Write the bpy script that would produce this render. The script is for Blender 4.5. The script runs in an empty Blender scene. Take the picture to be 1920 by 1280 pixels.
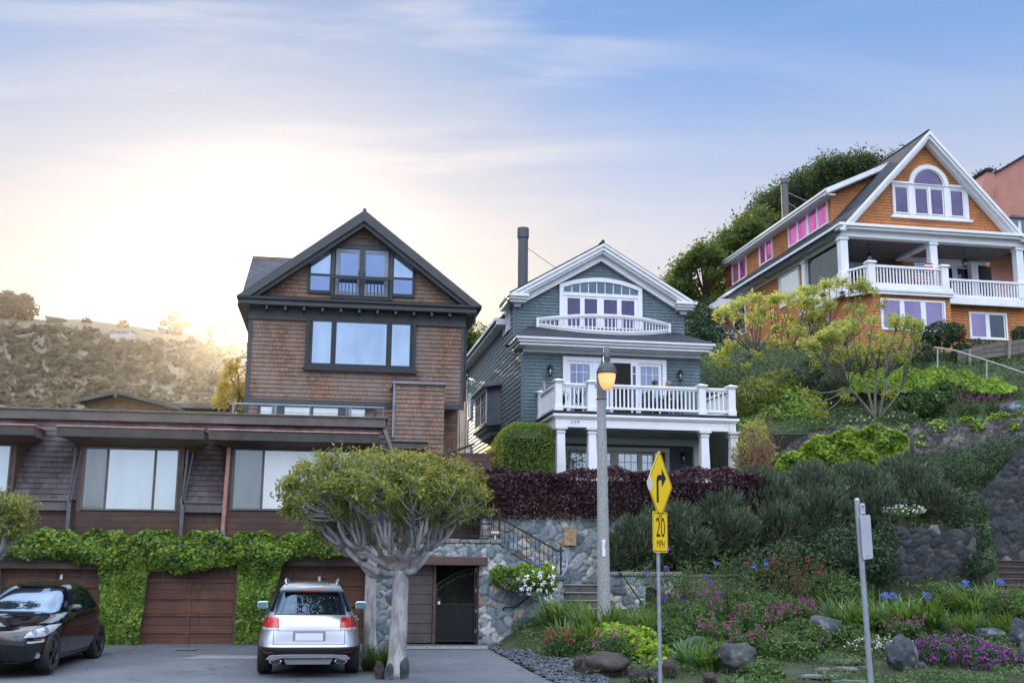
import bpy, bmesh, math, random
import numpy as np
from mathutils import Vector, Matrix, noise as mnoise

S = bpy.context.scene
COL = S.collection
rad = math.radians

# ------------------------------------------------------------------ camera
CZ, FPX, PITCH, ROLL = 2.3, 2100.0, math.atan(400 / 2100), 0.010
_fw = Vector((0, math.cos(PITCH), math.sin(PITCH)))
_c, _s = math.cos(ROLL), math.sin(ROLL)
_r0, _u0 = Vector((1, 0, 0)), Vector((0, -math.sin(PITCH), math.cos(PITCH)))
_r, _u = _r0 * _c + _u0 * _s, _u0 * _c - _r0 * _s
cd = bpy.data.cameras.new('camera'); cam = bpy.data.objects.new('camera', cd); COL.objects.link(cam)
cd.sensor_width = 36; cd.lens = FPX / 1920 * 36; cd.clip_start = 0.1; cd.clip_end = 9000
M = Matrix.Identity(4)
for i in range(3):
    M[i][0], M[i][1], M[i][2] = _r[i], _u[i], -_fw[i]
M[2][3] = CZ
cam.matrix_world = M
S.camera = cam

# ------------------------------------------------------------------ sun, sky, exposure
SUN_AZ, SUN_EL = rad(-13.1), rad(11.2)
SUN = Vector((math.sin(SUN_AZ) * math.cos(SUN_EL), math.cos(SUN_AZ) * math.cos(SUN_EL), math.sin(SUN_EL)))
ld = bpy.data.lights.new('sun', 'SUN'); lo = bpy.data.objects.new('sun', ld); COL.objects.link(lo)
ld.energy = 5.0; ld.angle = rad(0.6); ld.color = (1.0, 0.82, 0.56)
lo.rotation_euler = (-SUN).to_track_quat('-Z', 'Y').to_euler()
lo.location = (-20, 60, 40)

W = bpy.data.worlds.new('World'); S.world = W; W.use_nodes = True
def sky_nodes():
    nt = W.node_tree; nt.nodes.clear()
    N = lambda t, **k: _mk(nt, t, **k)
    L = nt.links.new
    out = N('ShaderNodeOutputWorld'); bg = N('ShaderNodeBackground'); L(bg.outputs[0], out.inputs[0])
    sky = N('ShaderNodeTexSky', sky_type='NISHITA', sun_disc=False, sun_elevation=SUN_EL, sun_rotation=SUN_AZ,
            air_density=1.0, dust_density=1.5, ozone_density=2.0, altitude=0)
    tc = N('ShaderNodeTexCoord')
    def math_(op, a, b=None, clamp=False):
        m = N('ShaderNodeMath', operation=op, use_clamp=clamp)
        for i, x in enumerate((a, b)):
            if x is None: continue
            if isinstance(x, (int, float)): m.inputs[i].default_value = x
            else: L(x, m.inputs[i])
        return m.outputs[0]
    def mix(f, a, b, bt='MIX'):
        m = N('ShaderNodeMix', data_type='RGBA', blend_type=bt); m.clamp_factor = True
        for i, x in ((0, f), (6, a), (7, b)):
            if isinstance(x, (int, float)): m.inputs[i].default_value = x
            elif isinstance(x, tuple): m.inputs[i].default_value = (*x, 1)
            else: L(x, m.inputs[i])
        return m.outputs[2]
    def ramp(x, pts, ease='EASE'):
        r = N('ShaderNodeValToRGB'); r.color_ramp.interpolation = ease
        e = r.color_ramp.elements
        while len(e) < len(pts): e.new(0.5)
        for el, (p, c) in zip(e, pts):
            el.position = p; el.color = (*c, 1) if isinstance(c, tuple) else (c, c, c, 1)
        L(x, r.inputs[0]); return r.outputs[0]
    gen = tc.outputs['Generated']
    sp = N('ShaderNodeSeparateXYZ'); L(gen, sp.inputs[0])
    el = sp.outputs[2]
    dt = N('ShaderNodeVectorMath', operation='DOT_PRODUCT'); L(gen, dt.inputs[0]); dt.inputs[1].default_value = SUN
    cs = dt.outputs['Value']
    # evening air: a pale veil low down that thins upwards into blue, warmest towards the sun
    nis = mix(1.0, sky.outputs[0], (SKY_K, SKY_K, SKY_K), 'MULTIPLY')
    clear = ramp(el, [(0.0, (0.90, 0.78, 0.68)), (0.17, (0.84, 0.78, 0.75)), (0.27, (0.76, 0.77, 0.86)), (0.335, (0.50, 0.61, 0.87)),
                      (0.40, (0.27, 0.46, 0.85)), (0.46, (0.19, 0.40, 0.82)), (1.0, (0.22, 0.35, 0.72))], 'B_SPLINE')
    clearb = ramp(el, [(0.0, (0.80, 0.78, 0.78)), (0.10, (0.62, 0.72, 0.92)), (0.24, (0.30, 0.46, 0.84)), (0.5, (0.25, 0.38, 0.76))], 'B_SPLINE')
    clear = mix(ramp(sp.outputs[1], [(0.42, 1.0), (0.58, 0.0)]), clear, clearb)
    warm = ramp(cs, [(0.93, 0.0), (0.985, 0.30), (1.0, 1.0)])
    clear = mix(warm, clear, (1.1, 0.97, 0.78))
    base = mix(0.93, nis, clear)
    base = mix(1.0, base, ramp(cs, [(0.93, 1.0), (0.985, 0.92)]), 'MULTIPLY')
    # thin high cloud in long streaks (projected on a high layer, so streaks converge to the horizon)
    den = math_('ADD', el, 0.16)
    cx = math_('DIVIDE', sp.outputs[0], den); cy = math_('DIVIDE', sp.outputs[1], den)
    cmb = N('ShaderNodeCombineXYZ'); L(cx, cmb.inputs[0]); L(cy, cmb.inputs[1])
    mp = N('ShaderNodeMapping'); mp.inputs['Rotation'].default_value = (0, 0, rad(-38)); mp.inputs['Scale'].default_value = (0.7, 2.3, 1)
    L(cmb.outputs[0], mp.inputs[0])
    n1 = N('ShaderNodeTexNoise'); n1.inputs['Scale'].default_value = 2.1; n1.inputs['Detail'].default_value = 9
    n1.inputs['Roughness'].default_value = 0.56; n1.inputs['Distortion'].default_value = 0.9; L(mp.outputs[0], n1.inputs[0])
    mp2 = N('ShaderNodeMapping'); mp2.inputs['Rotation'].default_value = (0, 0, rad(30)); mp2.inputs['Scale'].default_value = (0.5, 0.75, 1)
    mp2.inputs['Location'].default_value = (3.4, 1.2, 0); L(cmb.outputs[0], mp2.inputs[0])
    n2 = N('ShaderNodeTexNoise'); n2.inputs['Scale'].default_value = 1.1; n2.inputs['Detail'].default_value = 4; L(mp2.outputs[0], n2.inputs[0])
    a = ramp(n1.outputs[0], [(0.42, 0.0), (0.70, 1.0)]); b = ramp(n2.outputs[0], [(0.34, 0.25), (0.62, 1.0)])
    b = math_('MULTIPLY', b, ramp(math_('ADD', sp.outputs[0], 0.5), [(0.20, 1.0), (0.52, 0.75), (0.68, 0.22)]))
    cl = math_('MULTIPLY', math_('MULTIPLY', a, b), 0.62, True)
    cloud = mix(ramp(cs, [(0.75, 0.0), (1.0, 1.0)]), (0.76, 0.82, 0.93), (1.05, 0.95, 0.90))
    base = mix(cl, base, cloud)
    # unseen bright cloud sheets, added overhead and behind the street to fill the shade
    hi = ramp(el, [(0.50, 0.0), (0.80, 1.0)])
    bk = ramp(math_('MULTIPLY', sp.outputs[1], -1.0), [(0.05, 0.0), (0.6, 1.0)])
    bk = math_('MULTIPLY', bk, ramp(el, [(0.22, 0.10), (0.52, 1.0)]))
    side = math_('ADD', hi, bk, True)
    n3 = N('ShaderNodeTexNoise'); n3.inputs['Scale'].default_value = 2.4; n3.inputs['Detail'].default_value = 5; L(gen, n3.inputs[0])
    sheet = mix(ramp(n3.outputs[0], [(0.35, 0.0), (0.65, 1.0)]), OVER_LO, OVER_HI)
    base = mix(math_('MULTIPLY', side, 0.92), base, sheet)
    L(base, bg.inputs['Color']); bg.inputs['Strength'].default_value = 1.0
def _mk(nt, t, **k):
    n = nt.nodes.new(t)
    for a, b in k.items(): setattr(n, a, b)
    return n
SKY_K = 0.09                        # strength of the Nishita part
OVER_LO, OVER_HI = (1.9, 2.3, 3.1), (3.7, 3.95, 4.5)
sky_nodes()
vs = S.view_settings
S.display_settings.display_device = 'sRGB'
vs.view_transform = 'Standard'; vs.look = 'None'; vs.gamma = 1; vs.exposure = 0.0
S.cycles.max_bounces = 6; S.cycles.diffuse_bounces = 2; S.cycles.glossy_bounces = 3
S.cycles.transmission_bounces = 4; S.cycles.transparent_max_bounces = 6; S.cycles.volume_bounces = 0
S.cycles.use_denoising = True
S.cycles.caustics_reflective = False; S.cycles.caustics_refractive = False

# ------------------------------------------------------------------ where a picture point lies at a given distance
def ray(u, v): return _fw + _r * ((u - 960) / FPX) + _u * ((640 - v) / FPX)
def at(u, v, y):
    r = ray(u, v); t = y / r.y
    return Vector((r.x * t, y, r.z * t + CZ))

# ------------------------------------------------------------------ mesh builder
def tag(o, label=None, cat=None, group=None, kind=None):
    if label: o['label'] = label
    if cat: o['category'] = cat
    if group: o['group'] = group
    if kind: o['kind'] = kind
    return o
def thing(name, label, cat, loc=(0, 0, 0), rz=0.0, group=None):
    o = bpy.data.objects.new(name, None); COL.objects.link(o)
    o.location = loc; o.rotation_euler = (0, 0, rz); o.empty_display_size = 0.3
    return tag(o, label, cat, group)
SIDE = lambda X: Matrix(((0, 1, 0, X), (-1, 0, 0, 0), (0, 0, 1, 0), (0, 0, 0, 1)))   # (u,d,z) -> wall facing -x : x=X+d, y=-u
class MB:
    def __init__(s, m=None): s.v = []; s.f = []; s.uv = {}; s.mi = {}; s.m = m; s.cur = 0
    def add(s, pts, faces, uvs=None):
        n = len(s.v)
        if s.m is not None: pts = [tuple(s.m @ Vector(p)) for p in pts]
        s.v += [tuple(p) for p in pts]
        for i, f in enumerate(faces):
            k = len(s.f); s.f.append(tuple(n + a for a in f))
            if uvs: s.uv[k] = uvs[i]
            if s.cur: s.mi[k] = s.cur
    def quad(s, a, b, c, d, uv=None): s.add([a, b, c, d], [(0, 1, 2, 3)], [uv] if uv else None)
    def poly(s, pts): s.add(pts, [tuple(range(len(pts)))])
    def box(s, x0, y0, z0, x1, y1, z1):
        if x0 > x1: x0, x1 = x1, x0
        if y0 > y1: y0, y1 = y1, y0
        if z0 > z1: z0, z1 = z1, z0
        p = [(x, y, z) for z in (z0, z1) for y in (y0, y1) for x in (x0, x1)]
        s.add(p, [(0, 2, 3, 1), (4, 5, 7, 6), (0, 1, 5, 4), (2, 6, 7, 3), (0, 4, 6, 2), (1, 3, 7, 5)]); return s
    def bar(s, p0, p1, w, h, up=(0, 0, 1)):
        p0, p1, up = Vector(p0), Vector(p1), Vector(up); d = (p1 - p0).normalized()
        a = d.cross(up)
        if a.length < 1e-4: a = d.cross(Vector((0, 1, 0)))
        a.normalize(); b = a.cross(d).normalized()
        P = [q + a * i * w / 2 + b * j * h / 2 for q in (p0, p1) for i, j in ((-1, -1), (1, -1), (1, 1), (-1, 1))]
        s.add(P, [(0, 1, 2, 3), (7, 6, 5, 4), (0, 4, 5, 1), (1, 5, 6, 2), (2, 6, 7, 3), (3, 7, 4, 0)]); return s
    def tube(s, pts, r, n=8, cap=True):
        pts = [Vector(p) for p in pts]; r = r if isinstance(r, (list, tuple)) else [r] * len(pts)
        rings = []; prev = None
        for i, p in enumerate(pts):
            d = (pts[min(i + 1, len(pts) - 1)] - pts[max(i - 1, 0)])
            d = d.normalized() if d.length > 1e-9 else Vector((0, 0, 1))
            a = prev - d * prev.dot(d) if prev is not None else d.orthogonal()
            if a.length < 1e-5: a = d.orthogonal()
            a.normalize(); b = d.cross(a); prev = a
            rings.append([p + (a * math.cos(t) + b * math.sin(t)) * r[i] for t in [2 * math.pi * k / n for k in range(n)]])
        P = [q for R in rings for q in R]; F = []
        for i in range(len(pts) - 1):
            for k in range(n):
                F.append((i * n + k, i * n + (k + 1) % n, (i + 1) * n + (k + 1) % n, (i + 1) * n + k))
        if cap: F.append(tuple(range(n))[::-1]); F.append(tuple(range((len(pts) - 1) * n, len(pts) * n)))
        s.add(P, F); return s
    def lathe(s, prof, c=(0, 0, 0), n=20, sx=1, sy=1):
        P = []; F = []
        for r, z in prof:
            for k in range(n):
                t = 2 * math.pi * k / n; P.append((c[0] + sx * r * math.cos(t), c[1] + sy * r * math.sin(t), c[2] + z))
        for i in range(len(prof) - 1):
            for k in range(n):
                F.append((i * n + k, i * n + (k + 1) % n, (i + 1) * n + (k + 1) % n, (i + 1) * n + k))
        F.append(tuple(range(n))[::-1]); F.append(tuple(range((len(prof) - 1) * n, len(prof) * n)))
        s.add(P, F); return s
    def prism(s, poly, y0, y1):        # polygon in (x,z), extruded along y
        n = len(poly); P = [(x, y0, z) for x, z in poly] + [(x, y1, z) for x, z in poly]
        F = [tuple(range(n)), tuple(range(2 * n - 1, n - 1, -1))] + [(i, n + i, n + (i + 1) % n, (i + 1) % n) for i in range(n)]
        s.add(P, F); return s
    def ring(s, out, inn, y0, y1):     # frame between two outlines with the same number of points
        n = len(out); P = [(x, y0, z) for x, z in out] + [(x, y0, z) for x, z in inn] + [(x, y1, z) for x, z in out] + [(x, y1, z) for x, z in inn]
        F = []
        for i in range(n):
            j = (i + 1) % n
            F += [(i, j, n + j, n + i), (2 * n + j, 2 * n + i, 3 * n + i, 3 * n + j), (j, i, 2 * n + i, 2 * n + j), (n + i, n + j, 3 * n + j, 3 * n + i)]
        s.add(P, F); return s
    def frame(s, x0, z0, x1, z1, w, y0, y1):
        return s.ring([(x0, z0), (x1, z0), (x1, z1), (x0, z1)], [(x0 + w, z0 + w), (x1 - w, z0 + w), (x1 - w, z1 - w), (x0 + w, z1 - w)], y0, y1)
    def build(s, name, mats, parent=None, smooth=False, bevel=0.0, weld=False):
        me = bpy.data.meshes.new(name); me.from_pydata([tuple(p) for p in s.v], [], s.f)
        if not isinstance(mats, (list, tuple)): mats = [mats]
        for m in mats: me.materials.append(m)
        bm = bmesh.new(); bm.from_mesh(me)
        if weld: bmesh.ops.remove_doubles(bm, verts=bm.verts, dist=1e-4)
        if not s.uv: bmesh.ops.recalc_face_normals(bm, faces=bm.faces)
        bm.normal_update(); lay = bm.loops.layers.uv.new('UVMap')
        for k, f in enumerate(bm.faces):
            if k in s.mi: f.material_index = s.mi[k]
            u = s.uv.get(k)
            if u:
                for lp, q in zip(f.loops, u): lp[lay].uv = q
            else:
                n = f.normal
                if abs(n.z) > 0.97: t, b = Vector((1, 0, 0)), Vector((0, 1, 0))
                else: t = Vector((0, 0, 1)).cross(n).normalized(); b = n.cross(t)
                for lp in f.loops: lp[lay].uv = (lp.vert.co.dot(t), lp.vert.co.dot(b))
            f.smooth = smooth
        bm.to_mesh(me); bm.free()
        o = bpy.data.objects.new(name, me); COL.objects.link(o)
        if parent is not None: o.parent = parent
        if bevel:
            b = o.modifiers.new('bevel', 'BEVEL'); b.width = bevel; b.segments = 1; b.limit_method = 'ANGLE'; b.angle_limit = rad(50)
        return o
def clip_band(poly, lo, hi):
    def cut(P, val, keep_above):
        R = []
        for i in range(len(P)):
            a, b = P[i], P[(i + 1) % len(P)]
            ia, ib = (a[1] >= val) == keep_above, (b[1] >= val) == keep_above
            if ia: R.append(a)
            if ia != ib:
                t = (val - a[1]) / (b[1] - a[1]); R.append((a[0] + t * (b[0] - a[0]), val))
        return R
    P = cut(poly, lo, True)
    return cut(P, hi, False) if len(P) > 2 else []
def lap_wall(mb, poly, h, lap=0.02, y=0.0):
    """courses of shingles or boards on a flat wall outline (x,z): every course leans out over the one below"""
    zs = [p[1] for p in poly]; k0 = math.floor(min(zs) / h + 1e-6); k1 = math.ceil(max(zs) / h - 1e-6)
    for k in range(k0, k1):
        lo, hi = k * h, (k + 1) * h
        P = clip_band(poly, lo + 1e-5, hi - 1e-5)
        if len(P) < 3: continue
        off = lambda z: y - lap * (1 - (z - lo) / h)
        pts = [(x, off(z), z) for x, z in P]
        mb.add(pts, [tuple(range(len(P)))], [[(x, z) for x, z in P]])
        b = [p for p in P if abs(p[1] - min(q[1] for q in P)) < 1e-4]
        if len(b) >= 2:
            xa, xb = min(p[0] for p in b), max(p[0] for p in b); z = b[0][1]
            mb.add([(xa, y, z), (xb, y, z), (xb, off(z), z), (xa, off(z), z)], [(0, 1, 2, 3)], [[(xa, z - .002), (xb, z - .002), (xb, z), (xa, z)]])

# ------------------------------------------------------------------ materials
def new_mat(name):
    m = bpy.data.materials.new(name); m.use_nodes = True; nt = m.node_tree
    return m, nt, nt.nodes['Principled BSDF']
def _vec(nt, coord='Object', scale=(1, 1, 1)):
    tc = nt.nodes.new('ShaderNodeTexCoord'); mp = nt.nodes.new('ShaderNodeMapping'); mp.inputs['Scale'].default_value = scale
    nt.links.new(tc.outputs[coord], mp.inputs[0]); return mp.outputs[0]
def _noise(nt, vec, scale, detail=4, rough=.55):
    n = nt.nodes.new('ShaderNodeTexNoise'); n.inputs['Scale'].default_value = scale; n.inputs['Detail'].default_value = detail
    n.inputs['Roughness'].default_value = rough; nt.links.new(vec, n.inputs[0]); return n.outputs[0]
def _ramp(nt, x, pts):
    r = nt.nodes.new('ShaderNodeValToRGB'); e = r.color_ramp.elements
    while len(e) < len(pts): e.new(0.5)
    for el, (p, c) in zip(e, pts): el.position = p; el.color = (*c, 1) if isinstance(c, tuple) else (c, c, c, 1)
    nt.links.new(x, r.inputs[0]); return r.outputs[0]
def _mix(nt, f, a, b, bt='MIX'):
    m = nt.nodes.new('ShaderNodeMix'); m.data_type = 'RGBA'; m.blend_type = bt
    for i, x in ((0, f), (6, a), (7, b)):
        if isinstance(x, (int, float)): m.inputs[i].default_value = x
        elif isinstance(x, tuple): m.inputs[i].default_value = (*x, 1)
        else: nt.links.new(x, m.inputs[i])
    return m.outputs[2]
def _bump(nt, bs, h, strength=.4, dist=.02):
    b = nt.nodes.new('ShaderNodeBump'); b.inputs['Strength'].default_value = strength; b.inputs['Distance'].default_value = dist
    nt.links.new(h, b.inputs['Height']); nt.links.new(b.outputs[0], bs.inputs['Normal'])
def plain(name, c, rough=.6, var=.18, scale=3.0, metal=0.0, bump=0.0, spec=.5, c2=None, stretch=(1, 1, 1), fine=40):
    m, nt, bs = new_mat(name)
    v = _vec(nt, 'Object', stretch); n = _noise(nt, v, scale, 6)
    c2 = c2 or tuple(x * (1 - var * 1.6) for x in c)
    hi = tuple(min(1, x * (1 + var * .6)) for x in c)
    nt.links.new(_ramp(nt, n, [(.3, c2), (.55, c), (.75, hi)]), bs.inputs['Base Color'])
    bs.inputs['Roughness'].default_value = rough; bs.inputs['Metallic'].default_value = metal
    bs.inputs['Specular IOR Level'].default_value = spec
    if bump: _bump(nt, bs, _noise(nt, v, fine, 3), bump, .01)
    return m
def shingles(name, c1, c2, dark, w=.15, h=.127, rough=.85, spec=.25, wash=None, washamt=.0, tint=None):
    """wood or slate shingles laid out in metres along the wall (UV), each with its own tone"""
    m, nt, bs = new_mat(name)
    v = _vec(nt, 'UV')
    br = nt.nodes.new('ShaderNodeTexBrick'); br.offset = .43; br.offset_frequency = 2; br.squash = .8; br.squash_frequency = 3
    br.inputs['Scale'].default_value = 1; br.inputs['Mortar Size'].default_value = .005; br.inputs['Mortar Smooth'].default_value = .2
    br.inputs['Brick Width'].default_value = w; br.inputs['Row Height'].default_value = h; br.inputs['Bias'].default_value = -.1
    br.inputs['Color1'].default_value = (*c1, 1); br.inputs['Color2'].default_value = (*c2, 1); br.inputs['Mortar'].default_value = (*dark, 1)
    nt.links.new(v, br.inputs[0])
    g = _noise(nt, _vec(nt, 'UV', (60, 5, 1)), 1.0, 4)
    col = _mix(nt, .55, br.outputs[0], _ramp(nt, g, [(.25, .55), (.75, 1.35)]), 'MULTIPLY')
    big = _noise(nt, v, .8, 5)
    col = _mix(nt, .5, col, _ramp(nt, big, [(.3, .62), (.7, 1.25)]), 'MULTIPLY')
    if wash:
        col = _mix(nt, _ramp(nt, _noise(nt, _vec(nt, 'UV', (1, .55, 1)), 1.3, 7, .65), [(.42, 0.0), (.68, washamt)]), col, wash)
    nt.links.new(col, bs.inputs['Base Color']); bs.inputs['Roughness'].default_value = rough; bs.inputs['Specular IOR Level'].default_value = spec
    hh = _mix(nt, .35, br.outputs['Fac'], g)
    inv = nt.nodes.new('ShaderNodeMath'); inv.operation = 'MULTIPLY'; inv.inputs[1].default_value = -1; nt.links.new(hh, inv.inputs[0])
    _bump(nt, bs, inv.outputs[0], .5, .012)
    return m
def planks(name, c1, c2, w=.14, rough=.6, vertical=False, gap=.006, length=2.2):
    m, nt, bs = new_mat(name)
    v = _vec(nt, 'UV')
    if vertical:
        mp = nt.nodes.new('ShaderNodeMapping'); mp.inputs['Rotation'].default_value = (0, 0, rad(90)); nt.links.new(v, mp.inputs[0]); v = mp.outputs[0]
    br = nt.nodes.new('ShaderNodeTexBrick'); br.offset = .37; br.inputs['Scale'].default_value = 1; br.inputs['Mortar Size'].default_value = gap
    br.inputs['Brick Width'].default_value = length; br.inputs['Row Height'].default_value = w
    br.inputs['Color1'].default_value = (*c1, 1); br.inputs['Color2'].default_value = (*c2, 1); br.inputs['Mortar'].default_value = (*[x * .15 for x in c2], 1)
    nt.links.new(v, br.inputs[0])
    mp = nt.nodes.new('ShaderNodeMapping'); mp.inputs['Scale'].default_value = (2.2, 38, 1); nt.links.new(v, mp.inputs[0])
    g = _noise(nt, mp.outputs[0], 1.0, 6, .6)
    col = _mix(nt, .75, br.outputs[0], _ramp(nt, g, [(.25, .45), (.75, 1.5)]), 'MULTIPLY')
    col = _mix(nt, .6, col, _ramp(nt, _noise(nt, v, 1.6, 5), [(.3, .5), (.7, 1.35)]), 'MULTIPLY')
    nt.links.new(col, bs.inputs['Base Color']); bs.inputs['Roughness'].default_value = rough
    inv = nt.nodes.new('ShaderNodeMath'); inv.operation = 'MULTIPLY'; inv.inputs[1].default_value = -1
    nt.links.new(_mix(nt, .3, br.outputs['Fac'], g), inv.inputs[0]); _bump(nt, bs, inv.outputs[0], .5, .008)
    return m
def glass(name, tint=(.8, .85, .9), inside=(.03, .04, .05), refl=.55, inside2=None, wob=.05, rough=.015):
    """window glass: a clear reflection of the sky over what can be made out of the room behind"""
    m, nt, bs = new_mat(name); nt.nodes.remove(bs); out = nt.nodes['Material Output']
    gl = nt.nodes.new('ShaderNodeBsdfGlossy'); gl.inputs['Color'].default_value = (*tint, 1); gl.inputs['Roughness'].default_value = rough
    df = nt.nodes.new('ShaderNodeBsdfDiffuse')
    v = _vec(nt, 'Object', (1.3, 1.3, .35)); n = _noise(nt, v, 1.4, 2)
    i2 = inside2 or tuple(x * 2.0 for x in inside)
    nt.links.new(_ramp(nt, n, [(.35, inside), (.6, i2)]), df.inputs[0])
    fr = nt.nodes.new('ShaderNodeFresnel'); fr.inputs[0].default_value = 1.5
    ad = nt.nodes.new('ShaderNodeMath'); ad.operation = 'ADD'; ad.use_clamp = True; ad.inputs[1].default_value = refl - .04; nt.links.new(fr.outputs[0], ad.inputs[0])
    mx = nt.nodes.new('ShaderNodeMixShader'); nt.links.new(ad.outputs[0], mx.inputs[0]); nt.links.new(df.outputs[0], mx.inputs[1]); nt.links.new(gl.outputs[0], mx.inputs[2])
    b = nt.nodes.new('ShaderNodeBump'); b.inputs['Strength'].default_value = wob; b.inputs['Distance'].default_value = .05
    nt.links.new(_noise(nt, _vec(nt, 'Object'), 1.1, 1), b.inputs['Height']); nt.links.new(b.outputs[0], gl.inputs['Normal'])
    nt.links.new(mx.outputs[0], out.inputs[0]); return m
def leafmat(name, dark, mid, light, trans=.35, rough=.5, spec=.35, tcol=None, clump=1.2):
    m, nt, bs = new_mat(name); out = nt.nodes['Material Output']
    g = nt.nodes.new('ShaderNodeNewGeometry'); n = _noise(nt, _vec(nt, 'Object'), clump, 3)
    ad = nt.nodes.new('ShaderNodeMath'); ad.operation = 'MULTIPLY_ADD'; nt.links.new(n, ad.inputs[0]); ad.inputs[1].default_value = 1.1
    sb = nt.nodes.new('ShaderNodeMath'); sb.operation = 'MULTIPLY_ADD'; nt.links.new(g.outputs['Random Per Island'], sb.inputs[0]); sb.inputs[1].default_value = .7; sb.inputs[2].default_value = -.4
    nt.links.new(sb.outputs[0], ad.inputs[2])
    col = _ramp(nt, ad.outputs[0], [(.15, dark), (.5, mid), (.9, light)])
    nt.links.new(col, bs.inputs['Base Color']); bs.inputs['Roughness'].default_value = rough; bs.inputs['Specular IOR Level'].default_value = spec
    tr = nt.nodes.new('ShaderNodeBsdfTranslucent'); nt.links.new(_mix(nt, .5, col, tcol or tuple(min(1, x * 2.2) for x in light)), tr.inputs[0])
    mx = nt.nodes.new('ShaderNodeMixShader'); mx.inputs[0].default_value = trans
    nt.links.new(bs.outputs[0], mx.inputs[1]); nt.links.new(tr.outputs[0], mx.inputs[2]); nt.links.new(mx.outputs[0], out.inputs[0])
    return m
MT = {}
MT['white'] = plain('white_paint', (.80, .81, .83), .45, .05, 2.0)
MT['white_old'] = plain('white_painted_wood', (.74, .75, .77), .5, .08, 4.0)
MT['dark_trim'] = plain('dark_green_grey_trim', (.050, .058, .062), .5, .15, 3)
MT['dark_frame'] = plain('near_black_window_frame', (.018, .021, .026), .4, .1, 3)
MT['brown_trim'] = plain('grey_brown_trim', (.105, .10, .09), .6, .2, 3)
MT['copper'] = plain('salmon_copper', (.42, .20, .15), .5, .2, 6)
MT['metal_grey'] = plain('grey_metal', (.22, .25, .30), .45, .15, 4, metal=.3)
MT['black_iron'] = plain('black_iron', (.020, .022, .025), .38, .2, 6, metal=.2)
MT['black'] = plain('black', (.010, .010, .011), .5, .1)
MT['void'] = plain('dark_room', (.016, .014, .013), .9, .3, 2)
MT['asphalt_roof'] = shingles('asphalt_roof_shingles', (.055, .058, .068), (.085, .09, .10), (.02, .02, .025), .3, .14)
MT['dark_roof'] = shingles('charcoal_roof_shingles', (.022, .027, .036), (.042, .05, .064), (.008, .009, .012), .3, .14)
MT['brown_shingle'] = shingles('weathered_cedar_shingles', (.30, .175, .11), (.17, .115, .09), (.035, .022, .018), .14, .14, wash=(.24, .20, .185), washamt=.8)
MT['mansard'] = shingles('dark_weathered_shingles', (.060, .045, .046), (.105, .082, .088), (.016, .012, .012), .16, .14, wash=(.20, .175, .195), washamt=.55)
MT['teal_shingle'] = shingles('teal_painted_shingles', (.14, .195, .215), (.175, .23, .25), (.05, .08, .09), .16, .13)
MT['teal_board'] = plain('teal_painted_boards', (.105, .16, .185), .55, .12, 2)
MT['orange_shingle'] = shingles('orange_cedar_shingles', (.52, .205, .080), (.62, .265, .105), (.15, .06, .03), .15, .15)
MT['plank'] = planks('dark_stained_planks', (.085, .038, .025), (.055, .028, .022), .15)
MT['door_wood'] = planks('stained_door_wood', (.135, .055, .030), (.10, .042, .026), .28)
MT['beam_wood'] = planks('old_beam_wood', (.11, .062, .045), (.085, .05, .04), .4)
MT['glass_sky'] = glass('sky_glass', (.68, .84, 1.0), (.02, .035, .07), .68, (.30, .36, .42), wob=.12)
MT['glass_blue'] = glass('blue_glass', (.50, .64, .90), (.02, .03, .05), .62)
MT['glass_pale'] = glass('pale_blind_glass', (.75, .86, .92), (.34, .40, .42), .5, (.44, .50, .52))
MT['glass_white'] = glass('white_blind_glass', (.75, .82, .86), (.62, .64, .60), .35, (.70, .72, .68))
MT['glass_grey'] = glass('screened_glass', (.42, .48, .52), (.10, .11, .11), .4, (.19, .20, .19))
MT['glass_violet'] = glass('violet_glass', (.27, .23, .36), (.015, .012, .03), .5, (.06, .045, .09), wob=.2)
MT['glass_lilac'] = glass('lilac_glass', (.52, .42, .64), (.05, .04, .10), .6, (.20, .13, .24), wob=.2)
MT['glass_slate'] = glass('slate_blue_glass', (.42, .48, .66), (.03, .035, .06), .6, (.16, .2, .26))
MT['glass_pink'] = glass('pink_film_glass', (.95, .26, .60), (.60, .05, .34), .45, (.85, .25, .52), wob=.2)
MT['glass_dark'] = glass('dark_glass', (.35, .42, .46), (.010, .013, .015), .30)
MT['glass_teal'] = glass('teal_glass', (.36, .46, .50), (.02, .04, .045), .45)
MT['ceil'] = planks('porch_ceiling_boards', (.16, .14, .14), (.12, .105, .11), .12)
MT['pink_stucco'] = plain('pink_stucco', (.46, .21, .16), .85, .08, 1.2, bump=.2)
MT['concrete'] = plain('concrete', (.30, .30, .30), .85, .2, 3, bump=.3)

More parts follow.
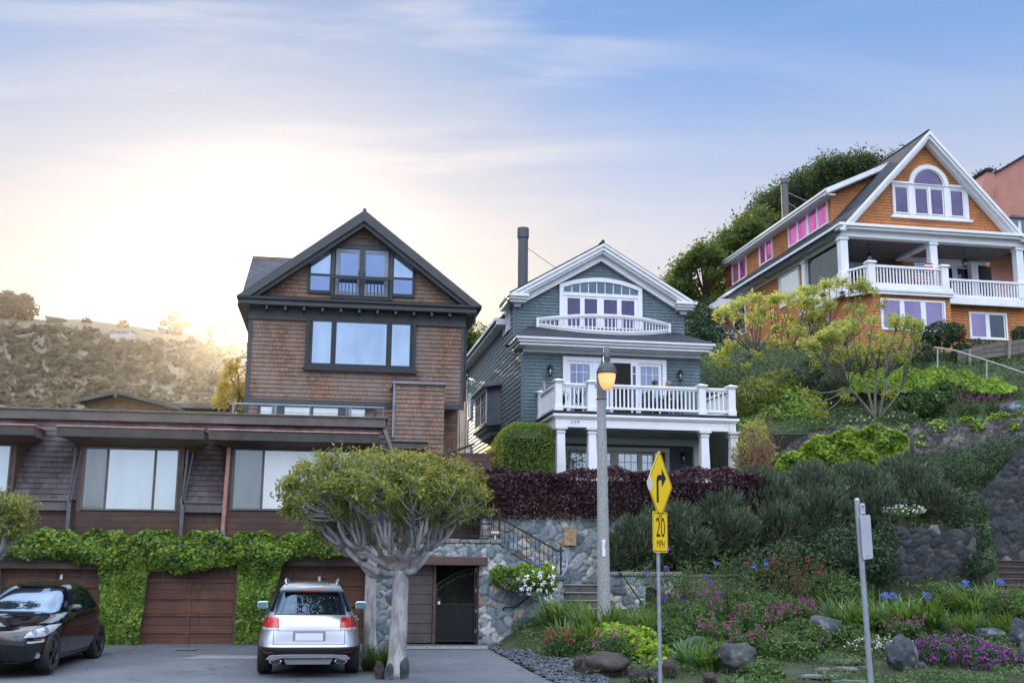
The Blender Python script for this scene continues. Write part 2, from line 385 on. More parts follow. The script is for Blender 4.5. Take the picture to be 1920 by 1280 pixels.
# window in a wall facing -y at depth y: casing, a sash round each pane, panes as children
def window(parent, casing, panes, y, fm, gm, cw=.10, sw=.045, proud=.05, m=None, name='window', head=0.0, sill=0.0, muntins=None, munt_m=None):
    x0, z0, x1, z1 = casing
    b = MB(m); b.frame(x0, z0, x1, z1, cw, y - proud, y + .04)
    if head: b.box(x0 - .05, y - proud - .05, z1, x1 + .05, y + .04, z1 + head)
    if sill: b.box(x0 - .05, y - proud - .06, z0 - sill, x1 + .05, y + .04, z0)
    ps = sorted(panes)
    for i, p in enumerate(ps):
        b.frame(p[0] - sw, p[1] - sw, p[2] + sw, p[3] + sw, sw, y - proud * .6, y + .03)
    for a, c in zip(ps, ps[1:]):      # mullions fill what is left between neighbouring sashes
        if c[0] - sw > a[2] + sw + .004 and abs(a[1] - c[1]) < .3: b.box(a[2] + sw, y - proud * .8, min(a[1], c[1]) - sw, c[0] - sw, y + .03, max(a[3], c[3]) + sw)
    w = b.build(name, fm, parent)
    for i, p in enumerate(ps):
        g = gm[i] if isinstance(gm, list) else gm
        q = MB(m); q.box(p[0] - .004, y - .008, p[1] - .004, p[2] + .004, y + .012, p[3] + .004); q.build('pane', g, w)
        if muntins and muntins[i]:
            nx, zl = muntins[i]; k = MB(m)
            for j in range(1, nx):
                xx = p[0] + (p[2] - p[0]) * j / nx; k.box(xx - .011, y - .022, p[1], xx + .011, y - .009, p[3])
            for z in zl: k.box(p[0], y - .024, z - .011, p[2], y - .0075, z + .011)
            k.build('muntin', munt_m or fm, w)
    return w
# ================================================================== the low shingled garage building on the left
GO, GT = (-8.850, 27.5, 0.0), rad(8)
def Gw(x, y, z): return Vector((GO[0] + math.cos(GT) * x - math.sin(GT) * y, GO[1] + math.sin(GT) * x + math.cos(GT) * y, z))
DSPOUT = plain('dark_downspout', (.10, .105, .115), .5, .2, 4)
def build_garage():
    t = thing('garage_building', 'low dark shingled building over wooden garage doors, with copper edged window hoods', 'building', GO, GT)
    k = 2.126; MS = Matrix(((1, 0, 0, 0), (0, 2 / k, .72 / k, 0), (0, -.72 / k, 2 / k, 3.5), (0, 0, 0, 1)))
    b = MB(MS); xr = lambda v: 6.42 - .36 * v * 2 / k
    lap_wall(b, [(-9, 0), (xr(0), 0), (xr(2.1), 2.1), (-9, 2.1)], .14, .016)
    b.m = None
    b.quad((6.42, 0, 3.5), (6.42, 8.5, 3.5), (5.70, 8.5, 5.5), (5.70, .72, 5.5))
    b.build('mansard_roof', MT['mansard'], t)
    b = MB(); b.bar((6.44, -.03, 3.45), (5.70, .69, 5.50), .09, .06, (0, -1, .4)); b.build('corner_board', MT['brown_trim'], t)
    b = MB(); b.box(-9, .60, 5.50, 5.74, .80, 5.73); b.box(5.66, .80, 5.50, 5.74, 8.6, 5.73); b.box(-9.0, .56, 5.73, 5.80, .84, 5.775); b.box(5.60, .84, 5.73, 5.80, 8.6, 5.775)
    b.build('parapet', MT['brown_trim'], t, bevel=.008)
    b = MB(); b.box(-9, .80, 5.30, 5.66, 8.5, 5.60); b.build('roof_terrace', MT['concrete'], t)
    # plank wall under the mansard and the core behind everything
    b = MB(); b.box(-9, .03, 2.66, 6.3, .25, 3.5); b.build('plank_wall', MT['plank'], t)
    b = MB()
    for x0, x1 in ((-9, -6.3), (-3.60, -3.20), (-.86, -.01), (2.28, 3.17), (5.34, 5.62)): b.box(x0, .0, 0, x1, .34, 2.66)
    for x0, x1, z in ((-6.3, -3.6, 1.9), (-3.2, -.86, 2.06), (-.01, 2.28, 2.06), (3.17, 5.34, 2.24)): b.box(x0, .0, z, x1, .34, 2.66)
    b.box(-9, .34, 2.3, 5.62, 8.4, 2.655); b.box(5.3, .34, 0, 5.62, 8.4, 2.3)
    b.box(-9, .80, 2.66, 5.6, 1.0, 5.3)
    b.build('wall', MT['concrete'], t)
    # belts between the windows
    for x0, x1 in ((-2.9, -1.72), (.90, 1.88), (5.20, 6.46)):
        b = MB(); b.box(x0, -.09, 3.24, x1, .02, 3.46); b.box(x0, -.13, 3.46, x1, .02, 3.51); b.build('belt_trim', MT['brown_trim'], t, bevel=.008)
    # window bays with hoods
    def bay(x0, x1, z0, z1, panes, gms, hx0, hx1):
        bb = MB(); bb.box(x0, -.06, 2.67, x1, .70, z0 - .02); w0 = bb.build('bay_apron', MT['plank'], t)
        bb = MB(); bb.box(x0, -.05, z0 - .02, x0 + .10, .70, 5.0); bb.box(x1 - .10, -.05, z0 - .02, x1, .70, 5.0); bb.box(x0 + .1, -.05, z1, x1 - .1, .7, 5.0)
        bb.build('bay_jamb', MT['beam_wood'], t)
        window(t, (x0 + .10, z0, x1 - .10, z1), panes, -.06, MT['brown_trim'], gms, cw=.03, sw=.028, proud=.03)
        P = Matrix(((0, 0, 1, 0), (1, 0, 0, 0), (0, 1, 0, 0), (0, 0, 0, 1)))
        def prof(pts, xa, xb, inset=0):
            q = MB(); n = len(pts)
            A = [(xa + inset * (p[0] > -.1), p[0], p[1]) for p in pts]; Bq = [(xb - inset * (p[0] > -.1), p[0], p[1]) for p in pts]
            q.add(A + Bq, [tuple(range(n)), tuple(range(2 * n - 1, n - 1, -1))] + [(i, n + i, n + (i + 1) % n, (i + 1) % n) for i in range(n)])
            return q
        hd = prof([(-.64, 4.97), (-.70, 5.19), (.55, 5.19), (.5, 4.97)], hx0, hx1, .06).build('window_hood', MT['brown_trim'], t, bevel=.006)
        q = MB(); q.quad((hx0 + .12, -.60, 4.965), (hx1 - .12, -.60, 4.965), (x1, -.055, 4.80), (x0, -.055, 4.80))
        for xe, xw in ((hx0 + .12, x0), (hx1 - .12, x1)): q.add([(xe, -.60, 4.965), (xw, -.055, 4.80), (xw, .05, 4.52), (xe, .5, 4.965)], [(0, 1, 2, 3)])
        q.build('hood_soffit', MT['plank'], hd)
        q = MB(); q.box(hx0 - .02, -.73, 5.19, hx1 + .02, .56, 5.225); q.build('copper_edge', MT['copper'], hd, bevel=.006)
    bay(-5.75, -3.10, 3.28, 4.78, [(-5.6, 3.31, -4.95, 4.75), (-4.88, 3.31, -3.24, 4.75)], [MT['glass_grey'], MT['glass_pale']], -6.2, -2.58)
    bay(-1.62, .83, 3.26, 4.78, [(-1.47, 3.30, -.99, 4.73), (-.93, 3.30, .13, 4.73), (.19, 3.30, .68, 4.73)], [MT['glass_grey'], MT['glass_pale'], MT['glass_pale']], -2.06, 1.34)
    bay(1.90, 5.16, 3.31, 4.83, [(2.06, 3.36, 2.71, 4.78), (2.77, 3.36, 4.20, 4.78), (4.26, 3.36, 5.02, 4.78)], [MT['glass_grey'], MT['glass_white'], MT['glass_white']], 1.46, 5.54)
    # downspouts
    for x in (-1.75, .88):
        b = MB(); b.tube([(x + .04, -.16, 4.75), (x + .03, -.14, 4.4), (x - .02, -.12, 3.62), (x - .05, -.14, 3.5), (x - .02, -.16, 3.40)], .028, 8)
        b.tube([(x + .17, -.10, 4.7), (x + .08, -.12, 4.0), (x + .02, -.13, 3.5)], .018, 6); b.box(x - .045, -.19, 2.67, x + .045, -.12, 3.42)
        b.build('downspout', DSPOUT, t)
    for x in (1.86, 5.17):
        b = MB(); b.tube([(x + .04, -.11, 4.9), (x, -.12, 2.76)], .055, 8); d = b.build('downspout', MT['copper'], t); tag(d, 'salmon pink copper downspout')
        b = MB(); b.box(x - .06, -.18, 2.60, x + .06, -.06, 2.80); b.build('downspout_shoe', MT['metal_grey'], d)
    # doors
    def gdoor(x0, x1, z1, rows, lock, name='garage_door'):
        b = MB(); b.box(x0, .14, .02, x1, .19, z1); d = b.build(name, MT['door_wood'], t)
        r = MB(); n = len(rows) - 1
        for z in rows: r.box(x0, .115, max(.03, z - .05), x1, .139, min(z1, z + .05))
        for x in (x0, (x0 + x1) / 2 - .045, x1 - .09):
            for a, c in zip(rows, rows[1:]): r.box(x, .117, a + .05, x + .09, .139, c - .05)
        r.build('door_rails', MT['door_wood'], d, bevel=.006)
        if lock:
            q = MB(); q.box(lock - .03, .09, 1.62, lock + .03, .114, 1.74); q.build('lock_plate', MT['white'], d, bevel=.008)
    gdoor(-3.2, -.86, 2.05, [.06, .52, 1.0, 1.48, 1.98], -1.86)
    gdoor(-.01, 2.28, 2.06, [.06, .42, .82, 1.22, 1.62, 2.02], None)
    gdoor(3.17, 5.34, 2.24, [.06, .55, 1.05, 1.55, 1.95], 4.22)
    gdoor(-6.3, -3.6, 1.9, [.06, .5, 1.0, 1.5, 1.85], None)
    b = MB(); b.box(-3.75, -.10, 1.87, -.80, .135, 2.06); b.box(3.02, -.10, 1.98, 5.60, .135, 2.22); b.box(-.05, -.04, 2.00, 2.32, .135, 2.10)
    b.build('door_lintel', MT['beam_wood'], t, bevel=.01)
    for x0, x1 in ((-3.3, -3.2), (-.86, -.80), (2.22, 2.28), (3.17, 3.23)): b = MB(); b.box(x0, -.03, .0, x1, .10, 1.86); b.build('door_jamb', MT['beam_wood'], t)
    return t
garage = build_garage()

# ================================================================== the brown shingled house behind it
BO, BT = (-8.617, 36.0, 0.0), rad(9)
def build_brown_house():
    t = thing('brown_house', 'tall brown cedar shingled house with dark gable trim and a wide picture window', 'house', BO, BT)
    D = 10.0; sh = MT['brown_shingle']; tr = MT['dark_trim']
    b = MB(); b.box(.02, .02, 2.6, 6.36, D, 10.3); b.box(6.36, 1.2, 2.6, 7.06, D, 7.2); b.box(6.36, .02, 7.2, 7.06, D, 10.3)
    lap_wall(b, [(0, 7.2), (7.08, 7.2), (7.08, 9.9), (0, 9.9)], .14)
    lap_wall(b, [(0, 2.7), (6.36, 2.7), (6.36, 7.06), (0, 7.06)], .14)
    # gable
    b.prism([(-.1, 10.3), (7.2, 10.3), (3.6, 13.1)], .03, D)
    lap_wall(b, [(.05, 10.5), (7.1, 10.5), (3.6, 13.18)], .14)
    b.m = SIDE(0); lap_wall(b, [(-D, 2.7), (0, 2.7), (0, 10.2), (-D, 10.2)], .14)
    b.build('wall', sh, t)
    # trim
    b = MB(); b.box(-.03, -.035, 2.7, .11, .05, 9.85); b.box(-.03, .05, 2.7, -.005, .16, 9.85); b.build('corner_board', tr, t); b = MB(); b.box(6.99, -.035, 7.2, 7.12, .05, 9.85); b.build('corner_board', tr, t)
    b = MB(); b.box(-.04, -.06, 9.85, 7.13, .05, 10.22); b.box(-.04, -.085, 9.83, 7.13, -.06, 9.90); b.build('frieze_board', tr, t)
    b = MB(); b.box(-.03, -.05, 7.03, 7.12, .05, 7.21); b.build('belt_trim', tr, t)
    # eaves: gutter and pent roof across the gable foot
    b = MB(); b.box(-.36, -.46, 10.24, 7.46, .0, 10.40); b.build('eave_fascia', tr, t, bevel=.01)
    b = MB(); b.box(-.42, -.54, 10.40, 7.52, -.40, 10.50); b.box(-.42, -.40, 10.40, -.28, D, 10.50); b.box(7.38, -.40, 10.40, 7.52, D, 10.50)
    b.build('gutter', MT['dark_frame'], t, bevel=.015)
    b = MB(); b.quad((-.36, -.44, 10.47), (7.46, -.44, 10.47), (7.2, .0, 10.62), (-.1, .0, 10.62)); b.build('pent_roof', MT['asphalt_roof'], t)
    for i in range(11):
        x = .55 + i * .60; b = MB(); b.box(x - .045, -.40, 10.10, x + .045, -.02, 10.24); b.build('rafter_tail', tr, t, bevel=.012)
    for x0, x1 in ((-.40, -.03), (7.10, 7.46)): b = MB(); b.box(x0, -.40, 10.2, x1, D, 10.25); b.build('soffit', tr, t)
    b = MB(); b.tube([(7.40, -.30, 10.40), (7.40, -.28, 10.0), (7.30, -.2, 9.86), (7.16, -.08, 9.80), (7.14, -.06, 9.6), (7.14, -.06, 7.3)], .04, 8); b.build('downspout', MT['dark_frame'], t)
    # roof
    pk, s = (3.6, 13.57), (13.57 - 10.48) / 4.0
    def slope(sgn, y0, y1, th, out=4.0): return [(pk[0] + sgn * out, pk[1] - s * out), (pk[0] + sgn * .0, pk[1])]
    b = MB()
    for sg in (-1, 1):
        (xa, za), (xb, zb) = slope(sg, 0, 0, 0)
        P = [(xa, -.52, za), (xb, -.52, zb), (xb, D + .3, zb), (xa, D + .3, za)]
        Q = [(p[0], p[1], p[2] - .10) for p in P]
        b.add(P + Q, [(0, 1, 2, 3), (7, 6, 5, 4), (0, 4, 5, 1), (3, 2, 6, 7), (0, 3, 7, 4)])
    # ridged cross wing behind on the left
    x0, x1, yr = -.32, 2.4, 4.0
    b.add([(x0, yr, 13.0), (x1, yr, 13.0), (x1 + .4, .6, 11.0), (x0 - .05, .6, 10.7), (x0, yr, 12.9), (x0 - .05, .6, 10.6), (x0, 7.4, 10.7), (x1, 7.4, 10.7)],
          [(0, 3, 2, 1), (0, 4, 5, 3), (0, 1, 7, 6)])
    rf = b.build('roof', MT['asphalt_roof'], t)
    b = MB(); b.prism([(-.28, 10.4), (2.4, 10.4), (2.4, 12.85), (-.28, 12.85)], 3.6, 4.3); b.build('wing_wall', sh, t)
    b = MB(); b.tube([(pk[0], -.54, pk[1] + .03), (pk[0], D + .3, pk[1] + .03)], .06, 6); b.build('ridge_cap', MT['asphalt_roof'], rf)
    b = MB()
    for sg in (-1, 1):
        o = [(pk[0] + sg * 4.02, pk[1] - s * 4.02 + .0), (pk[0], pk[1] + .02), (pk[0], pk[1] - .36), (pk[0] + sg * 3.62, pk[1] - s * 4.02 + .0)]
        b.prism(o if sg < 0 else o[::-1], -.56, -.44)
        i = [(pk[0] + sg * 3.6, pk[1] - s * 4.02 + .02), (pk[0], pk[1] - .34), (pk[0], pk[1] - .52), (pk[0] + sg * 3.40, pk[1] - s * 4.02 + .02)]
        b.prism(i if sg < 0 else i[::-1], -.44, -.05)
    b.build('barge_board', tr, t)
    b = MB(); b.lathe([(.10, 0), (.10, .55), (.125, .56), (.125, .60), (.09, .62), (.09, .68), (.13, .70), (.13, .76), (.02, .80)], (5.1, 3.2, 12.55), 12); b.build('roof_vent', MT['concrete'], t)
    # attic doors with their little balcony, and the slanted windows beside them
    b = MB(); b.frame(2.58, 10.62, 4.62, 12.58, .10, -.10, .02); b.box(2.68, -.08, 12.36, 4.52, .02, 12.48); b.box(3.51, -.09, 10.72, 3.68, .02, 12.36)
    b.box(2.68, -.085, 10.62, 3.51, .02, 10.74); b.box(3.68, -.085, 10.62, 4.52, .02, 10.74)
    w = b.build('attic_door', MT['dark_trim'], t)
    for x0, x1 in ((2.86, 3.46), (3.72, 4.34)):
        q = MB(); q.frame(x0 - .14, 10.75, x1 + .13, 12.34, .13, -.055, .0); q.build('door_leaf', MT['metal_grey'], w)
        q = MB(); q.box(x0, -.03, 10.88, x1, -.012, 12.21); q.build('pane', MT['glass_blue'], w)
    for x in (3.50, 3.69): q = MB(); q.box(x - .012, -.13, 11.45, x + .012, -.09, 11.6); q.build('door_handle', MT['black'], w)
    b = MB(); b.box(2.60, -.34, 11.25, 4.60, -.26, 11.36); b.box(2.60, -.26, 11.25, 2.68, -.1, 11.36); b.box(4.52, -.26, 11.25, 4.60, -.1, 11.36); b.box(2.64, -.33, 10.66, 4.56, -.27, 10.70)
    for i in range(16):
        x = 2.70 + i * (1.80 / 15); b.tube([(x, -.30, 10.69), (x, -.30, 11.26)], .011, 6)
    for x in (2.6, 4.54): b.box(x, -.34, 10.6, x + .06, -.26, 11.25)
    b.build('balcony_railing', MT['dark_frame'], t)
    for sg in (-1, 1):
        mx = lambda x: 3.6 + sg * (x - 3.6)
        o = [(mx(1.82), 10.77), (mx(2.58), 10.77), (mx(2.58), 12.46), (mx(1.82), 11.84)]
        i = [(mx(1.91), 10.88), (mx(2.54), 10.88), (mx(2.54), 12.26), (mx(1.91), 11.78)]
        if sg > 0: pass
        b = MB(); b.ring(o, i, -.07, .03); b.box(mx(1.91), -.06, 11.38, mx(2.54), .03, 11.45); fw = b.build('attic_window', MT['dark_frame'], t)
        q = MB(); q.prism([(mx(1.90), 10.87), (mx(2.55), 10.87), (mx(2.55), 11.385), (mx(1.90), 11.385)], -.03, .0); q.build('pane', MT['glass_blue'], fw)
        q = MB(); q.prism([(mx(1.90), 11.445), (mx(2.55), 11.445), (mx(2.55), 12.27), (mx(1.90), 11.79)], -.03, .0); q.build('pane', MT['glass_sky'], fw)
    # picture window
    window(t, (1.84, 8.30, 5.46, 10.0), [(2.06, 8.43, 2.66, 9.84), (2.83, 8.43, 4.48, 9.84), (4.66, 8.43, 5.26, 9.84)], -.03, MT['dark_frame'], MT['glass_sky'], cw=.12, sw=.06, proud=.07, sill=.12)
    # terrace doors below, half hidden by the parapet
    window(t, (.40, 5.65, 4.2, 7.02), [(.50, 5.75, .90, 6.95), (1.26, 5.75, 2.10, 6.98), (2.18, 5.75, 2.98, 6.98), (3.32, 5.75, 3.85, 6.95)], -.03, MT['dark_trim'], MT['glass_white'], cw=.06, sw=.04, proud=.05)
    # shingled bay running down beside the terrace
    b = MB(); b.box(4.74, -1.48, 3.2, 6.30, .03, 7.62); lap_wall(b, [(4.72, 3.2), (6.32, 3.2), (6.32, 7.62), (4.72, 7.62)], .14, y=-1.48)
    b.m = SIDE(4.74); lap_wall(b, [(0, 3.2), (1.5, 3.2), (1.5, 7.62), (0, 7.62)], .14); b.m = None
    tw = b.build('shingled_bay', sh, t)
    b = MB(); b.box(4.66, -1.56, 7.62, 6.38, .02, 7.69); b.box(4.68, -1.53, 5.9, 4.745, -1.47, 7.62); b.build('bay_trim', MT['metal_grey'], tw)
    b = MB(); b.box(4.60, -2.1, 5.50, 5.72, -1.5, 5.70); b.box(4.56, -2.16, 5.70, 5.78, -1.5, 5.75); b.build('door_hood', MT['brown_trim'], t, bevel=.01)
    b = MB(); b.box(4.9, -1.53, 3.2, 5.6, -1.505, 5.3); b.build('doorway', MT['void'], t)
    # railing round the terrace
    b = MB(); b.tube([(-.28, -1, 6.89), (4.45, -1, 6.89)], .03, 8)
    for x in (-.28, .93, 2.1, 3.25, 4.42): b.tube([(x, -1, 5.6), (x, -1, 6.88)], .026, 8)
    for x in (.98, 3.32): b.box(x, -1.02, 5.7, x + .08, -.98, 6.86)
    b.tube([(-.28, -1, 6.89), (-.28, 2.5, 6.89)], .03, 8); b.build('terrace_railing', MT['metal_grey'], t)
    # the dark passage and stair beside the right wall
    b = MB(); b.box(6.34, -.05, 4.6, 6.46, .05, 7.03); b.build('passage_post', tr, t)
    b = MB()
    for z in np.arange(3.6, 5.6, .16): b.box(6.42, .9, z, 7.5, .95, z + .09)
    b.bar((6.42, .85, 5.5), (7.6, .85, 6.0), .06, .08); b.build('passage_screen', MT['plank'], t)
    return t
brown_house = build_brown_house()
# ================================================================== terrain, drive, far hill
def lerp_tab(t, tab):
    return np.interp(t, [a for a, _ in tab], [b for _, b in tab])
def sstep(t): t = np.clip(t, 0, 1); return t * t * (3 - 2 * t)
def xline(y): return -.1 + (25.7 - np.minimum(y, 27.5)) * .22      # edge between drive and garden
GARDEN = [(-50, 0), (20, 0), (24, .22), (27, .6), (29.5, 1.05), (30.6, 1.2), (31.2, 1.9), (33, 3.1), (35, 4.3), (38.6, 5.0), (39.4, 5.3), (39.9, 6.5), (42, 7.05), (43.4, 7.6), (46, 9.3), (49, 10.4), (56, 12.6), (70, 15), (95, 19), (130, 20)]
def H(x, y):
    x = np.asarray(x, float); y = np.asarray(y, float)
    g = lerp_tab(y, GARDEN) + np.clip(x - 8, 0, 20) * .05 * sstep((y - 30) / 4)
    stair = lerp_tab(y, [(-50, 0), (20, 0), (24, .22), (27, .5), (29.5, .95), (32.4, 1.1), (32.9, 3.2), (35, 4.38), (130, 4.4)])
    k = sstep((x - 3.4) / .8); g = g * k + np.minimum(stair, np.maximum(g, stair)) * (1 - k)
    ch = sstep((x - 13.0 - (y - 31) * .42) / .4) * sstep((34.3 - y) / .3) * sstep((y - 29) / .5); g = g * (1 - ch) + np.minimum(g, 1.25) * ch
    pad = sstep((8.6 - x) / 1.2) * sstep((y - 34.5) / 1.0) * sstep((60 - y) / 3); g = g * (1 - pad) + 4.4 * pad
    yl = -(x + 8.85) * math.sin(rad(8)) + (y - 27.5) * math.cos(rad(8))
    flat = np.clip((y - 22) / 5.5, 0, 1) * .12
    back = np.where(y < 36, 2.45, np.where(y < 70, 2.45 + np.clip((x + 1.6) / 1.6, 0, 1) * 1.95, 2.45))
    left = flat + (back - flat) * sstep((yl - .75) / .2)
    kk = np.where(yl < .9, sstep((x - xline(y)) / 1.2), sstep((x + .9) / .5))
    return left * (1 - kk) + g * kk
def Hs(x, y): return float(H(np.array([x]), np.array([y]))[0])
def grid_mesh(name, xs, ys, zf, m, mask=None, kind='structure', smooth=True):
    X, Y = np.meshgrid(xs, ys); Z = zf(X, Y); nx, ny = len(xs), len(ys)
    me = bpy.data.meshes.new(name); V = np.stack([X, Y, Z], -1).reshape(-1, 3)
    i = np.arange(nx * ny).reshape(ny, nx); F = np.stack([i[:-1, :-1], i[:-1, 1:], i[1:, 1:], i[1:, :-1]], -1).reshape(-1, 4)
    if mask is not None:
        cxy = V[F].mean(1); F = F[mask(cxy[:, 0], cxy[:, 1])]
    me.from_pydata(V.tolist(), [], F.tolist()); me.materials.append(m)
    for p in me.polygons: p.use_smooth = smooth
    o = bpy.data.objects.new(name, me); COL.objects.link(o); tag(o, kind=kind); return o
def earth_mat():
    m, nt, bs = new_mat('grassy_earth'); v = _vec(nt)
    n = _noise(nt, v, .9, 8, .65); n2 = _noise(nt, v, 14, 4)
    c = _ramp(nt, n, [(.35, (.028, .024, .017)), (.5, (.026, .036, .014)), (.65, (.045, .062, .02))])
    nt.links.new(_mix(nt, .7, c, _ramp(nt, n2, [(.3, .5), (.7, 1.4)]), 'MULTIPLY'), bs.inputs['Base Color']); bs.inputs['Roughness'].default_value = .95
    _bump(nt, bs, n2, .8, .05); return m
EARTH = earth_mat()
b = MB(); b.quad((-4000, -600, -.35), (4000, -600, -.35), (4000, 4000, -.35), (-4000, 4000, -.35))
tag(b.build('ground', plain('far_earth', (.06, .065, .04), .95, .3, .05)), kind='structure')
def xs_fine(): return np.concatenate([np.arange(-70, -12, 2.0), np.arange(-12, 24, .3), np.arange(24, 80, 2.0)])
def ys_fine(): return np.concatenate([np.arange(-30, 18, 3.0), np.arange(18, 50, .25), np.arange(50, 130, 2.0)])
def wob(X, Y):
    return .03 * np.sin(X * 2.3 + 1.7 * np.sin(Y * 1.1)) * np.cos(Y * 1.9 + X) * sstep((X - xline(Y)) / 1.5)
grid_mesh('hillside', xs_fine(), ys_fine(), lambda X, Y: H(X, Y) + wob(X, Y) - .02, EARTH)
def asphalt_mat():
    m, nt, bs = new_mat('worn_asphalt'); v = _vec(nt)
    n = _noise(nt, v, .55, 6, .6); f = _noise(nt, v, 55, 3, .7)
    c = _ramp(nt, n, [(.3, (.074, .082, .098)), (.7, (.125, .135, .155))])
    c = _mix(nt, .8, c, _ramp(nt, f, [(.3, .62), (.72, 1.35)]), 'MULTIPLY')
    st = _noise(nt, _vec(nt, 'Object', (.5, 1.2, 1)), 1.3, 5); c = _mix(nt, _ramp(nt, st, [(.58, 0.0), (.72, .55)]), c, (.06, .06, .062))
    vo = nt.nodes.new('ShaderNodeTexVoronoi'); vo.feature = 'DISTANCE_TO_EDGE'; vo.inputs['Scale'].default_value = .28
    wv = nt.nodes.new('ShaderNodeVectorMath'); wv.operation = 'ADD'; nz = nt.nodes.new('ShaderNodeTexNoise'); nz.inputs['Scale'].default_value = 1.2; nt.links.new(v, nz.inputs[0]); nt.links.new(v, wv.inputs[0]); nt.links.new(nz.outputs['Color'], wv.inputs[1]); nt.links.new(wv.outputs[0], vo.inputs[0])
    c = _mix(nt, _ramp(nt, vo.outputs[0], [(.0, .8), (.006, 0.0)]), c, (.03, .03, .03))
    nt.links.new(c, bs.inputs['Base Color']); bs.inputs['Roughness'].default_value = .8; _bump(nt, bs, f, .5, .012); return m
ASPH = asphalt_mat()
def build_drive():
    ys = np.arange(20.4, 28.41, .2); ss = np.concatenate([np.linspace(0, .55, 12)[:-1], np.linspace(.55, 1, 40)]); V = []; F = []
    for y in ys:
        xe = float(xline(y)) + .06 * math.sin(y * 2.1)
        for s in ss: V.append((-40 + (xe + 40) * s, y, float(np.clip((y - 22) / 5.5, 0, 1)) * .12 + .012))
    n = len(ss)
    for i in range(len(ys) - 1):
        for j in range(n - 1): F.append((i * n + j, i * n + j + 1, (i + 1) * n + j + 1, (i + 1) * n + j))
    b = MB(); b.add(V, F); tag(b.build('driveway', ASPH, smooth=True), kind='structure')
build_drive()
b = MB(); b.quad((-60, -40, .006), (60, -40, .006), (60, 20.4, .006), (-60, 20.4, .006)); tag(b.build('road', ASPH), kind='structure')
b = MB()
for q in ([(-7.0, 24.6), (-5.0, 24.75), (-4.95, 25.4), (-6.7, 25.3)],):
    b.add([(x, y, np.clip((y - 22) / 5.5, 0, 1) * .12 + .018) for x, y in q], [(0, 1, 2, 3)])
tag(b.build('asphalt_patch', plain('pale_patch', (.20, .205, .215), .85, .15, 6, bump=.3)), kind='structure')
b = MB(); b.quad((-2.7, 26.9, .135), (.3, 27.35, .135), (.22, 28.05, .14), (-2.7, 27.75, .14)); tag(b.build('pavement', plain('threshold_concrete', (.22, .23, .25), .85, .15, 5, bump=.3)), kind='structure')
t = thing('drain_grate', 'small iron drain grate in the asphalt before the middle garage door', 'drain', (-7.35, 26.35, .115), GT)
b = MB(); b.box(-.22, -.14, 0, .22, .14, .004); b.build('pit', MT['black'], t)
b = MB(); b.frame(-.24, -.16, .24, .16, .03, 0, .012); 
for v in range(len(b.v)): x, y, z = b.v[v]; b.v[v] = (x, z, y + .004)
for i in range(7): x = -.18 + i * .06; b.box(x - .012, -.14, .005, x + .012, .14, .014)
b.build('grate', MT['metal_grey'], t)

# far wooded hill, its ridge seen against the sunset
RIDGE = [(-1600, 430), (-700, 500), (-300, 548), (0, 590), (60, 600), (130, 598), (250, 613), (330, 624), (440, 633), (560, 650), (760, 690), (1100, 760), (1700, 830)]
def hill_z(u, f):
    y = 170 + 260 * f
    top = at(u, float(np.interp(u, [a for a, _ in RIDGE], [c for _, c in RIDGE])), 430).z
    nz = mnoise.fractal(Vector((u * .012, f * 3.1, 0)), 1.0, 2.0, 5)
    return y + 10 * nz * f * (1 - f) * 4, 2 + (top - 2) * (f ** 1.12) + nz * 9 * (1 - f) * min(1, f * 5)
def build_hill():
    us = np.linspace(-1600, 1700, 200); fs = np.linspace(0, 1, 46); V = []; F = []
    for f in fs:
        for u in us: y, z = hill_z(u, f); V.append(((u - 960) / FPX * 430 * (y / 430) ** .6, y, z))
    for u in us: y, z = hill_z(u, 1.0); V.append(((u - 960) / FPX * 430, 900, z * .6))
    n = len(us)
    for i in range(len(fs)):
        for j in range(n - 1): F.append((i * n + j, i * n + j + 1, (i + 1) * n + j + 1, (i + 1) * n + j))
    b = MB(); b.add(V, F); o = b.build('hill', plain('wooded_hill', (.155, .122, .078), .95, .25, .03), smooth=True); tag(o, kind='structure')  # tan glow of the sunset haze is put into the hill colour
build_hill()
# ================================================================== the teal house in the middle
TO, TT = (0.417, 41.0, 0.0), rad(9.7)
def Tw(x, y, z): return Vector((TO[0] + math.cos(TT) * x - math.sin(TT) * y, TO[1] + math.sin(TT) * x + math.cos(TT) * y, z))
def arc_pts(x0, x1, zs, za, n=14):
    """points of a flat arch from (x0,zs) to (x1,zs) with its crown at za"""
    c = (x0 + x1) / 2; w = (x1 - x0) / 2; hgt = za - zs; R = (w * w + hgt * hgt) / (2 * hgt); zc = za - R; a = math.asin(w / R)
    return [(c + R * math.sin(-a + 2 * a * i / n), zc + R * math.cos(-a + 2 * a * i / n)) for i in range(n + 1)]
def balusters(b, p0, p1, z0, z1, gap=.14, w=.035):
    p0, p1 = Vector(p0), Vector(p1); n = max(2, int((p1 - p0).length / gap))
    for i in range(1, n):
        q = p0.lerp(p1, i / n); a = z0(q) if callable(z0) else z0
        b.box(q.x - w / 2, q.y - w / 2, a, q.x + w / 2, q.y + w / 2, z1)
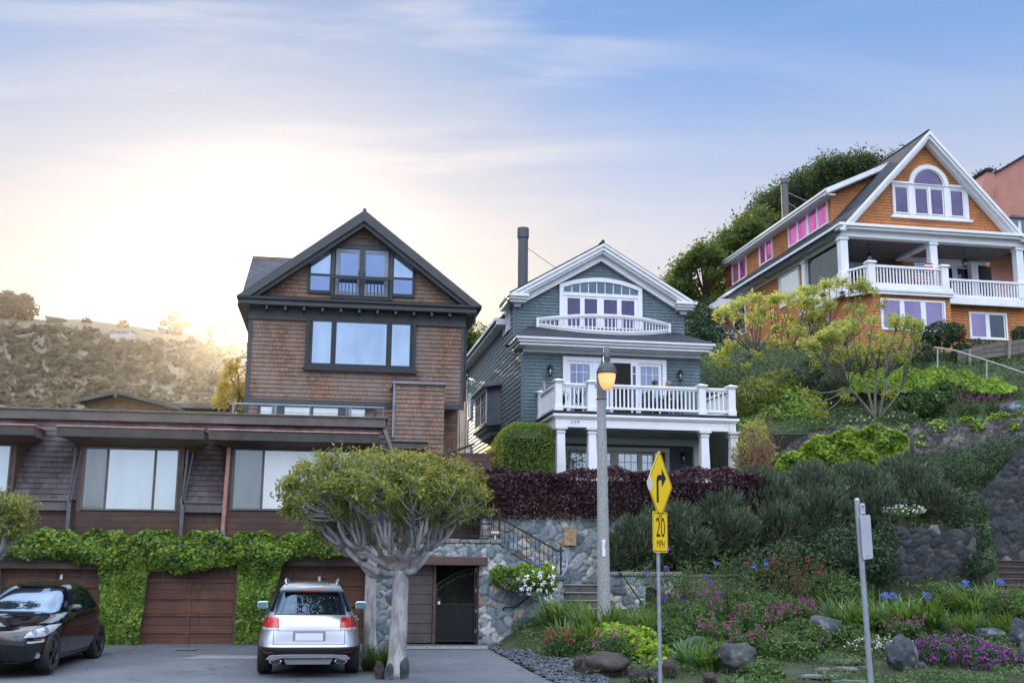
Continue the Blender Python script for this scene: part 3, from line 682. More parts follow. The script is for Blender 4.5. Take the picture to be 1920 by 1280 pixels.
def wall_lantern(parent, x, y, z0, z1):
    h = z1 - z0; b = MB()
    b.lathe([(.055, 0), (.075, .02), (.075, .05), (.065, .06)], (x, y - .15, z0), 8); b.lathe([(.13, 0), (.085, .06), (.05, .11), (.05, .15), (.015, .17)], (x, y - .15, z0 + h * .62), 10)
    for i in range(4):
        t = math.pi / 4 + i * math.pi / 2; b.tube([(x + .06 * math.cos(t), y - .15 + .06 * math.sin(t), z0 + .05), (x + .075 * math.cos(t), y - .15 + .075 * math.sin(t), z0 + h * .63)], .008, 5)
    b.tube([(x, y, z1 - .06), (x, y - .1, z1 - .02), (x, y - .15, z1 - .1)], .02, 6); b.lathe([(.06, 0), (.06, .03)], (x, y - .02, z1 - .12), 8)
    l = b.build('wall_lantern', MT['black_iron'], parent)
    b = MB(); b.lathe([(.045, 0), (.058, h * .5), (.05, h * .52)], (x, y - .15, z0 + .06), 8); b.build('lantern_glass', MT['glass_pale'], l, smooth=True)
def build_teal_house():
    t = thing('teal_house', 'teal shingled house with white cornices, bowed upper balcony and a white columned porch', 'house', TO, TT)
    sh, wh = MT['teal_shingle'], MT['white']; D = 15.4; UY = 1.75; PK = (3.42, 14.42); SL = .59
    b = MB()
    b.box(.02, .02, 3.2, 6.84, D, 9.9); b.box(.02, UY + .02, 9.9, 6.84, D, 11.8)
    lap_wall(b, [(0, 4.4), (6.86, 4.4), (6.86, 9.9), (0, 9.9)], .13)
    lap_wall(b, [(0, 10.2), (6.86, 10.2), (6.86, 12.2), (3.42, 14.2), (0, 12.2)], .13, y=UY)
    b.prism([(.02, 11.8), (6.84, 11.8), (6.84, 12.2), (3.42, 14.2), (.02, 12.2)], UY + .02, D)
    b.build('wall', sh, t)
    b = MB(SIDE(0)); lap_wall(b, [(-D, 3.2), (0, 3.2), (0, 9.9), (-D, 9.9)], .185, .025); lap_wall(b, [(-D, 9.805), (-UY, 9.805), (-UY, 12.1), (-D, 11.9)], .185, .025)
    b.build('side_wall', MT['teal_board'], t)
    b = MB(); b.box(-.03, -.03, 3.2, .06, .07, 9.8); b.box(-.03, UY - .03, 10.2, .06, UY + .07, 12.1); b.box(-.04, D - .1, 3.2, .06, D + .02, 11.8); b.build('corner_board', MT['teal_board'], t)
    # roof: gable over the front part, with the long slopes running back
    b = MB()
    def slab(P, th=.14):
        Q = [(p[0], p[1], p[2] - th) for p in P]
        b.add(P + Q, [(0, 1, 2, 3), (7, 6, 5, 4), (0, 4, 5, 1), (1, 5, 6, 2), (2, 6, 7, 3), (3, 7, 4, 0)])
    e0, e1, zr = UY - .46, 3.6, 14.50
    slab([(-.34, e0, zr - SL * 3.76), (3.42, e0, zr), (3.42, e1, zr), (-.34, e1, zr - SL * 3.76)])
    slab([(7.18, e0, zr - SL * 3.76), (3.42, e0, zr), (3.42, D + .3, zr), (7.18, D + .3, zr - SL * 3.76)])
    slab([(-.42, 3.9, 11.72), (3.42, 3.62, zr), (3.42, D + .3, zr), (-.42, D + .3, 11.72)])
    rf = b.build('roof', MT['dark_roof'], t)
    b = MB(); b.tube([(3.42, e0 - .02, zr + .03), (3.42, D + .3, zr + .03)], .07, 6); b.build('ridge_cap', MT['dark_roof'], rf)
    # raking cornice with returns
    b = MB()
    for sg in (-1, 1):
        X = lambda x: 3.42 + sg * x
        def rk(o0, o1, y0, y1, foot0, foot1):
            p = [(X(foot0), PK[1] - o0 - SL * foot0), (3.42, PK[1] - o0), (3.42, PK[1] - o1), (X(foot1), PK[1] - o1 - SL * foot1)]
            b.prism(p if sg < 0 else p[::-1], y0, y1)
        rk(.0, .10, UY - .56, UY - .2, 3.78, 3.74)
        rk(.10, .26, UY - .50, UY - .2, 3.74, 3.62)
        rk(.26, .36, UY - .42, UY - .2, 3.60, 3.55)
        rk(.36, .62, UY - .20, UY - .04, 3.52, 3.22)
        # return
        x0, x1 = sorted((X(3.82), X(2.98)))
        b.box(x0, UY - .56, 12.13, x1, UY - .05, 12.24); b.box(*(sorted((X(3.76), X(3.02)))[:1]), UY - .48, 12.03, sorted((X(3.76), X(3.02)))[1], UY - .05, 12.13)
        b.box(sorted((X(3.70), X(3.06)))[0], UY - .40, 11.93, sorted((X(3.70), X(3.06)))[1], UY - .05, 12.03)
        b.box(sorted((X(3.50), X(3.24)))[0], UY - .18, 11.79, sorted((X(3.50), X(3.24)))[1], UY - .04, 11.93)
        xa, xb = sorted((X(3.74), X(3.44))); b.box(xa, UY - .04, 12.0, xb, 3.6, 12.16)
    b.build('raking_cornice', wh, t, bevel=.008)
    b = MB(); b.box(-.44, 3.72, 11.50, -.02, 3.86, 11.74); b.box(-.50, 3.70, 11.66, -.36, D + .3, 11.78); b.box(-.40, 3.86, 11.52, -.33, D + .3, 11.66); b.box(-.33, 3.86, 11.50, -.02, D + .3, 11.54)
    b.build('side_eave', wh, t, bevel=.006)
    # skirt roof between the floors, hipped at its ends, and its heavy cornice
    b = MB(); b.add([(-.42, -.76, 10.20), (7.26, -.76, 10.20), (6.45, UY, 11.08), (.55, UY, 11.08), (-.42, UY, 10.20), (7.26, UY, 10.20)], [(0, 1, 2, 3), (0, 3, 4), (1, 5, 2), (0, 4, 5, 1)])
    b.build('skirt_roof', MT['dark_roof'], t)
    b = MB()
    for o, z0, z1 in ((.74, 10.10, 10.21), (.66, 10.0, 10.10), (.58, 9.89, 10.0), (.34, 9.84, 9.89)):
        b.box(-.40 + (.74 - o), -o, z0, 7.24 - (.74 - o), -.0, z1); b.box(-.40 + (.74 - o), 0, z0, -.03, .95, z1)
    b.build('cornice', wh, t, bevel=.01)
    b = MB(); b.box(-.02, -.06, 9.72, 6.88, -.026, 9.84); b.build('frieze_board', wh, t)
    b = MB(); b.tube([(-.42, .85, 9.86), (-.2, .5, 9.70), (-.06, -.03, 9.60), (-.06, -.06, 9.4), (-.06, -.06, 4.6)], .042, 8); b.tube([(-.36, UY - .3, 12.0), (-.15, UY - .1, 11.85), (-.06, UY - .05, 11.7), (-.06, UY - .05, 10.2)], .042, 8)
    b.build('downspout', MT['teal_board'], t)
    # arched balcony window of the gable
    y = UY; ox0, ox1 = 1.74, 5.10
    arch = [(ox1, 10.95), (ox0, 10.95)] + arc_pts(ox0, ox1, 12.79, 13.13)
    inn = [(ox1 - .16, 10.97), (ox0 + .16, 10.97)] + arc_pts(ox0 + .16, ox1 - .16, 12.68, 12.96)
    b = MB(); b.ring(arch, inn, y - .12, y + .03); b.box(1.90, y - .11, 12.36, 4.94, y + .03, 12.49)
    cells = [(2.06, 2.57), (2.75, 3.26), (3.53, 4.07), (4.25, 4.78)]
    for x0, x1 in zip([1.90] + [c[1] for c in cells], [c[0] for c in cells] + [4.94]): b.box(x0, y - .085, 10.97, x1, y + .03, 12.36)
    for c in cells: b.box(c[0], y - .08, 12.26, c[1], y + .03, 12.36); b.box(c[0], y - .08, 10.97, c[1], y + .03, 11.15)
    w = b.build('arched_window', wh, t)
    for c in cells: q = MB(); q.box(c[0], y - .04, 11.15, c[1], y - .03, 12.26); q.build('pane', MT['glass_violet'], w)
    q = MB(); q.prism([(4.94, 12.49), (1.90, 12.49)] + arc_pts(1.90, 4.94, 12.68, 12.96), y - .045, y - .03); q.build('fanlight', MT['glass_teal'], w)
    q = MB()
    for i in range(1, 9):
        x = 1.90 + 3.04 * i / 9; q.box(x - .016, y - .07, 12.49, x + .016, y - .046, 12.70 + .25 * (1 - ((x - 3.42) / 1.52) ** 2))
    q.build('muntin', wh, w)
    # bowed balcony
    n = 34; xs = [.86 + 5.34 * i / n for i in range(n + 1)]; yb = lambda x: UY - .10 - 1.24 * (1 - ((x - 3.53) / 2.67) ** 2)
    zf = lambda yy: 10.20 + (yy + .76) * (.88 / 2.51) + .10
    b = MB()
    def bow(dy, w, z0, z1):
        for a, c in zip(xs, xs[1:]):
            za0, zc0 = (z0(yb(a)), z0(yb(c))) if callable(z0) else (z0, z0); za1, zc1 = (z1(yb(a)), z1(yb(c))) if callable(z1) else (z1, z1)
            A = [(a, yb(a) + dy, za0), (c, yb(c) + dy, zc0), (c, yb(c) + dy + w, zc0), (a, yb(a) + dy + w, za0)]
            B2 = [(a, yb(a) + dy, za1), (c, yb(c) + dy, zc1), (c, yb(c) + dy + w, zc1), (a, yb(a) + dy + w, za1)]
            b.add(A + B2, [(0, 1, 5, 4), (2, 3, 7, 6), (4, 5, 6, 7), (3, 2, 1, 0)])
    bow(-.03, .16, 11.31, 11.40); bow(.0, .10, 11.25, 11.31); bow(-.03, .16, lambda q: zf(q) - .03, lambda q: zf(q) + .05); bow(.0, .1, lambda q: zf(q) - .10, lambda q: zf(q) - .03)
    for xx in (.86, 6.2): b.box(xx - .05, UY - .18, 11.0, xx + .05, UY, 11.4)
    br = b.build('balcony_rail', wh, t)
    b = MB()
    for i in range(1, 36):
        x = .86 + 5.34 * i / 36; b.tube([(x, yb(x) + .05, zf(yb(x)) + .04), (x, yb(x) + .05, 11.27)], .024, 6)
    b.build('balustrade', wh, br)
    b = MB(); P = [(x, yb(x) + .04, zf(yb(x)) - .02) for x in xs]; b.add(P + [(6.2, UY, 10.99), (.86, UY, 10.99)], [tuple(range(n + 3))]); b.build('balcony_floor', MT['dark_roof'], br)
    # stove pipe and its stay wire
    b = MB(); b.lathe([(.27, -.2), (.22, -.1), (.215, 2.4), (.25, 2.44), (.25, 2.86), (.22, 2.88), (.05, 2.90)], (.82, 4.75, 13.05), 20); cp = b.build('chimney_pipe', plain('painted_pipe', (.075, .075, .09), .5, .1), t, smooth=False)
    b = MB(); b.tube([(1.0, 4.7, 15.05), (2.2, 3.9, 13.95)], .012, 5); b.build('stay_wire', MT['black_iron'], cp)
    # window under the side eave, bay window of the side wall
    window(t, (-4.3, 11.12, -2.85, 11.98), [(-4.2, 11.2, -3.62, 11.9), (-3.54, 11.2, -2.95, 11.9)], -.03, wh, MT['glass_white'], cw=.05, sw=.03, m=SIDE(0), muntins=[(3, [11.65]), (3, [11.65])])
    b = MB(SIDE(0))
    plan = [(-9.6, 0), (-9.0, -.5), (-5.6, -.5), (-5.0, 0)]
    def ply(pl, z0, z1):
        nn = len(pl); b.add([(u, d, z0) for u, d in pl] + [(u, d, z1) for u, d in pl], [tuple(range(nn))[::-1], tuple(range(nn, 2 * nn))] + [(i, (i + 1) % nn, nn + (i + 1) % nn, nn + i) for i in range(nn)])
    ply(plan, 7.40, 9.18); ply([(-9.8, 0), (-9.1, -.62), (-5.5, -.62), (-4.8, 0)], 7.55, 7.66); ply([(-10.0, 0), (-9.15, -.72), (-5.45, -.72), (-4.6, 0)], 9.18, 9.30); ply([(-9.8, 0), (-9.1, -.55), (-5.5, -.55), (-4.8, 0)], 9.30, 9.42); ply([(-9.2, 0), (-8.8, -.32), (-5.8, -.32), (-5.2, 0)], 7.2, 7.40)
    bw = b.build('bay_window', MT['metal_grey'], t)
    window(bw, (-8.95, 7.68, -5.62, 9.16), [(-8.8, 7.78, -7.38, 9.06), (-7.2, 7.78, -5.78, 9.06)], -.5, MT['white_old'], MT['glass_dark'], cw=.06, sw=.05, m=SIDE(0), muntins=[(2, [8.7]), (2, [8.7])], name='sash')
    window(t, (-15.0, 8.9, -14.3, 10.2), [(-14.9, 9.0, -14.4, 10.1)], -.03, wh, MT['glass_pale'], m=SIDE(0)); window(t, (-15.0, 6.0, -14.3, 7.6), [(-14.9, 6.1, -14.4, 7.5)], -.03, wh, MT['glass_pale'], m=SIDE(0))
    # deck doors
    lz = [9.04]
    window(t, (1.50, 7.2, 5.50, 9.60), [(1.78, 7.45, 2.52, 9.33), (2.90, 7.45, 3.30, 9.33), (4.49, 7.45, 5.19, 9.33)], -.03, wh, MT['glass_slate'], cw=.16, sw=.12, proud=.08, muntins=[(3, [9.03]), (2, [9.03]), (3, [9.03])], munt_m=MT['white'], name='deck_door')
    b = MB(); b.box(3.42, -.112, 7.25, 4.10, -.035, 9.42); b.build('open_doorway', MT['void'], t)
    b = MB(); b.box(4.10, -.13, 7.25, 4.17, -.03, 9.42); b.box(4.29, -.13, 7.25, 4.36, -.03, 9.42); b.box(4.17, -.13, 9.32, 4.29, -.03, 9.42); b.box(4.17, -.125, 9.02, 4.29, -.03, 9.045); b.box(3.40, -.13, 9.42, 4.37, -.03, 9.45); dl = b.build('door_leaf', wh, t)
    q = MB(); q.box(4.17, -.115, 7.25, 4.29, -.10, 9.32); q.build('pane', MT['glass_violet'], dl)
    wall_lantern(t, 1.0, 0, 8.80, 9.28); wall_lantern(t, 6.03, 0, 8.80, 9.28)
    # deck
    F = -3.0
    b = MB(); b.box(.48, F - .1, 7.07, 7.16, -.03, 7.17); b.build('deck', MT['black'], t)
    b = MB()
    b.box(.60, F - .02, 6.62, 7.08, F + .22, 7.0); b.box(.50, F - .12, 6.98, 7.18, F + .26, 7.07); b.box(.55, F - .07, 6.92, 7.13, F + .22, 6.98)
    b.box(.60, F + .22, 6.62, .84, -.03, 7.0); b.box(.50, F + .26, 6.98, .84, -.03, 7.07); b.box(6.84, F + .22, 6.62, 7.08, -.03, 7.0)
    b.build('porch_beam', wh, t, bevel=.008)
    b = MB(); b.box(.84, F + .22, 6.60, 6.84, -.03, 6.66); b.build('porch_ceiling', plain('porch_ceiling_paint', (.42, .44, .47), .7, .05), t)
    b = MB(); b.box(.84, -.22, 6.36, 6.84, -.03, 6.60); b.box(6.46, -.24, 4.4, 6.74, -.03, 6.36); b.build('inner_beam', wh, t, bevel=.006)
    for x0, x1 in ((.64, .95), (1.73, 2.06), (5.73, 6.13), (6.80, 7.22)):
        c = (x0 + x1) / 2; hw = .155; b = MB()
        Z = [(4.4, hw + .02), (6.42, hw - .025), (6.42, hw), (6.47, hw), (6.47, hw - .02), (6.54, hw - .02), (6.54, hw + .05), (6.62, hw + .06)]
        P = [(c + i * r, F + .10 + j * r, z) for z, r in Z for i, j in ((-1, -1), (1, -1), (1, 1), (-1, 1))]
        b.add(P, [(4 * k + i, 4 * k + (i + 1) % 4, 4 * k + 4 + (i + 1) % 4, 4 * k + 4 + i) for k in range(len(Z) - 1) for i in range(4)]); b.build('porch_column', wh, t)
    # deck railing
    b = MB()
    for a, c in ((.82, 1.70), (2.0, 5.70), (5.98, 6.80)):
        b.box(a, F - .06, 8.06, c, F + .07, 8.14); b.box(a, F - .03, 8.0, c, F + .04, 8.06); b.box(a, F - .045, 7.26, c, F + .055, 7.35)
    b.box(.60, F + .1, 8.06, .74, 0, 8.14); b.box(.63, F + .1, 8.0, .71, 0, 8.06); b.box(.62, F + .1, 7.26, .72, 0, 7.35)
    b.box(6.90, F + .1, 8.06, 7.04, 0, 8.14); b.box(6.92, F + .1, 7.26, 7.02, 0, 7.35)
    dr = b.build('deck_railing', wh, t, bevel=.008)
    b = MB()
    for a, c in ((.82, 1.70), (2.0, 5.70), (5.98, 6.80)): balusters(b, (a, F + .005, 0), (c, F + .005, 0), 7.34, 8.02, .146, .05)
    balusters(b, (.67, F + .1, 0), (.67, 0, 0), 7.34, 8.02, .14, .05); balusters(b, (6.97, F + .1, 0), (6.97, 0, 0), 7.34, 8.02, .14, .05)
    b.build('balustrade', wh, dr)
    for x0, x1, y0 in ((.56, .83, F), (1.69, 2.0, F), (5.69, 5.99, F), (6.78, 7.08, F), (.56, .76, -.15)):
        c = (x0 + x1) / 2; b = MB(); yy = y0 + .0; h = .125
        b.box(c - h, yy - h, 7.17, c + h, yy + h, 8.16); b.box(c - h - .02, yy - h - .02, 7.17, c + h + .02, yy + h + .02, 7.36); b.box(c - h - .03, yy - h - .03, 8.13, c + h + .03, yy + h + .03, 8.18)
        k = h + .07; b.add([(c - k, yy - k, 8.18), (c + k, yy - k, 8.18), (c + k, yy + k, 8.18), (c - k, yy + k, 8.18), (c - k, yy - k, 8.215), (c + k, yy - k, 8.215), (c + k, yy + k, 8.215), (c - k, yy + k, 8.215), (c, yy, 8.29)],
                           [(3, 2, 1, 0), (0, 1, 5, 4), (1, 2, 6, 5), (2, 3, 7, 6), (3, 0, 4, 7), (4, 5, 8), (5, 6, 8), (6, 7, 8), (7, 4, 8)])
        b.build('railing_post', wh, t, bevel=.006)
    # porch doors and windows on the ground floor
    window(t, (1.62, 4.42, 5.56, 6.26), [(1.80, 4.6, 2.46, 6.0), (2.72, 4.6, 3.3, 6.02), (3.62, 4.6, 4.33, 6.02), (4.52, 4.6, 5.16, 6.0)], -.03, wh, MT['glass_pale'], cw=.15, sw=.07, proud=.08, muntins=[(3, [5.72]), (3, [5.72]), (3, [5.72]), (3, [5.72])], name='porch_door')
    wall_lantern(t, 6.09, 0, 5.70, 6.17)
    for i, ch in enumerate('309'):
        text_mesh('house_number', ch, .13, (1.12 + i * .115, F - .024, 6.735), MT['metal_grey'], t)
    return t
def text_mesh(name, body, size, loc, m, parent=None, rot=(rad(90), 0, 0), depth=.004, align='LEFT', sx=1.0):
    cu = bpy.data.curves.new(name, 'FONT'); cu.body = body; cu.size = size * 1.38; cu.extrude = depth; cu.align_x = align
    o = bpy.data.objects.new(name + '_tmp', cu); COL.objects.link(o)
    dg = bpy.context.evaluated_depsgraph_get(); me = bpy.data.meshes.new_from_object(o.evaluated_get(dg)); me.name = name
    COL.objects.unlink(o); bpy.data.objects.remove(o); bpy.data.curves.remove(cu)
    me.transform(Matrix.Diagonal((sx, 1, 1, 1))); me.materials.clear(); me.materials.append(m)
    q = bpy.data.objects.new(name, me); COL.objects.link(q); q.parent = parent; q.location = loc; q.rotation_euler = rot
    return q
teal_house = build_teal_house()
# ================================================================== the orange house up the hill, and what stands round it
OO, OT = (15.966, 52.0, 0.0), rad(10)
def Ow(x, y, z): return Vector((OO[0] + math.cos(OT) * x - math.sin(OT) * y, OO[1] + math.sin(OT) * x + math.cos(OT) * y, z))
def build_orange_house():
    t = thing('orange_house', 'orange shingled hillside house with white trim, arched gable window and pink dormer windows', 'house', OO, OT)
    sh, wh = MT['orange_shingle'], MT['white']; D = 17.6; CX, PZ, SL = 4.40, 22.95, 1.07
    b = MB()
    # lower storey and bay
    b.box(.02, .02, 9, 9.6, D, 14.5); lap_wall(b, [(-0, 9), (.7, 9), (.7, 14.5), (0, 14.5)], .15); lap_wall(b, [(4.5, 9), (9.6, 9), (9.6, 14.5), (4.5, 14.5)], .15)
    b.box(.74, -1.08, 9, 4.6, .02, 14.6); lap_wall(b, [(.70, 9), (4.64, 9), (4.64, 14.6), (.70, 14.6)], .15, y=-1.10)
    b.add([(.70, -1.1, 9), (-.02, .0, 9), (-.02, 0, 14.6), (.70, -1.1, 14.6)], [(0, 1, 2, 3)])
    # upper storey: back wall of the porch, side wall behind it
    b.box(.02, 4.7, 14.5, 4.66, D, 17.6); b.box(4.66, 3.05, 14.5, 9.6, D, 17.6)
    lap_wall(b, [(0, 14.7), (4.66, 14.7), (4.66, 17.6), (0, 17.6)], .15, y=4.68); lap_wall(b, [(4.66, 14.7), (9.6, 14.7), (9.6, 17.6), (4.66, 17.6)], .15, y=3.03)
    b.m = SIDE(4.66); lap_wall(b, [(-4.7, 14.7), (-3.03, 14.7), (-3.03, 17.6), (-4.7, 17.6)], .15)
    b.m = SIDE(0); lap_wall(b, [(-D, 9), (0, 9), (0, 14.6), (-D, 14.6)], .15); lap_wall(b, [(-D, 14.6), (-4.7, 14.6), (-4.7, 17.5), (-D, 17.5)], .15); b.m = None
    # gable
    zf = 17.95; xa = (PZ - zf) / SL
    lap_wall(b, [(CX - xa + .2, zf), (CX + xa - .2, zf), (CX, PZ - .25)], .15, y=-.02); b.prism([(CX - xa + .2, zf), (CX + xa - .2, zf), (CX, PZ - .25)], -.01, D)
    w = b.build('wall', sh, t)
    # dormer along the left slope
    dx = .80
    b = MB(SIDE(dx)); lap_wall(b, [(-17.7, 18.9), (-2.8, 18.9), (-2.8, 20.65), (-17.7, 20.65)], .15); b.m = None
    b.box(dx + .02, 2.82, 18.9, 3.4, 17.7, 20.55); b.prism([(dx, 18.9), (3.72, 22.0), (3.72, 22.05), (dx, 20.72)], 2.82, 17.7)
    lap_wall(b, [(dx, 19.0), (3.62, 21.99), (dx, 20.70)], .15, y=2.80)
    b.box(dx - .04, 2.76, 18.95, dx + .02, 2.9, 20.65); b.box(dx - .04, 17.5, 18.95, dx + .02, 17.74, 20.65)
    dm = b.build('dormer', sh, t)
    b = MB(); y0, y1 = 2.35, 18.0
    P = [(.40, y0, 20.66), (4.0, y0, 22.36), (4.0, y1, 22.36), (.40, y1, 20.66)]; Q = [(p[0], p[1], p[2] - .14) for p in P]
    b.add(P + Q, [(0, 1, 2, 3), (7, 6, 5, 4), (0, 4, 5, 1), (3, 2, 6, 7), (0, 3, 7, 4)]); b.build('dormer_roof', MT['dark_roof'], dm)
    b = MB(); b.box(.30, y0 - .06, 20.45, .40, y1, 20.62); b.box(.24, y0 - .06, 20.60, .40, y1, 20.70)
    p = [(.30, 20.45), (.30, 20.72), (4.0, 22.44), (4.0, 22.18)]; b.prism(p, y0 - .08, y0 + .02); b.prism([(.3, 20.40), (.3, 20.47), (3.9, 22.16), (3.9, 22.08)], y0 - .02, y0 + .3); b.box(.40, y0, 20.40, dx, y1, 20.46)
    b.build('dormer_fascia', wh, dm)
    pk = MT['glass_pink']; s2 = lambda a, c: (-c, -a)
    window(dm, (-8.05, 19.15, -3.20, 20.45), [(-7.95, 19.25, -6.95, 20.35), (-6.75, 19.25, -5.75, 20.35), (-5.45, 19.25, -4.5, 20.35), (-4.3, 19.25, -3.30, 20.35)], -.03, wh, pk, cw=.07, sw=.05, m=SIDE(dx))
    window(dm, (-12.2, 19.15, -10.28, 20.45), [(-12.08, 19.25, -11.32, 20.35), (-11.16, 19.25, -10.40, 20.35)], -.03, wh, pk, cw=.07, sw=.05, m=SIDE(dx))
    window(dm, (-16.6, 19.05, -14.25, 20.40), [(-16.48, 19.15, -15.52, 20.3), (-15.34, 19.15, -14.37, 20.3)], -.03, wh, pk, cw=.07, sw=.05, m=SIDE(dx))
    # main roof
    b = MB()
    for sg in (-1, 1):
        P = [(CX + sg * 4.95, -.62, PZ - SL * 4.95 + .04), (CX, -.62, PZ + .04), (CX, D + .4, PZ + .04), (CX + sg * 4.95, D + .4, PZ - SL * 4.95 + .04)]; Q = [(p[0], p[1], p[2] - .12) for p in P]
        b.add(P + Q, [(0, 1, 2, 3), (7, 6, 5, 4), (0, 4, 5, 1), (3, 2, 6, 7), (0, 3, 7, 4)])
    rf = b.build('roof', MT['dark_roof'], t)
    b = MB(); b.tube([(CX, -.64, PZ + .06), (CX, D + .4, PZ + .06)], .06, 6); b.build('ridge_cap', MT['dark_roof'], rf)
    b = MB()
    for sg in (-1, 1):
        X = lambda x: CX + sg * x
        for o0, o1, ya, yb_, f0, f1 in ((-.02, .16, -.70, -.40, 4.98, 4.85), (.16, .34, -.62, -.40, 4.82, 4.66), (.34, .50, -.40, -.06, 4.62, 4.47)):
            p = [(X(f0), PZ - o0 - SL * f0), (CX, PZ - o0), (CX, PZ - o1), (X(f1), PZ - o1 - SL * f1)]; b.prism(p if sg < 0 else p[::-1], ya, yb_)
    b.build('rake_board', wh, t)
    # entablature over the porch and down the left side
    b = MB(); b.box(-.58, -.72, 17.86, 9.5, -.02, 18.0); b.box(-.52, -.62, 17.74, 9.44, -.02, 17.86); b.box(-.40, -.36, 17.42, 9.3, .05, 17.74)
    b.box(-.58, -.02, 17.84, -.40, D + .4, 17.98); b.box(-.40, -.02, 17.70, -.05, D + .4, 17.76); b.box(-.10, .05, 17.42, .12, D, 17.70)
    for yy in (3.9, 9.0, 14.1): b.box(-.30, yy, 17.50, -.10, yy + .12, 17.70)
    b.build('entablature', wh, t, bevel=.01)
    b = MB(); b.box(.0, .05, 17.5, 9.4, 4.7, 17.56); b.build('porch_ceiling', MT['ceil'], t)
    b = MB(); b.box(4.30, .05, 17.34, 4.62, 3.05, 17.49); b.box(.12, 4.3, 17.30, 4.66, 4.66, 17.49); b.box(4.66, 2.72, 17.30, 9.3, 3.01, 17.49); b.build('ceiling_beam', MT['white_old'], t)
    # columns
    for x, y in ((-.20, -.12), (4.45, -.12), (9.05, -.12), (.0, 4.35), (8.4, 2.7)):
        b = MB(); z0 = 14.7; b.box(x - .19, y - .19, z0, x + .19, y + .19, 17.32); b.box(x - .24, y - .24, 17.26, x + .24, y + .24, 17.34); b.box(x - .22, y - .22, 17.34, x + .22, y + .22, 17.415); b.box(x - .24, y - .24, z0, x + .24, y + .24, 15.66)
        b.build('porch_column', wh, t, bevel=.01)
    # solid parapet on the left side of the porch
    b = MB(); b.box(-.08, .07, 14.6, .10, 4.16, 15.55); b.box(-.14, .07, 15.55, .16, 4.16, 15.62); b.build('parapet', wh, t)
    b = MB(); b.box(-.02, .1, 15.64, .0, 4.1, 17.40); b.build('wind_screen', MT['glass_dark'], t)
    b = MB(); b.box(-.3, -.32, 14.58, 9.4, 4.7, 14.70); b.add([(.40, -1.35, 14.58), (4.74, -1.35, 14.58), (4.74, -.3, 14.58), (-.3, -.3, 14.58), (.40, -1.35, 14.70), (4.74, -1.35, 14.70), (4.74, -.3, 14.70), (-.3, -.3, 14.70)], [(3, 2, 1, 0), (4, 5, 6, 7), (0, 1, 5, 4), (1, 2, 6, 5), (3, 0, 4, 7)])
    b.build('porch_floor', MT['white_old'], t)
    b = MB(); b.box(.44, -1.30, 14.44, 4.70, -1.12, 14.87); b.box(4.52, -1.12, 14.44, 4.70, -.36, 14.87); b.bar((.48, -1.24, 14.655), (-.22, -.26, 14.655), .12, .43); b.box(4.72, -.42, 14.36, 9.4, -.24, 14.72); b.build('porch_band', wh, t, bevel=.01)
    # railings
    b = MB(); b.box(.80, -1.24, 15.74, 4.20, -1.10, 15.85); b.box(.80, -1.22, 14.90, 4.20, -1.12, 14.99); b.bar((.50, -1.12, 15.79), (-.12, -.28, 15.72), .12, .10); b.bar((.50, -1.12, 14.95), (-.12, -.28, 14.95), .1, .09)
    b.box(4.46, -1.1, 15.74, 4.60, -.3, 15.84)
    b.box(4.66, -.38, 15.52, 9.2, -.24, 15.62); b.box(4.66, -.36, 14.74, 9.2, -.26, 14.83)
    rl = b.build('porch_railing', wh, t)
    b = MB(); balusters(b, (.80, -1.17, 0), (4.20, -1.17, 0), 14.98, 15.75, .155, .06); balusters(b, (.50, -1.12, 0), (-.12, -.28, 0), 14.98, 15.7, .15, .05); balusters(b, (4.66, -.31, 0), (8.9, -.31, 0), 14.82, 15.53, .155, .06)
    b.build('balustrade', wh, rl)
    for x in (.62, 4.35):
        b = MB(); b.box(x - .17, -1.34, 14.70, x + .17, -1.0, 15.92); b.box(x - .23, -1.40, 15.90, x + .23, -.94, 15.98); b.box(x - .19, -1.36, 15.98, x + .19, -.98, 16.02); b.build('railing_post', wh, t, bevel=.01)
    # windows
    b = MB(); y = -.02
    b.frame(2.56, 18.70, 6.60, 20.28, .09, y - .10, y + .02); b.box(2.42, y - .16, 18.60, 6.74, y + .02, 18.70); b.box(2.44, y - .18, 20.34, 3.56, y + .02, 20.44); b.box(5.58, y - .18, 20.34, 6.72, y + .02, 20.44); b.box(2.50, y - .13, 20.28, 6.66, y + .02, 20.34)
    for x0, x1 in ((3.40, 3.70), (5.30, 5.60), (4.46, 4.55), (6.34, 6.56), (2.60, 2.66)): b.box(x0, y - .12, 18.79, x1, y + .02, 20.28)
    hc = 4.5
    def semi(r, z, n=18): return [(hc + r * math.cos(math.pi * i / n), z + r * math.sin(math.pi * i / n)) for i in range(n + 1)]
    b.ring(semi(1.06, 20.34), semi(.84, 20.34), y - .17, y + .02); b.ring(semi(.84, 20.34), semi(.78, 20.34), y - .10, y + .02); b.box(3.66, y - .12, 20.30, 5.34, y + .0, 20.40)
    aw = b.build('arched_window', wh, t)
    for x0, x1 in ((2.72, 3.34), (3.78, 4.40), (4.61, 5.22), (5.68, 6.30)):
        q = MB(); q.frame(x0 - .06, 18.84, x1 + .06, 20.20, .06, y - .07, y); q.build('sash', wh, aw); q = MB(); q.box(x0, y - .035, 18.90, x1, y - .02, 20.14); q.build('pane', MT['glass_violet'], aw)
    q = MB(); q.prism(semi(.79, 20.36), y - .05, y - .03); q.build('fanlight', MT['glass_violet'], aw)
    window(t, (1.05, 12.76, 4.34, 14.26), [(1.18, 12.88, 2.02, 14.16), (2.26, 12.88, 3.08, 14.16), (3.34, 12.88, 4.18, 14.16)], -1.12, wh, MT['glass_lilac'], cw=.08, sw=.05)
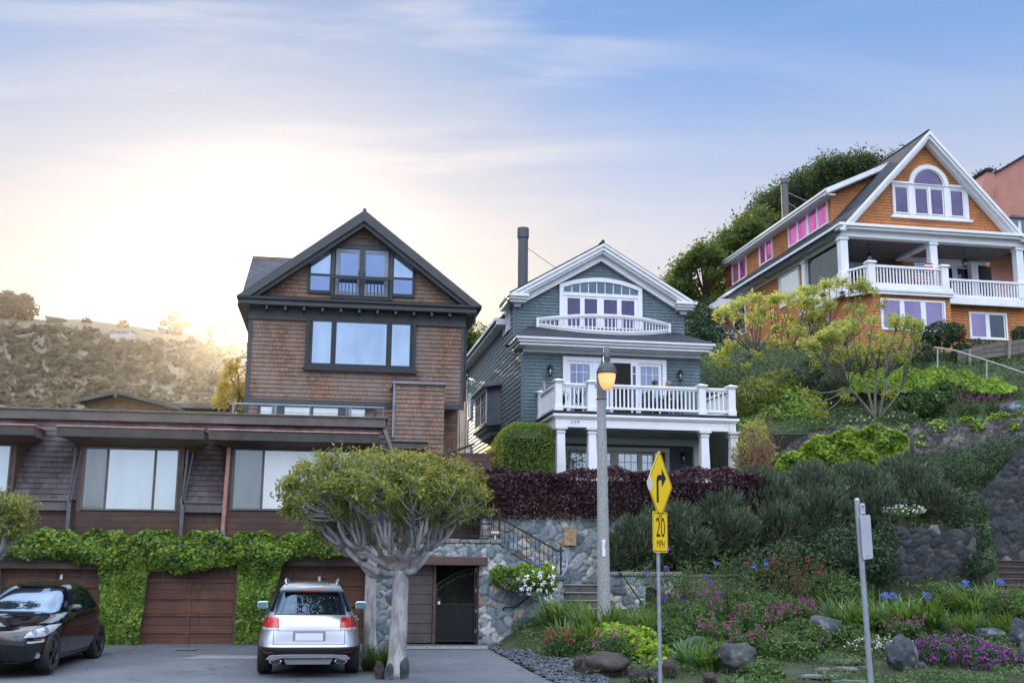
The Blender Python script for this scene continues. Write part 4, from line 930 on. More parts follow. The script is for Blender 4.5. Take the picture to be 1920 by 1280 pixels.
    window(t, (6.24, 12.76, 8.26, 14.10), [(6.36, 12.88, 7.10, 13.99), (7.32, 12.88, 8.08, 13.99)], -.03, wh, [MT['glass_lilac'], MT['glass_dark']], cw=.08, sw=.05)
    window(t, (6.62, 14.72, 8.60, 17.30), [(6.80, 14.95, 7.40, 17.1), (7.70, 14.95, 8.36, 17.1)], 3.0, wh, MT['glass_dark'], cw=.1, sw=.07, name='porch_door')
    window(t, (.70, 14.72, 3.20, 17.24), [(.95, 14.95, 1.72, 17.1), (1.84, 14.95, 2.50, 17.1), (2.62, 14.95, 3.06, 17.1)], 4.65, wh, MT['glass_teal'], cw=.1, sw=.05, name='porch_door')
    window(t, (-7.70, 15.6, -5.15, 17.36), [(-7.56, 15.74, -5.30, 17.24)], -.03, wh, MT['glass_pale'], cw=.08, sw=.05, m=SIDE(0))
    window(t, (-2.95, 12.5, -2.05, 14.1), [(-2.85, 12.6, -2.15, 14.0)], -.03, wh, MT['glass_dark'], cw=.08, sw=.04, m=SIDE(0))
    window(t, (-11.6, 12.6, -10.4, 14.3), [(-11.5, 12.7, -10.5, 14.2)], -.03, wh, MT['glass_dark'], cw=.08, sw=.04, m=SIDE(0))
    window(t, (-14.6, 15.2, -12.6, 17.1), [(-14.45, 15.3, -12.75, 17.0)], -.03, wh, MT['glass_dark'], cw=.12, sw=.05, m=SIDE(0))
    b = MB(); b.box(-1.3, 13.4, 14.5, -.05, 17.6, 15.5); b.box(-1.3, 13.4, 17.0, -.05, 17.6, 17.4); b.box(-1.3, 13.4, 12.4, -1.1, 13.6, 17.0); b.build('rear_porch', MT['white_old'], t)
    b = MB(); b.box(8.66, 2.92, 14.71, 9.6, 3.0, 17.28); b.build('dark_end_panel', MT['void'], t)  # near-black panel stands in for the shade of the open porch end
    b = MB(); b.lathe([(.20, 0), (.20, 2.7), (.25, 2.72), (.25, 2.95), (.05, 3.0)], (1.15, 9.2, 20.6), 16); ch = b.build('chimney_pipe', plain('weathered_pipe', (.15, .13, .13), .6, .2), t)
    b = MB(); b.tube([(1.3, 9.2, 22.8), (2.8, 8.6, 21.9)], .02, 5); b.tube([(1.3, 9.2, 22.2), (2.2, 8.9, 21.5)], .02, 5); b.build('stay_wire', MT['metal_grey'], ch)
    return t
orange_house = build_orange_house()
def porch_lantern(x, y, label):
    t = thing('hanging_lantern', label, 'lantern', tuple(Ow(x, y, 17.5)), OT, 'lanterns under the porch ceiling of the orange house')
    b = MB(); b.tube([(0, 0, 0), (0, 0, -.42)], .012, 5); b.lathe([(.07, -.03), (.07, 0)], (0, 0, 0), 10); b.lathe([(.16, 0), (.10, .09), (.03, .17)], (0, 0, -.60), 10); b.lathe([(.03, 0), (.12, .03)], (0, 0, -.86), 10); b.build('lantern_frame', MT['black_iron'], t)
    b = MB(); b.lathe([(.08, 0), (.15, .10), (.14, .23)], (0, 0, -.83), 10); b.build('lantern_glass', MT['glass_grey'], t, smooth=True)
porch_lantern(1.75, 1.0, 'dark lantern hanging under the orange house porch, between its corner and middle columns')
porch_lantern(6.9, 1.0, 'dark lantern hanging before the glazed double doors of the orange house porch')
def build_flag():
    t = thing('flag', 'stars and stripes flag hung behind the white bay railing of the orange house', 'flag', tuple(Ow(2.95, -1.02, 15.15)), OT)
    W_, H = .95, .98; red, whm, blue = plain('flag_red', (.40, .03, .045), .8, .05), plain('flag_white', (.72, .70, .68), .8, .05), plain('flag_blue', (.05, .09, .17), .8, .05)
    b = MB(); n = 16; wav = lambda x: .03 * math.sin(x * 11)
    for s in range(13):
        z0, z1 = H * (1 - (s + 1) / 13), H * (1 - s / 13); b.cur = s % 2
        for i in range(n):
            xa, xb = W_ * i / n, W_ * (i + 1) / n
            if s < 7 and xb < .58 * W_: continue
            b.quad((xa, wav(xa), z0), (xb, wav(xb), z0), (xb, wav(xb), z1), (xa, wav(xa), z1))
    b.build('stripes', [red, whm], t)
    b = MB()
    for i in range(9): xa, xb = W_ * i / n, W_ * (i + 1) / n; b.quad((xa, wav(xa), H * 6 / 13), (xb, wav(xb), H * 6 / 13), (xb, wav(xb), H), (xa, wav(xa), H))
    cn = b.build('canton', blue, t)
    b = MB()
    for r in range(5):
        for c in range(6):
            x, z = .05 + c * .088, H * 6 / 13 + .06 + r * .10
            P = [(x + (.03 if k % 2 == 0 else .012) * math.sin(k * math.pi / 5), wav(x) - .006, z + (.03 if k % 2 == 0 else .012) * math.cos(k * math.pi / 5)) for k in range(10)]; b.poly(P)
    b.build('stars', whm, cn)
build_flag()
# pink house at the right edge, low house and chimney beyond the garage roof
def build_pink_house():
    y = 64; P = lambda u, v: at(u, v, y)
    t = thing('pink_house', 'pink stucco house with a small white dormer behind the orange house', 'house', (28.6, y, 0), rad(6))
    b = MB(); q = [(-1.4, 10), (-1.4, 21.6), (-.25, 25.15), (.0, 25.15), (.25, 25.0), (3.4, 26.9), (9, 26.9), (9, 10)]; b.prism(q, 0, 9); b.build('wall', MT['pink_stucco'], t)
    b = MB(); b.prism([(.2, 25.0), (.25, 25.12), (3.4, 27.05), (9, 27.05), (9, 26.9), (3.4, 26.92)], -.15, 9); b.box(-.35, -.1, 25.15, .12, 8, 25.32); b.build('roof', MT['dark_roof'], t)
    b = MB(); b.tube([(.3, -.06, 24.4), (-.9, -.06, 21.4), (-.9, -.06, 14)], .05, 6); b.build('downspout', MT['pink_stucco'], t)
    b = MB(); b.box(.35, -1.1, 20.9, 1.75, .0, 21.9); d = b.build('dormer', MT['white'], t)
    b = MB(); b.add([(.15, -1.3, 21.9), (1.95, -1.3, 21.9), (1.95, .2, 21.9), (.15, .2, 21.9), (1.05, -.2, 22.45)], [(3, 2, 1, 0), (0, 1, 4), (1, 2, 4), (2, 3, 4), (3, 0, 4)]); b.build('dormer_roof', MT['asphalt_roof'], d)
    b = MB(); b.box(.45, -1.115, 21.0, .8, -1.10, 21.8); b.box(1.0, -1.115, 21.0, 1.62, -1.10, 21.82); b.build('pane', MT['glass_teal'], d)
    b = MB(); b.prism([(-1.6, 20.4), (1.0, 20.6), (2.2, 21.2), (9, 21.2), (9, 20.0), (-1.6, 20.0)], -2.2, -.02); b.build('lower_roof', MT['dark_roof'], t)
build_pink_house()
def build_low_houses():
    t = thing('low_house', 'low brown gabled house behind the garage roof', 'house', (-15.55, 44, 0), rad(6))
    b = MB(); b.prism([(-1.2, 2), (-1.2, 8.02), (0, 8.32), (2.0, 7.85), (2.0, 2)], 0, 6); b.build('wall', plain('tan_boards', (.24, .15, .09), .8, .2), t)
    b = MB()
    b.prism([(-1.42, 7.98), (0, 8.36), (0, 8.50), (-1.46, 8.12)], -.5, 6); b.prism([(0, 8.36), (2.4, 7.78), (2.4, 7.92), (0, 8.50)], -.5, 6); b.box(-.07, -.55, 8.20, .07, -.44, 8.47); b.build('roof', MT['brown_trim'], t)
    t = thing('flat_house', 'flat roofed house with a square chimney behind the garage roof', 'house', (-14.6, 47, 0), rad(6))
    b = MB(); b.box(.3, 0, 2, 3.1, 6, 8.15); w = b.build('wall', plain('beige_boards', (.30, .23, .15), .8, .15), t)
    b = MB(); b.box(.0, -.5, 8.22, 3.3, 6.3, 8.40); b.build('roof', MT['brown_trim'], t)
    b = MB(); b.box(2.55, 1.0, 8.40, 2.95, 1.6, 8.74); b.build('chimney', MT['brown_shingle'], t)
    window(t, (2.0, 7.2, 2.95, 8.0), [(2.1, 7.3, 2.85, 7.92)], 0, MT['white'], MT['glass_pale'])
build_low_houses()
# ================================================================== leaves, blades and branches
RNG = np.random.default_rng(7)
def unit(a): return a / np.maximum(np.linalg.norm(a, axis=-1, keepdims=True), 1e-9)
def mesh_np(name, V, F, mats, parent=None, mi=None, smooth=False):
    me = bpy.data.meshes.new(name); nv, nf, k = len(V), len(F), F.shape[1]
    me.vertices.add(nv); me.vertices.foreach_set('co', np.ascontiguousarray(V, np.float32).ravel())
    me.loops.add(nf * k); me.loops.foreach_set('vertex_index', np.ascontiguousarray(F, np.int32).ravel())
    me.polygons.add(nf); me.polygons.foreach_set('loop_start', np.arange(0, nf * k, k, dtype=np.int32)); me.polygons.foreach_set('loop_total', np.full(nf, k, np.int32))
    if mi is not None: me.polygons.foreach_set('material_index', np.ascontiguousarray(mi, np.int32))
    if smooth: me.polygons.foreach_set('use_smooth', np.ones(nf, bool))
    for m in (mats if isinstance(mats, (list, tuple)) else [mats]): me.materials.append(m)
    me.update(); me.validate()
    o = bpy.data.objects.new(name, me); COL.objects.link(o)
    if parent is not None: o.parent = parent
    return o
def leaves(pos, nrm, size, aspect=.5, droop=.3, spread=.8, up=.2, rng=RNG, fold=.25):
    """one small folded leaf (two triangles) at every point, facing roughly along nrm"""
    n = len(pos); nrm = unit(nrm + spread * rng.normal(size=(n, 3)) + np.array([0, 0, up]))
    a = rng.normal(size=(n, 3)) - np.array([0, 0, droop]); a = unit(a - nrm * (a * nrm).sum(1, keepdims=True)); c = np.cross(nrm, a)
    L = (size * rng.uniform(.65, 1.3, n))[:, None] if np.ndim(size) == 0 else (size * rng.uniform(.75, 1.25, n))[:, None]
    w = L * aspect * .5; base = pos - a * L * .5; tip = pos + a * L * .5
    r = pos + c * w + nrm * w * fold - a * L * .08; l = pos - c * w + nrm * w * fold - a * L * .08
    V = np.stack([base, r, tip, l], 1).reshape(-1, 3); i = np.arange(n)[:, None] * 4
    F = np.concatenate([i + np.array([0, 1, 2]), i + np.array([0, 2, 3])], 0)
    return V, F
def sprigs(pos, d, length, width, rng=RNG):
    """narrow upright sprigs"""
    n = len(pos); d = unit(d); c = unit(np.cross(d, rng.normal(size=(n, 3)))); L = (length * rng.uniform(.6, 1.3, n))[:, None]; w = (width * rng.uniform(.7, 1.3, n))[:, None]
    V = np.stack([pos - c * w * .5, pos + c * w * .5, pos + d * L * .65 + c * w * .45, pos + d * L, pos + d * L * .65 - c * w * .45], 1).reshape(-1, 3); i = np.arange(n)[:, None] * 5
    return V, np.concatenate([i + np.array([0, 1, 2]), i + np.array([0, 2, 4]), i + np.array([4, 2, 3])], 0)
def blades(pos, az, length, width, lean, rng=RNG, seg=5, curl=1.3):
    """arching strap leaves"""
    n = len(pos); t = np.linspace(0, 1, seg + 1); dirh = np.stack([np.cos(az), np.sin(az), 0 * az], 1); side = np.stack([-np.sin(az), np.cos(az), 0 * az], 1)
    ang = lean[:, None] + curl * t[None] ** 1.5 * (.4 + lean[:, None]); dl = length[:, None] / seg
    hx = np.concatenate([np.zeros((n, 1)), np.cumsum(np.sin(ang[:, :-1]) * dl, 1)], 1); hz = np.concatenate([np.zeros((n, 1)), np.cumsum(np.cos(ang[:, :-1]) * dl, 1)], 1)
    P = pos[:, None] + dirh[:, None] * hx[..., None] + np.array([0, 0, 1.0]) * hz[..., None]
    w = width[:, None] * np.array([.7, 1, 1, .9, .6, .08][:seg + 1] if seg == 5 else np.linspace(1, .1, seg + 1))[None]
    A = P + side[:, None] * w[..., None] * .5; B = P - side[:, None] * w[..., None] * .5
    V = np.stack([A, B], 2).reshape(-1, 3); k = 2 * (seg + 1); i = (np.arange(n) * k)[:, None, None]; j = (np.arange(seg) * 2)[None, :, None]
    return V, (i + j + np.array([0, 1, 3, 2])[None, None]).reshape(-1, 4)
def in_blob(c, r, n, rng=RNG, shell=.55):
    d = unit(rng.normal(size=(n, 3))); q = shell + (1 - shell) * rng.uniform(size=(n, 1)) ** .6
    return np.asarray(c) + d * q * np.asarray(r), d
def join(parts):
    V = []; F = []; k = 0
    for v, f in parts: V.append(v); F.append(f + k); k += len(v)
    return np.concatenate(V), np.concatenate(F)
def bez(a, c, d, n): return [a.lerp(c, t).lerp(c.lerp(d, t), t) for t in [i / n for i in range(n + 1)]]
def branch_tree(b, fork, tips, n_main, r0, rng, sag=.25, seg=5, nside=6, rtip=.008, lift=.35, sub=4, wob=.06):
    """limbs from a fork out to every tip, through two tiers of joints"""
    T = np.array([list(t) for t in tips]); f = np.array(list(fork)); az = np.arctan2(T[:, 1] - f[1], T[:, 0] - f[0]); order = np.argsort(az)
    for g in np.array_split(order, n_main):
        if not len(g): continue
        m = T[g].mean(0); j1 = Vector(f * .42 + m * .58 + np.array([0, 0, -lift * np.linalg.norm(m - f) * .3]) + rng.normal(size=3) * .05); F0 = Vector(fork)
        c1 = F0.lerp(j1, .5) + Vector((0, 0, -sag * (j1 - F0).length * .5)) + Vector(rng.normal(size=3) * wob * (j1 - F0).length)
        b.tube([p + Vector(rng.normal(size=3) * r0 * .22) * (0 < i < seg) for i, p in enumerate(bez(F0, c1, j1, seg))], [r0 * (1 - .45 * i / seg) for i in range(seg + 1)], nside + 2)
        gg = g[np.argsort(T[g][:, 2] + rng.normal(size=len(g)) * .15)]
        for h in np.array_split(gg, max(1, min(sub, len(gg)))):
            if not len(h): continue
            m2 = T[h].mean(0); j2 = j1.lerp(Vector(m2), .6) + Vector(rng.normal(size=3) * .06); c2 = j1.lerp(j2, .5) + Vector((0, 0, -sag * .35 * (j2 - j1).length)) + Vector(rng.normal(size=3) * wob * 1.6 * (j2 - j1).length)
            b.tube(bez(j1, c2, j2, 4), [r0 * (.5 - .22 * i / 4) for i in range(5)], nside)
            for k in h:
                e = Vector(T[k]); c3 = j2.lerp(e, .5) + Vector(rng.normal(size=3) * .07) + Vector((0, 0, -.12 * (e - j2).length))
                b.tube(bez(j2, c3, e, 3), [r0 * .26, r0 * .18, r0 * .12, rtip], 4, cap=False)
BARK = plain('grey_bark', (.42, .405, .39), .85, .3, 7, bump=1.0, c2=(.155, .14, .13), stretch=(1, 1, .35), fine=26)
BARK_DK = plain('dark_bark', (.10, .08, .06), .9, .3, 5, bump=.8)
LM = {
 'ivy': leafmat('ivy_leaf', (.018, .045, .008), (.095, .185, .018), (.30, .42, .045), .3, .4, clump=2.6),
 'prune': leafmat('olive_leaf', (.045, .070, .016), (.15, .185, .035), (.28, .30, .055), .3, .45),
 'prune_tip': leafmat('yellow_leaf', (.10, .115, .020), (.21, .20, .028), (.38, .32, .04), .4, .45),  # yellow stands for the sun caught by the clipped crown tops
 'box': leafmat('box_hedge_leaf', (.035, .065, .012), (.10, .165, .022), (.19, .27, .04), .3, .5),
 'purple': leafmat('purple_hedge_leaf', (.018, .009, .012), (.050, .017, .026), (.105, .038, .048), .2, .45, tcol=(.12, .03, .04)),
 'purple_low': leafmat('olive_hedge_leaf', (.035, .028, .012), (.085, .065, .018), (.16, .12, .03), .25, .5),
 'rosemary': leafmat('rosemary_needle', (.018, .032, .016), (.055, .082, .042), (.14, .175, .11), .2, .6),
 'shrub': leafmat('dark_shrub_leaf', (.010, .026, .012), (.024, .055, .022), (.05, .095, .035), .25, .45),
 'vine': leafmat('vine_leaf', (.045, .095, .008), (.15, .26, .018), (.34, .44, .040), .35, .45),
 'sunny': leafmat('pale_green_leaf', (.10, .14, .03), (.27, .30, .06), (.48, .46, .11), .45, .45),
 'tree': leafmat('broad_tree_leaf', (.010, .028, .006), (.034, .078, .010), (.09, .155, .018), .4, .5, tcol=(.30, .34, .02)),
 'pine': leafmat('dark_conifer_leaf', (.007, .022, .008), (.016, .045, .014), (.042, .085, .022), .3, .55, tcol=(.2, .26, .02)),
 'strap': leafmat('strap_leaf', (.022, .060, .014), (.065, .14, .022), (.17, .25, .05), .3, .35),
 'herb': leafmat('herb_leaf', (.016, .040, .010), (.050, .105, .024), (.11, .18, .04), .3, .55),
 'grass': leafmat('grass_blade', (.020, .040, .010), (.045, .075, .016), (.09, .12, .03), .3, .6),
 'pink': leafmat('pink_petal', (.16, .022, .085), (.30, .05, .17), (.45, .12, .28), .3, .6),
 'red': leafmat('crimson_petal', (.18, .015, .025), (.34, .03, .05), (.45, .07, .09), .3, .6),
 'magenta': leafmat('magenta_petal', (.07, .006, .085), (.18, .015, .20), (.34, .05, .36), .3, .6),
 'blue': leafmat('blue_petal', (.05, .08, .40), (.12, .17, .65), (.22, .30, .80), .3, .6),
 'violet': leafmat('violet_petal', (.10, .02, .45), (.18, .05, .62), (.30, .12, .75), .3, .6),
 'white': leafmat('white_petal', (.55, .55, .55), (.78, .78, .76), (.88, .88, .86), .3, .6),
 'twig': leafmat('russet_twig_leaf', (.10, .05, .03), (.20, .09, .06), (.30, .15, .10), .3, .6),
 'gold': leafmat('golden_backlit_leaf', (.10, .10, .015), (.22, .20, .02), (.40, .32, .03), .5, .45, tcol=(.8, .6, .05)),  # gold of the backlight is put into the leaf colour
 'hill': leafmat('far_tree_leaf', (.165, .130, .080), (.172, .136, .084), (.18, .142, .088), .55, .7, tcol=(.26, .2, .12)),  # same haze glow painted into the far leaves
}
# ================================================================== cars
def pchip(xs, ys, q):
    xs, ys, q = np.asarray(xs, float), np.asarray(ys, float), np.asarray(q, float); h = np.diff(xs); d = np.diff(ys) / h; m = np.zeros_like(ys); m[0], m[-1] = d[0], d[-1]
    for i in range(1, len(xs) - 1):
        if d[i - 1] * d[i] > 0: w1, w2 = 2 * h[i] + h[i - 1], h[i] + 2 * h[i - 1]; m[i] = (w1 + w2) / (w1 / d[i - 1] + w2 / d[i])
    k = np.clip(np.searchsorted(xs, q) - 1, 0, len(h) - 1); t = (q - xs[k]) / h[k]
    return (2 * t**3 - 3 * t**2 + 1) * ys[k] + (t**3 - 2 * t**2 + t) * h[k] * m[k] + (-2 * t**3 + 3 * t**2) * ys[k + 1] + (t**3 - t**2) * h[k] * m[k + 1]
class Shell:
    """a car body as a stack of rounded plan outlines: rows of (z, rear y, front y, half width, squareness)"""
    def __init__(s, rows): s.r = np.array(rows, float)
    def par(s, z): return [pchip(s.r[:, 0], s.r[:, k], z) for k in (1, 2, 3, 4)]
    def pt(s, t, z, off=0.0):
        yr, yf, w, n = s.par(z); c, si = np.cos(t), np.sin(t); w = w + off; L = (yf - yr) / 2 + off
        return np.stack([w * np.sign(c) * np.abs(c) ** (2 / n), (yr + yf) / 2 + L * np.sign(si) * np.abs(si) ** (2 / n), z + 0 * t], -1)
    def tx(s, x, z, front=False):
        _, _, w, n = s.par(z); a = np.arccos(np.clip(np.abs(x) / w, 0, .9999) ** (n / 2)); a = np.where(x < 0, np.pi - a, a); return a if front else -a
    def ty(s, y, z, left=True):
        yr, yf, w, n = s.par(z); q = np.clip((y - (yr + yf) / 2) / ((yf - yr) / 2), -.9999, .9999); a = np.arcsin(np.sign(q) * np.abs(q) ** (n / 2)); return np.pi - a if left else a
    def body(s, z0, z1, nz, N=128, cap=True):
        zs = np.linspace(z0, z1, nz); th = np.linspace(0, 2 * np.pi, N, endpoint=False); th = th - .16 * np.sin(4 * th)     # more points round the corners
        V = np.concatenate([s.pt(th, np.full(N, z)) for z in zs]); F = [(i * N + k, i * N + (k + 1) % N, (i + 1) * N + (k + 1) % N, (i + 1) * N + k) for i in range(nz - 1) for k in range(N)]
        b = MB(); F2 = F + ([tuple(range((nz - 1) * N, nz * N)), tuple(range(N))[::-1]] if cap else []); b.add(V.tolist(), F2); return b
    def patch(s, T0, T1, z0, z1, off, nt=16, nz=8):
        """a skin lying on the body; T0, T1 are functions of z giving the angle range"""
        zs = np.linspace(z0, z1, nz); V = []
        for z in zs:
            t = np.linspace(float(T0(z)), float(T1(z)), nt); V.append(s.pt(t, np.full(nt, z), off))
        V = np.concatenate(V); F = [(i * nt + k, i * nt + k + 1, (i + 1) * nt + k + 1, (i + 1) * nt + k) for i in range(nz - 1) for k in range(nt - 1)]
        b = MB(); b.add(V.tolist(), F); return b
    def xpatch(s, x0, x1, z0, z1, off, front=False, nt=14, nz=8):
        f = lambda v: (v if callable(v) else (lambda z: v))
        return s.patch(lambda z: s.tx(np.array(f(x0)(z)), np.array(z), front), lambda z: s.tx(np.array(f(x1)(z)), np.array(z), front), z0, z1, off, nt, nz)
    def ypatch(s, y0, y1, z0, z1, off, left=True, nt=14, nz=8):
        f = lambda v: (v if callable(v) else (lambda z: v))
        return s.patch(lambda z: s.ty(np.array(f(y0)(z)), np.array(z), left), lambda z: s.ty(np.array(f(y1)(z)), np.array(z), left), z0, z1, off, nt, nz)
def carve(o, cyls):
    for (y, z, r) in cyls:
        b = MB(); b.tube([(-1.3, y, z), (1.3, y, z)], r, 40); c = b.build('cutter', MT['black']); m = o.modifiers.new('arch', 'BOOLEAN'); m.operation = 'DIFFERENCE'; m.solver = 'EXACT'; m.object = c
        dg = bpy.context.evaluated_depsgraph_get(); me = bpy.data.meshes.new_from_object(o.evaluated_get(dg)); o.modifiers.clear(); o.data = me; bpy.data.objects.remove(c)
    for p in o.data.polygons: p.use_smooth = True
    o.data.set_sharp_from_angle(angle=rad(38)) if hasattr(o.data, 'set_sharp_from_angle') else None
def car_paint(name, c, metal, rough, coat=1.0):
    m, nt, bs = new_mat(name); bs.inputs['Base Color'].default_value = (*c, 1); bs.inputs['Metallic'].default_value = metal; bs.inputs['Roughness'].default_value = rough; bs.inputs['Coat Weight'].default_value = coat; bs.inputs['Coat Roughness'].default_value = .03
    n = _noise(nt, _vec(nt), 900, 1); nt.links.new(_mix(nt, .12 if metal else 0.0, c, n, 'OVERLAY'), bs.inputs['Base Color']); return m
SILVER, BLACKP = car_paint('silver_paint', (.52, .53, .56), .75, .34), car_paint('black_paint', (.003, .0035, .005), 0.0, .06, .6)
PLASTIC = plain('black_plastic', (.014, .014, .016), .55, .1); RUBBER = plain('tyre_rubber', (.016, .016, .016), .8, .15, 10, bump=.2); CHROME = plain('chrome', (.55, .56, .58), .12, .03, metal=1.0)
CARGLASS = glass('car_glass', (.34, .46, .60), (.004, .006, .008), .20, wob=.02); SCREEN = glass('windscreen_glass', (.42, .55, .72), (.015, .02, .025), .27, wob=.02)
def lens(name, c, em=0.0):
    m, nt, bs = new_mat(name); bs.inputs['Base Color'].default_value = (*c, 1); bs.inputs['Roughness'].default_value = .12; bs.inputs['Coat Weight'].default_value = .8
    v = _vec(nt, 'Object', (1, 1, 1)); nt.links.new(_ramp(nt, _noise(nt, v, 38, 2), [(.35, tuple(x * .6 for x in c)), (.65, c)]), bs.inputs['Base Color']); return m
RED, CLEAR, AMBER, HEADL = lens('red_lens', (.62, .022, .018)), lens('clear_lens', (.62, .62, .64)), lens('amber_lens', (.75, .22, .01)), lens('headlight_lens', (.50, .54, .60))
def wheel(parent, x, y, r, w, spokes, rim_m, side):
    b = MB(); prof = [(r * .66, -w / 2 + .02), (r * .90, -w / 2), (r * .97, -w / 2 + .02), (r, -w / 2 + .05), (r, w / 2 - .05), (r * .97, w / 2 - .02), (r * .90, w / 2), (r * .66, w / 2 - .02)]
    P = []; F = []; n = 44
    for rr, d in prof:
        for k in range(n): a = 2 * math.pi * k / n; P.append((x + side * d, y + rr * math.cos(a), r + rr * math.sin(a)))
    m = len(prof)
    for i in range(m):
        for k in range(n): j = (i + 1) % m; F.append((i * n + k, i * n + (k + 1) % n, j * n + (k + 1) % n, j * n + k))
    b.add(P, F); t = b.build('wheel', RUBBER, parent, smooth=True); b = MB(); xo = x + side * (w / 2 - .03)
    for k in range(spokes):
        a = 2 * math.pi * (k + .25) / spokes
        for da in (-.10, .10): b.bar((xo, y + .06 * math.cos(a), r + .06 * math.sin(a)), (xo - side * .0, y + r * .66 * math.cos(a + da), r + r * .66 * math.sin(a + da)), .05, .03, (1, 0, 0))
    b.tube([(xo - side * .05, y, r), (xo + side * .025, y, r)], .07, 14)
    ring = []; 
    for k in range(33): a = 2 * math.pi * k / 32; ring.append((xo, y + r * .66 * math.cos(a), r + r * .66 * math.sin(a)))
    b.tube(ring, .018, 6, cap=False); b.build('rim', rim_m, t)
    b = MB(); b.tube([(x - side * .06, y, r), (x - side * .02, y, r)], r * .64, 24); b.build('brake_disc', PLASTIC, t)
def silver_suv():
    t = thing('silver_suv', 'silver SUV seen from behind, parked facing the right hand garage door', 'car', (-3.735, 21.6, .03), rad(9.2))
    up = Shell([(.20, .30, 4.4, .62, 4.5), (.30, .12, 4.55, .72, 5), (.40, .05, 4.68, .90, 6), (.52, .0, 4.74, .965, 7), (.60, .02, 4.75, .972, 7), (.80, .05, 4.73, .935, 6.5), (.95, .08, 4.66, .905, 6), (1.04, .12, 4.50, .870, 6), (1.10, .155, 4.0, .835, 5.5), (1.16, .20, 3.45, .80, 5), (1.35, .33, 3.0, .715, 4.8), (1.55, .48, 2.55, .625, 4.5), (1.62, .56, 2.38, .575, 4), (1.67, .72, 2.2, .50, 3.6), (1.70, .95, 2.0, .40, 3), (1.712, 1.2, 1.8, .2, 2.6)])
    o = up.body(.545, 1.71, 90).build('body', SILVER, t, smooth=True); carve(o, [(.93, .385, .45), (3.83, .385, .45)])
    o = up.body(.20, .541, 26).build('lower_cladding', PLASTIC, t, smooth=True); carve(o, [(.93, .385, .45), (3.83, .385, .45)])
    for y in (.93, 3.83):
        for s in (-1, 1): wheel(t, s * .83, y, .385, .27, 5, MT['metal_grey'], s)
    wx = lambda z: np.interp(z, [1.13, 1.56], [.66, .575])
    up.xpatch(lambda z: -wx(z), wx, 1.135, 1.555, .006, nt=26, nz=14).build('rear_window', CARGLASS, t, smooth=True)
    up.xpatch(lambda z: -wx(z) - .012, lambda z: wx(z) + .012, 1.122, 1.568, .003, nt=26, nz=14).build('window_seal', PLASTIC, t, smooth=True)
    b = MB(); Q = [(-.59, .40, 1.585), (.59, .40, 1.585), (.52, .80, 1.675), (-.52, .80, 1.675)]; b.add(Q + [(x, y + .01, z - .03) for x, y, z in Q], [(0, 1, 2, 3), (7, 6, 5, 4), (0, 4, 5, 1), (0, 3, 7, 4), (1, 5, 6, 2)]); sp = b.build('spoiler', SILVER, t)
    b = MB(); b.box(-.22, .405, 1.548, .22, .43, 1.567); b.build('brake_light', RED, sp)
    b = MB(); b.box(-.55, .42, 1.53, .55, .52, 1.552); b.build('spoiler_underside', PLASTIC, sp)
    for s in (-1, 1):
        tl = thing('taillight', None, None); tl.parent = t
        T_in = lambda z: up.tx(np.array(s * np.interp(z, [.85, .93, 1.06, 1.085], [.565, .56, .57, .60])), np.array(z)); T_out = lambda z: -np.pi / 2 + s * np.interp(z, [.85, 1.085], [1.17, 1.10])
        up.patch(T_in, T_out, .895, 1.082, .010, nt=34, nz=12).build('red_lens', RED, tl, smooth=True); up.patch(T_in, T_out, .850, .893, .010, nt=34, nz=4).build('clear_lens', CLEAR, tl, smooth=True)
        up.xpatch(s * .775, s * .785, .85, 1.08, .0115, nt=3).build('lens_split', PLASTIC, tl)
        up.xpatch(s * .64, s * .94, .438, .458, .008, nt=8, nz=3).build('reflector', RED, t)
        b = MB(); b.lathe([(.085, 0), (.095, .02), (.095, .05), (.08, .055)], (0, 0, 0), 16, 1.25, .55); ex = b.build('exhaust_tip', CHROME, t); ex.location = (s * .60, .10, .285); ex.rotation_euler = (rad(90), 0, 0)
        b = MB(); b.lathe([(.075, 0), (.07, .05)], (0, 0, -.004), 16, 1.25, .55); h = b.build('exhaust_hole', MT['black'], ex); h.location = (0, 0, .055)
    # tailgate seams, number plate, bumper skid
    b = MB(); b.m = None; q = []
    def seam(x0, x1, z0, z1): q.append(up.xpatch(x0, x1, z0, z1, .0035, nt=10, nz=8))
    seam(-.66, -.652, .60, 1.12); seam(.652, .66, .60, 1.12); seam(-.66, .66, .592, .60); seam(-.60, .60, .838, .844)
    for k in q: b.add(k.v, k.f)
    b.build('tailgate_seam', PLASTIC, t)
    up.xpatch(-.30, .30, .655, .832, .004, nt=8).build('plate_recess', plain('recess_silver', (.20, .21, .23), .4, .05, metal=.5), t)
    b = MB(); b.box(-.255, .022, .665, .255, .032, .800); b.build('number_plate', plain('blank_plate', (.72, .74, .78), .4, .03), t)
    b = MB(); P = [(-.78, .33), (-.70, .40), (-.4, .415), (.4, .415), (.70, .40), (.78, .33), (.66, .30), (.5, .345), (-.5, .345), (-.66, .30)]; b.prism(P, -.012, .10); b.prism([(-.46, .335), (.46, .335), (.40, .23), (-.40, .23)], .03, .2); b.build('bumper_skid', plain('skid_silver', (.22, .225, .24), .4, .05, metal=.5), t, bevel=.008)
    b = MB()
    for x in (-.26, -.02, .22): b.box(x, -.018, .352, x + .11, .0, .375)
    b.build('tow_covers', CHROME, t)
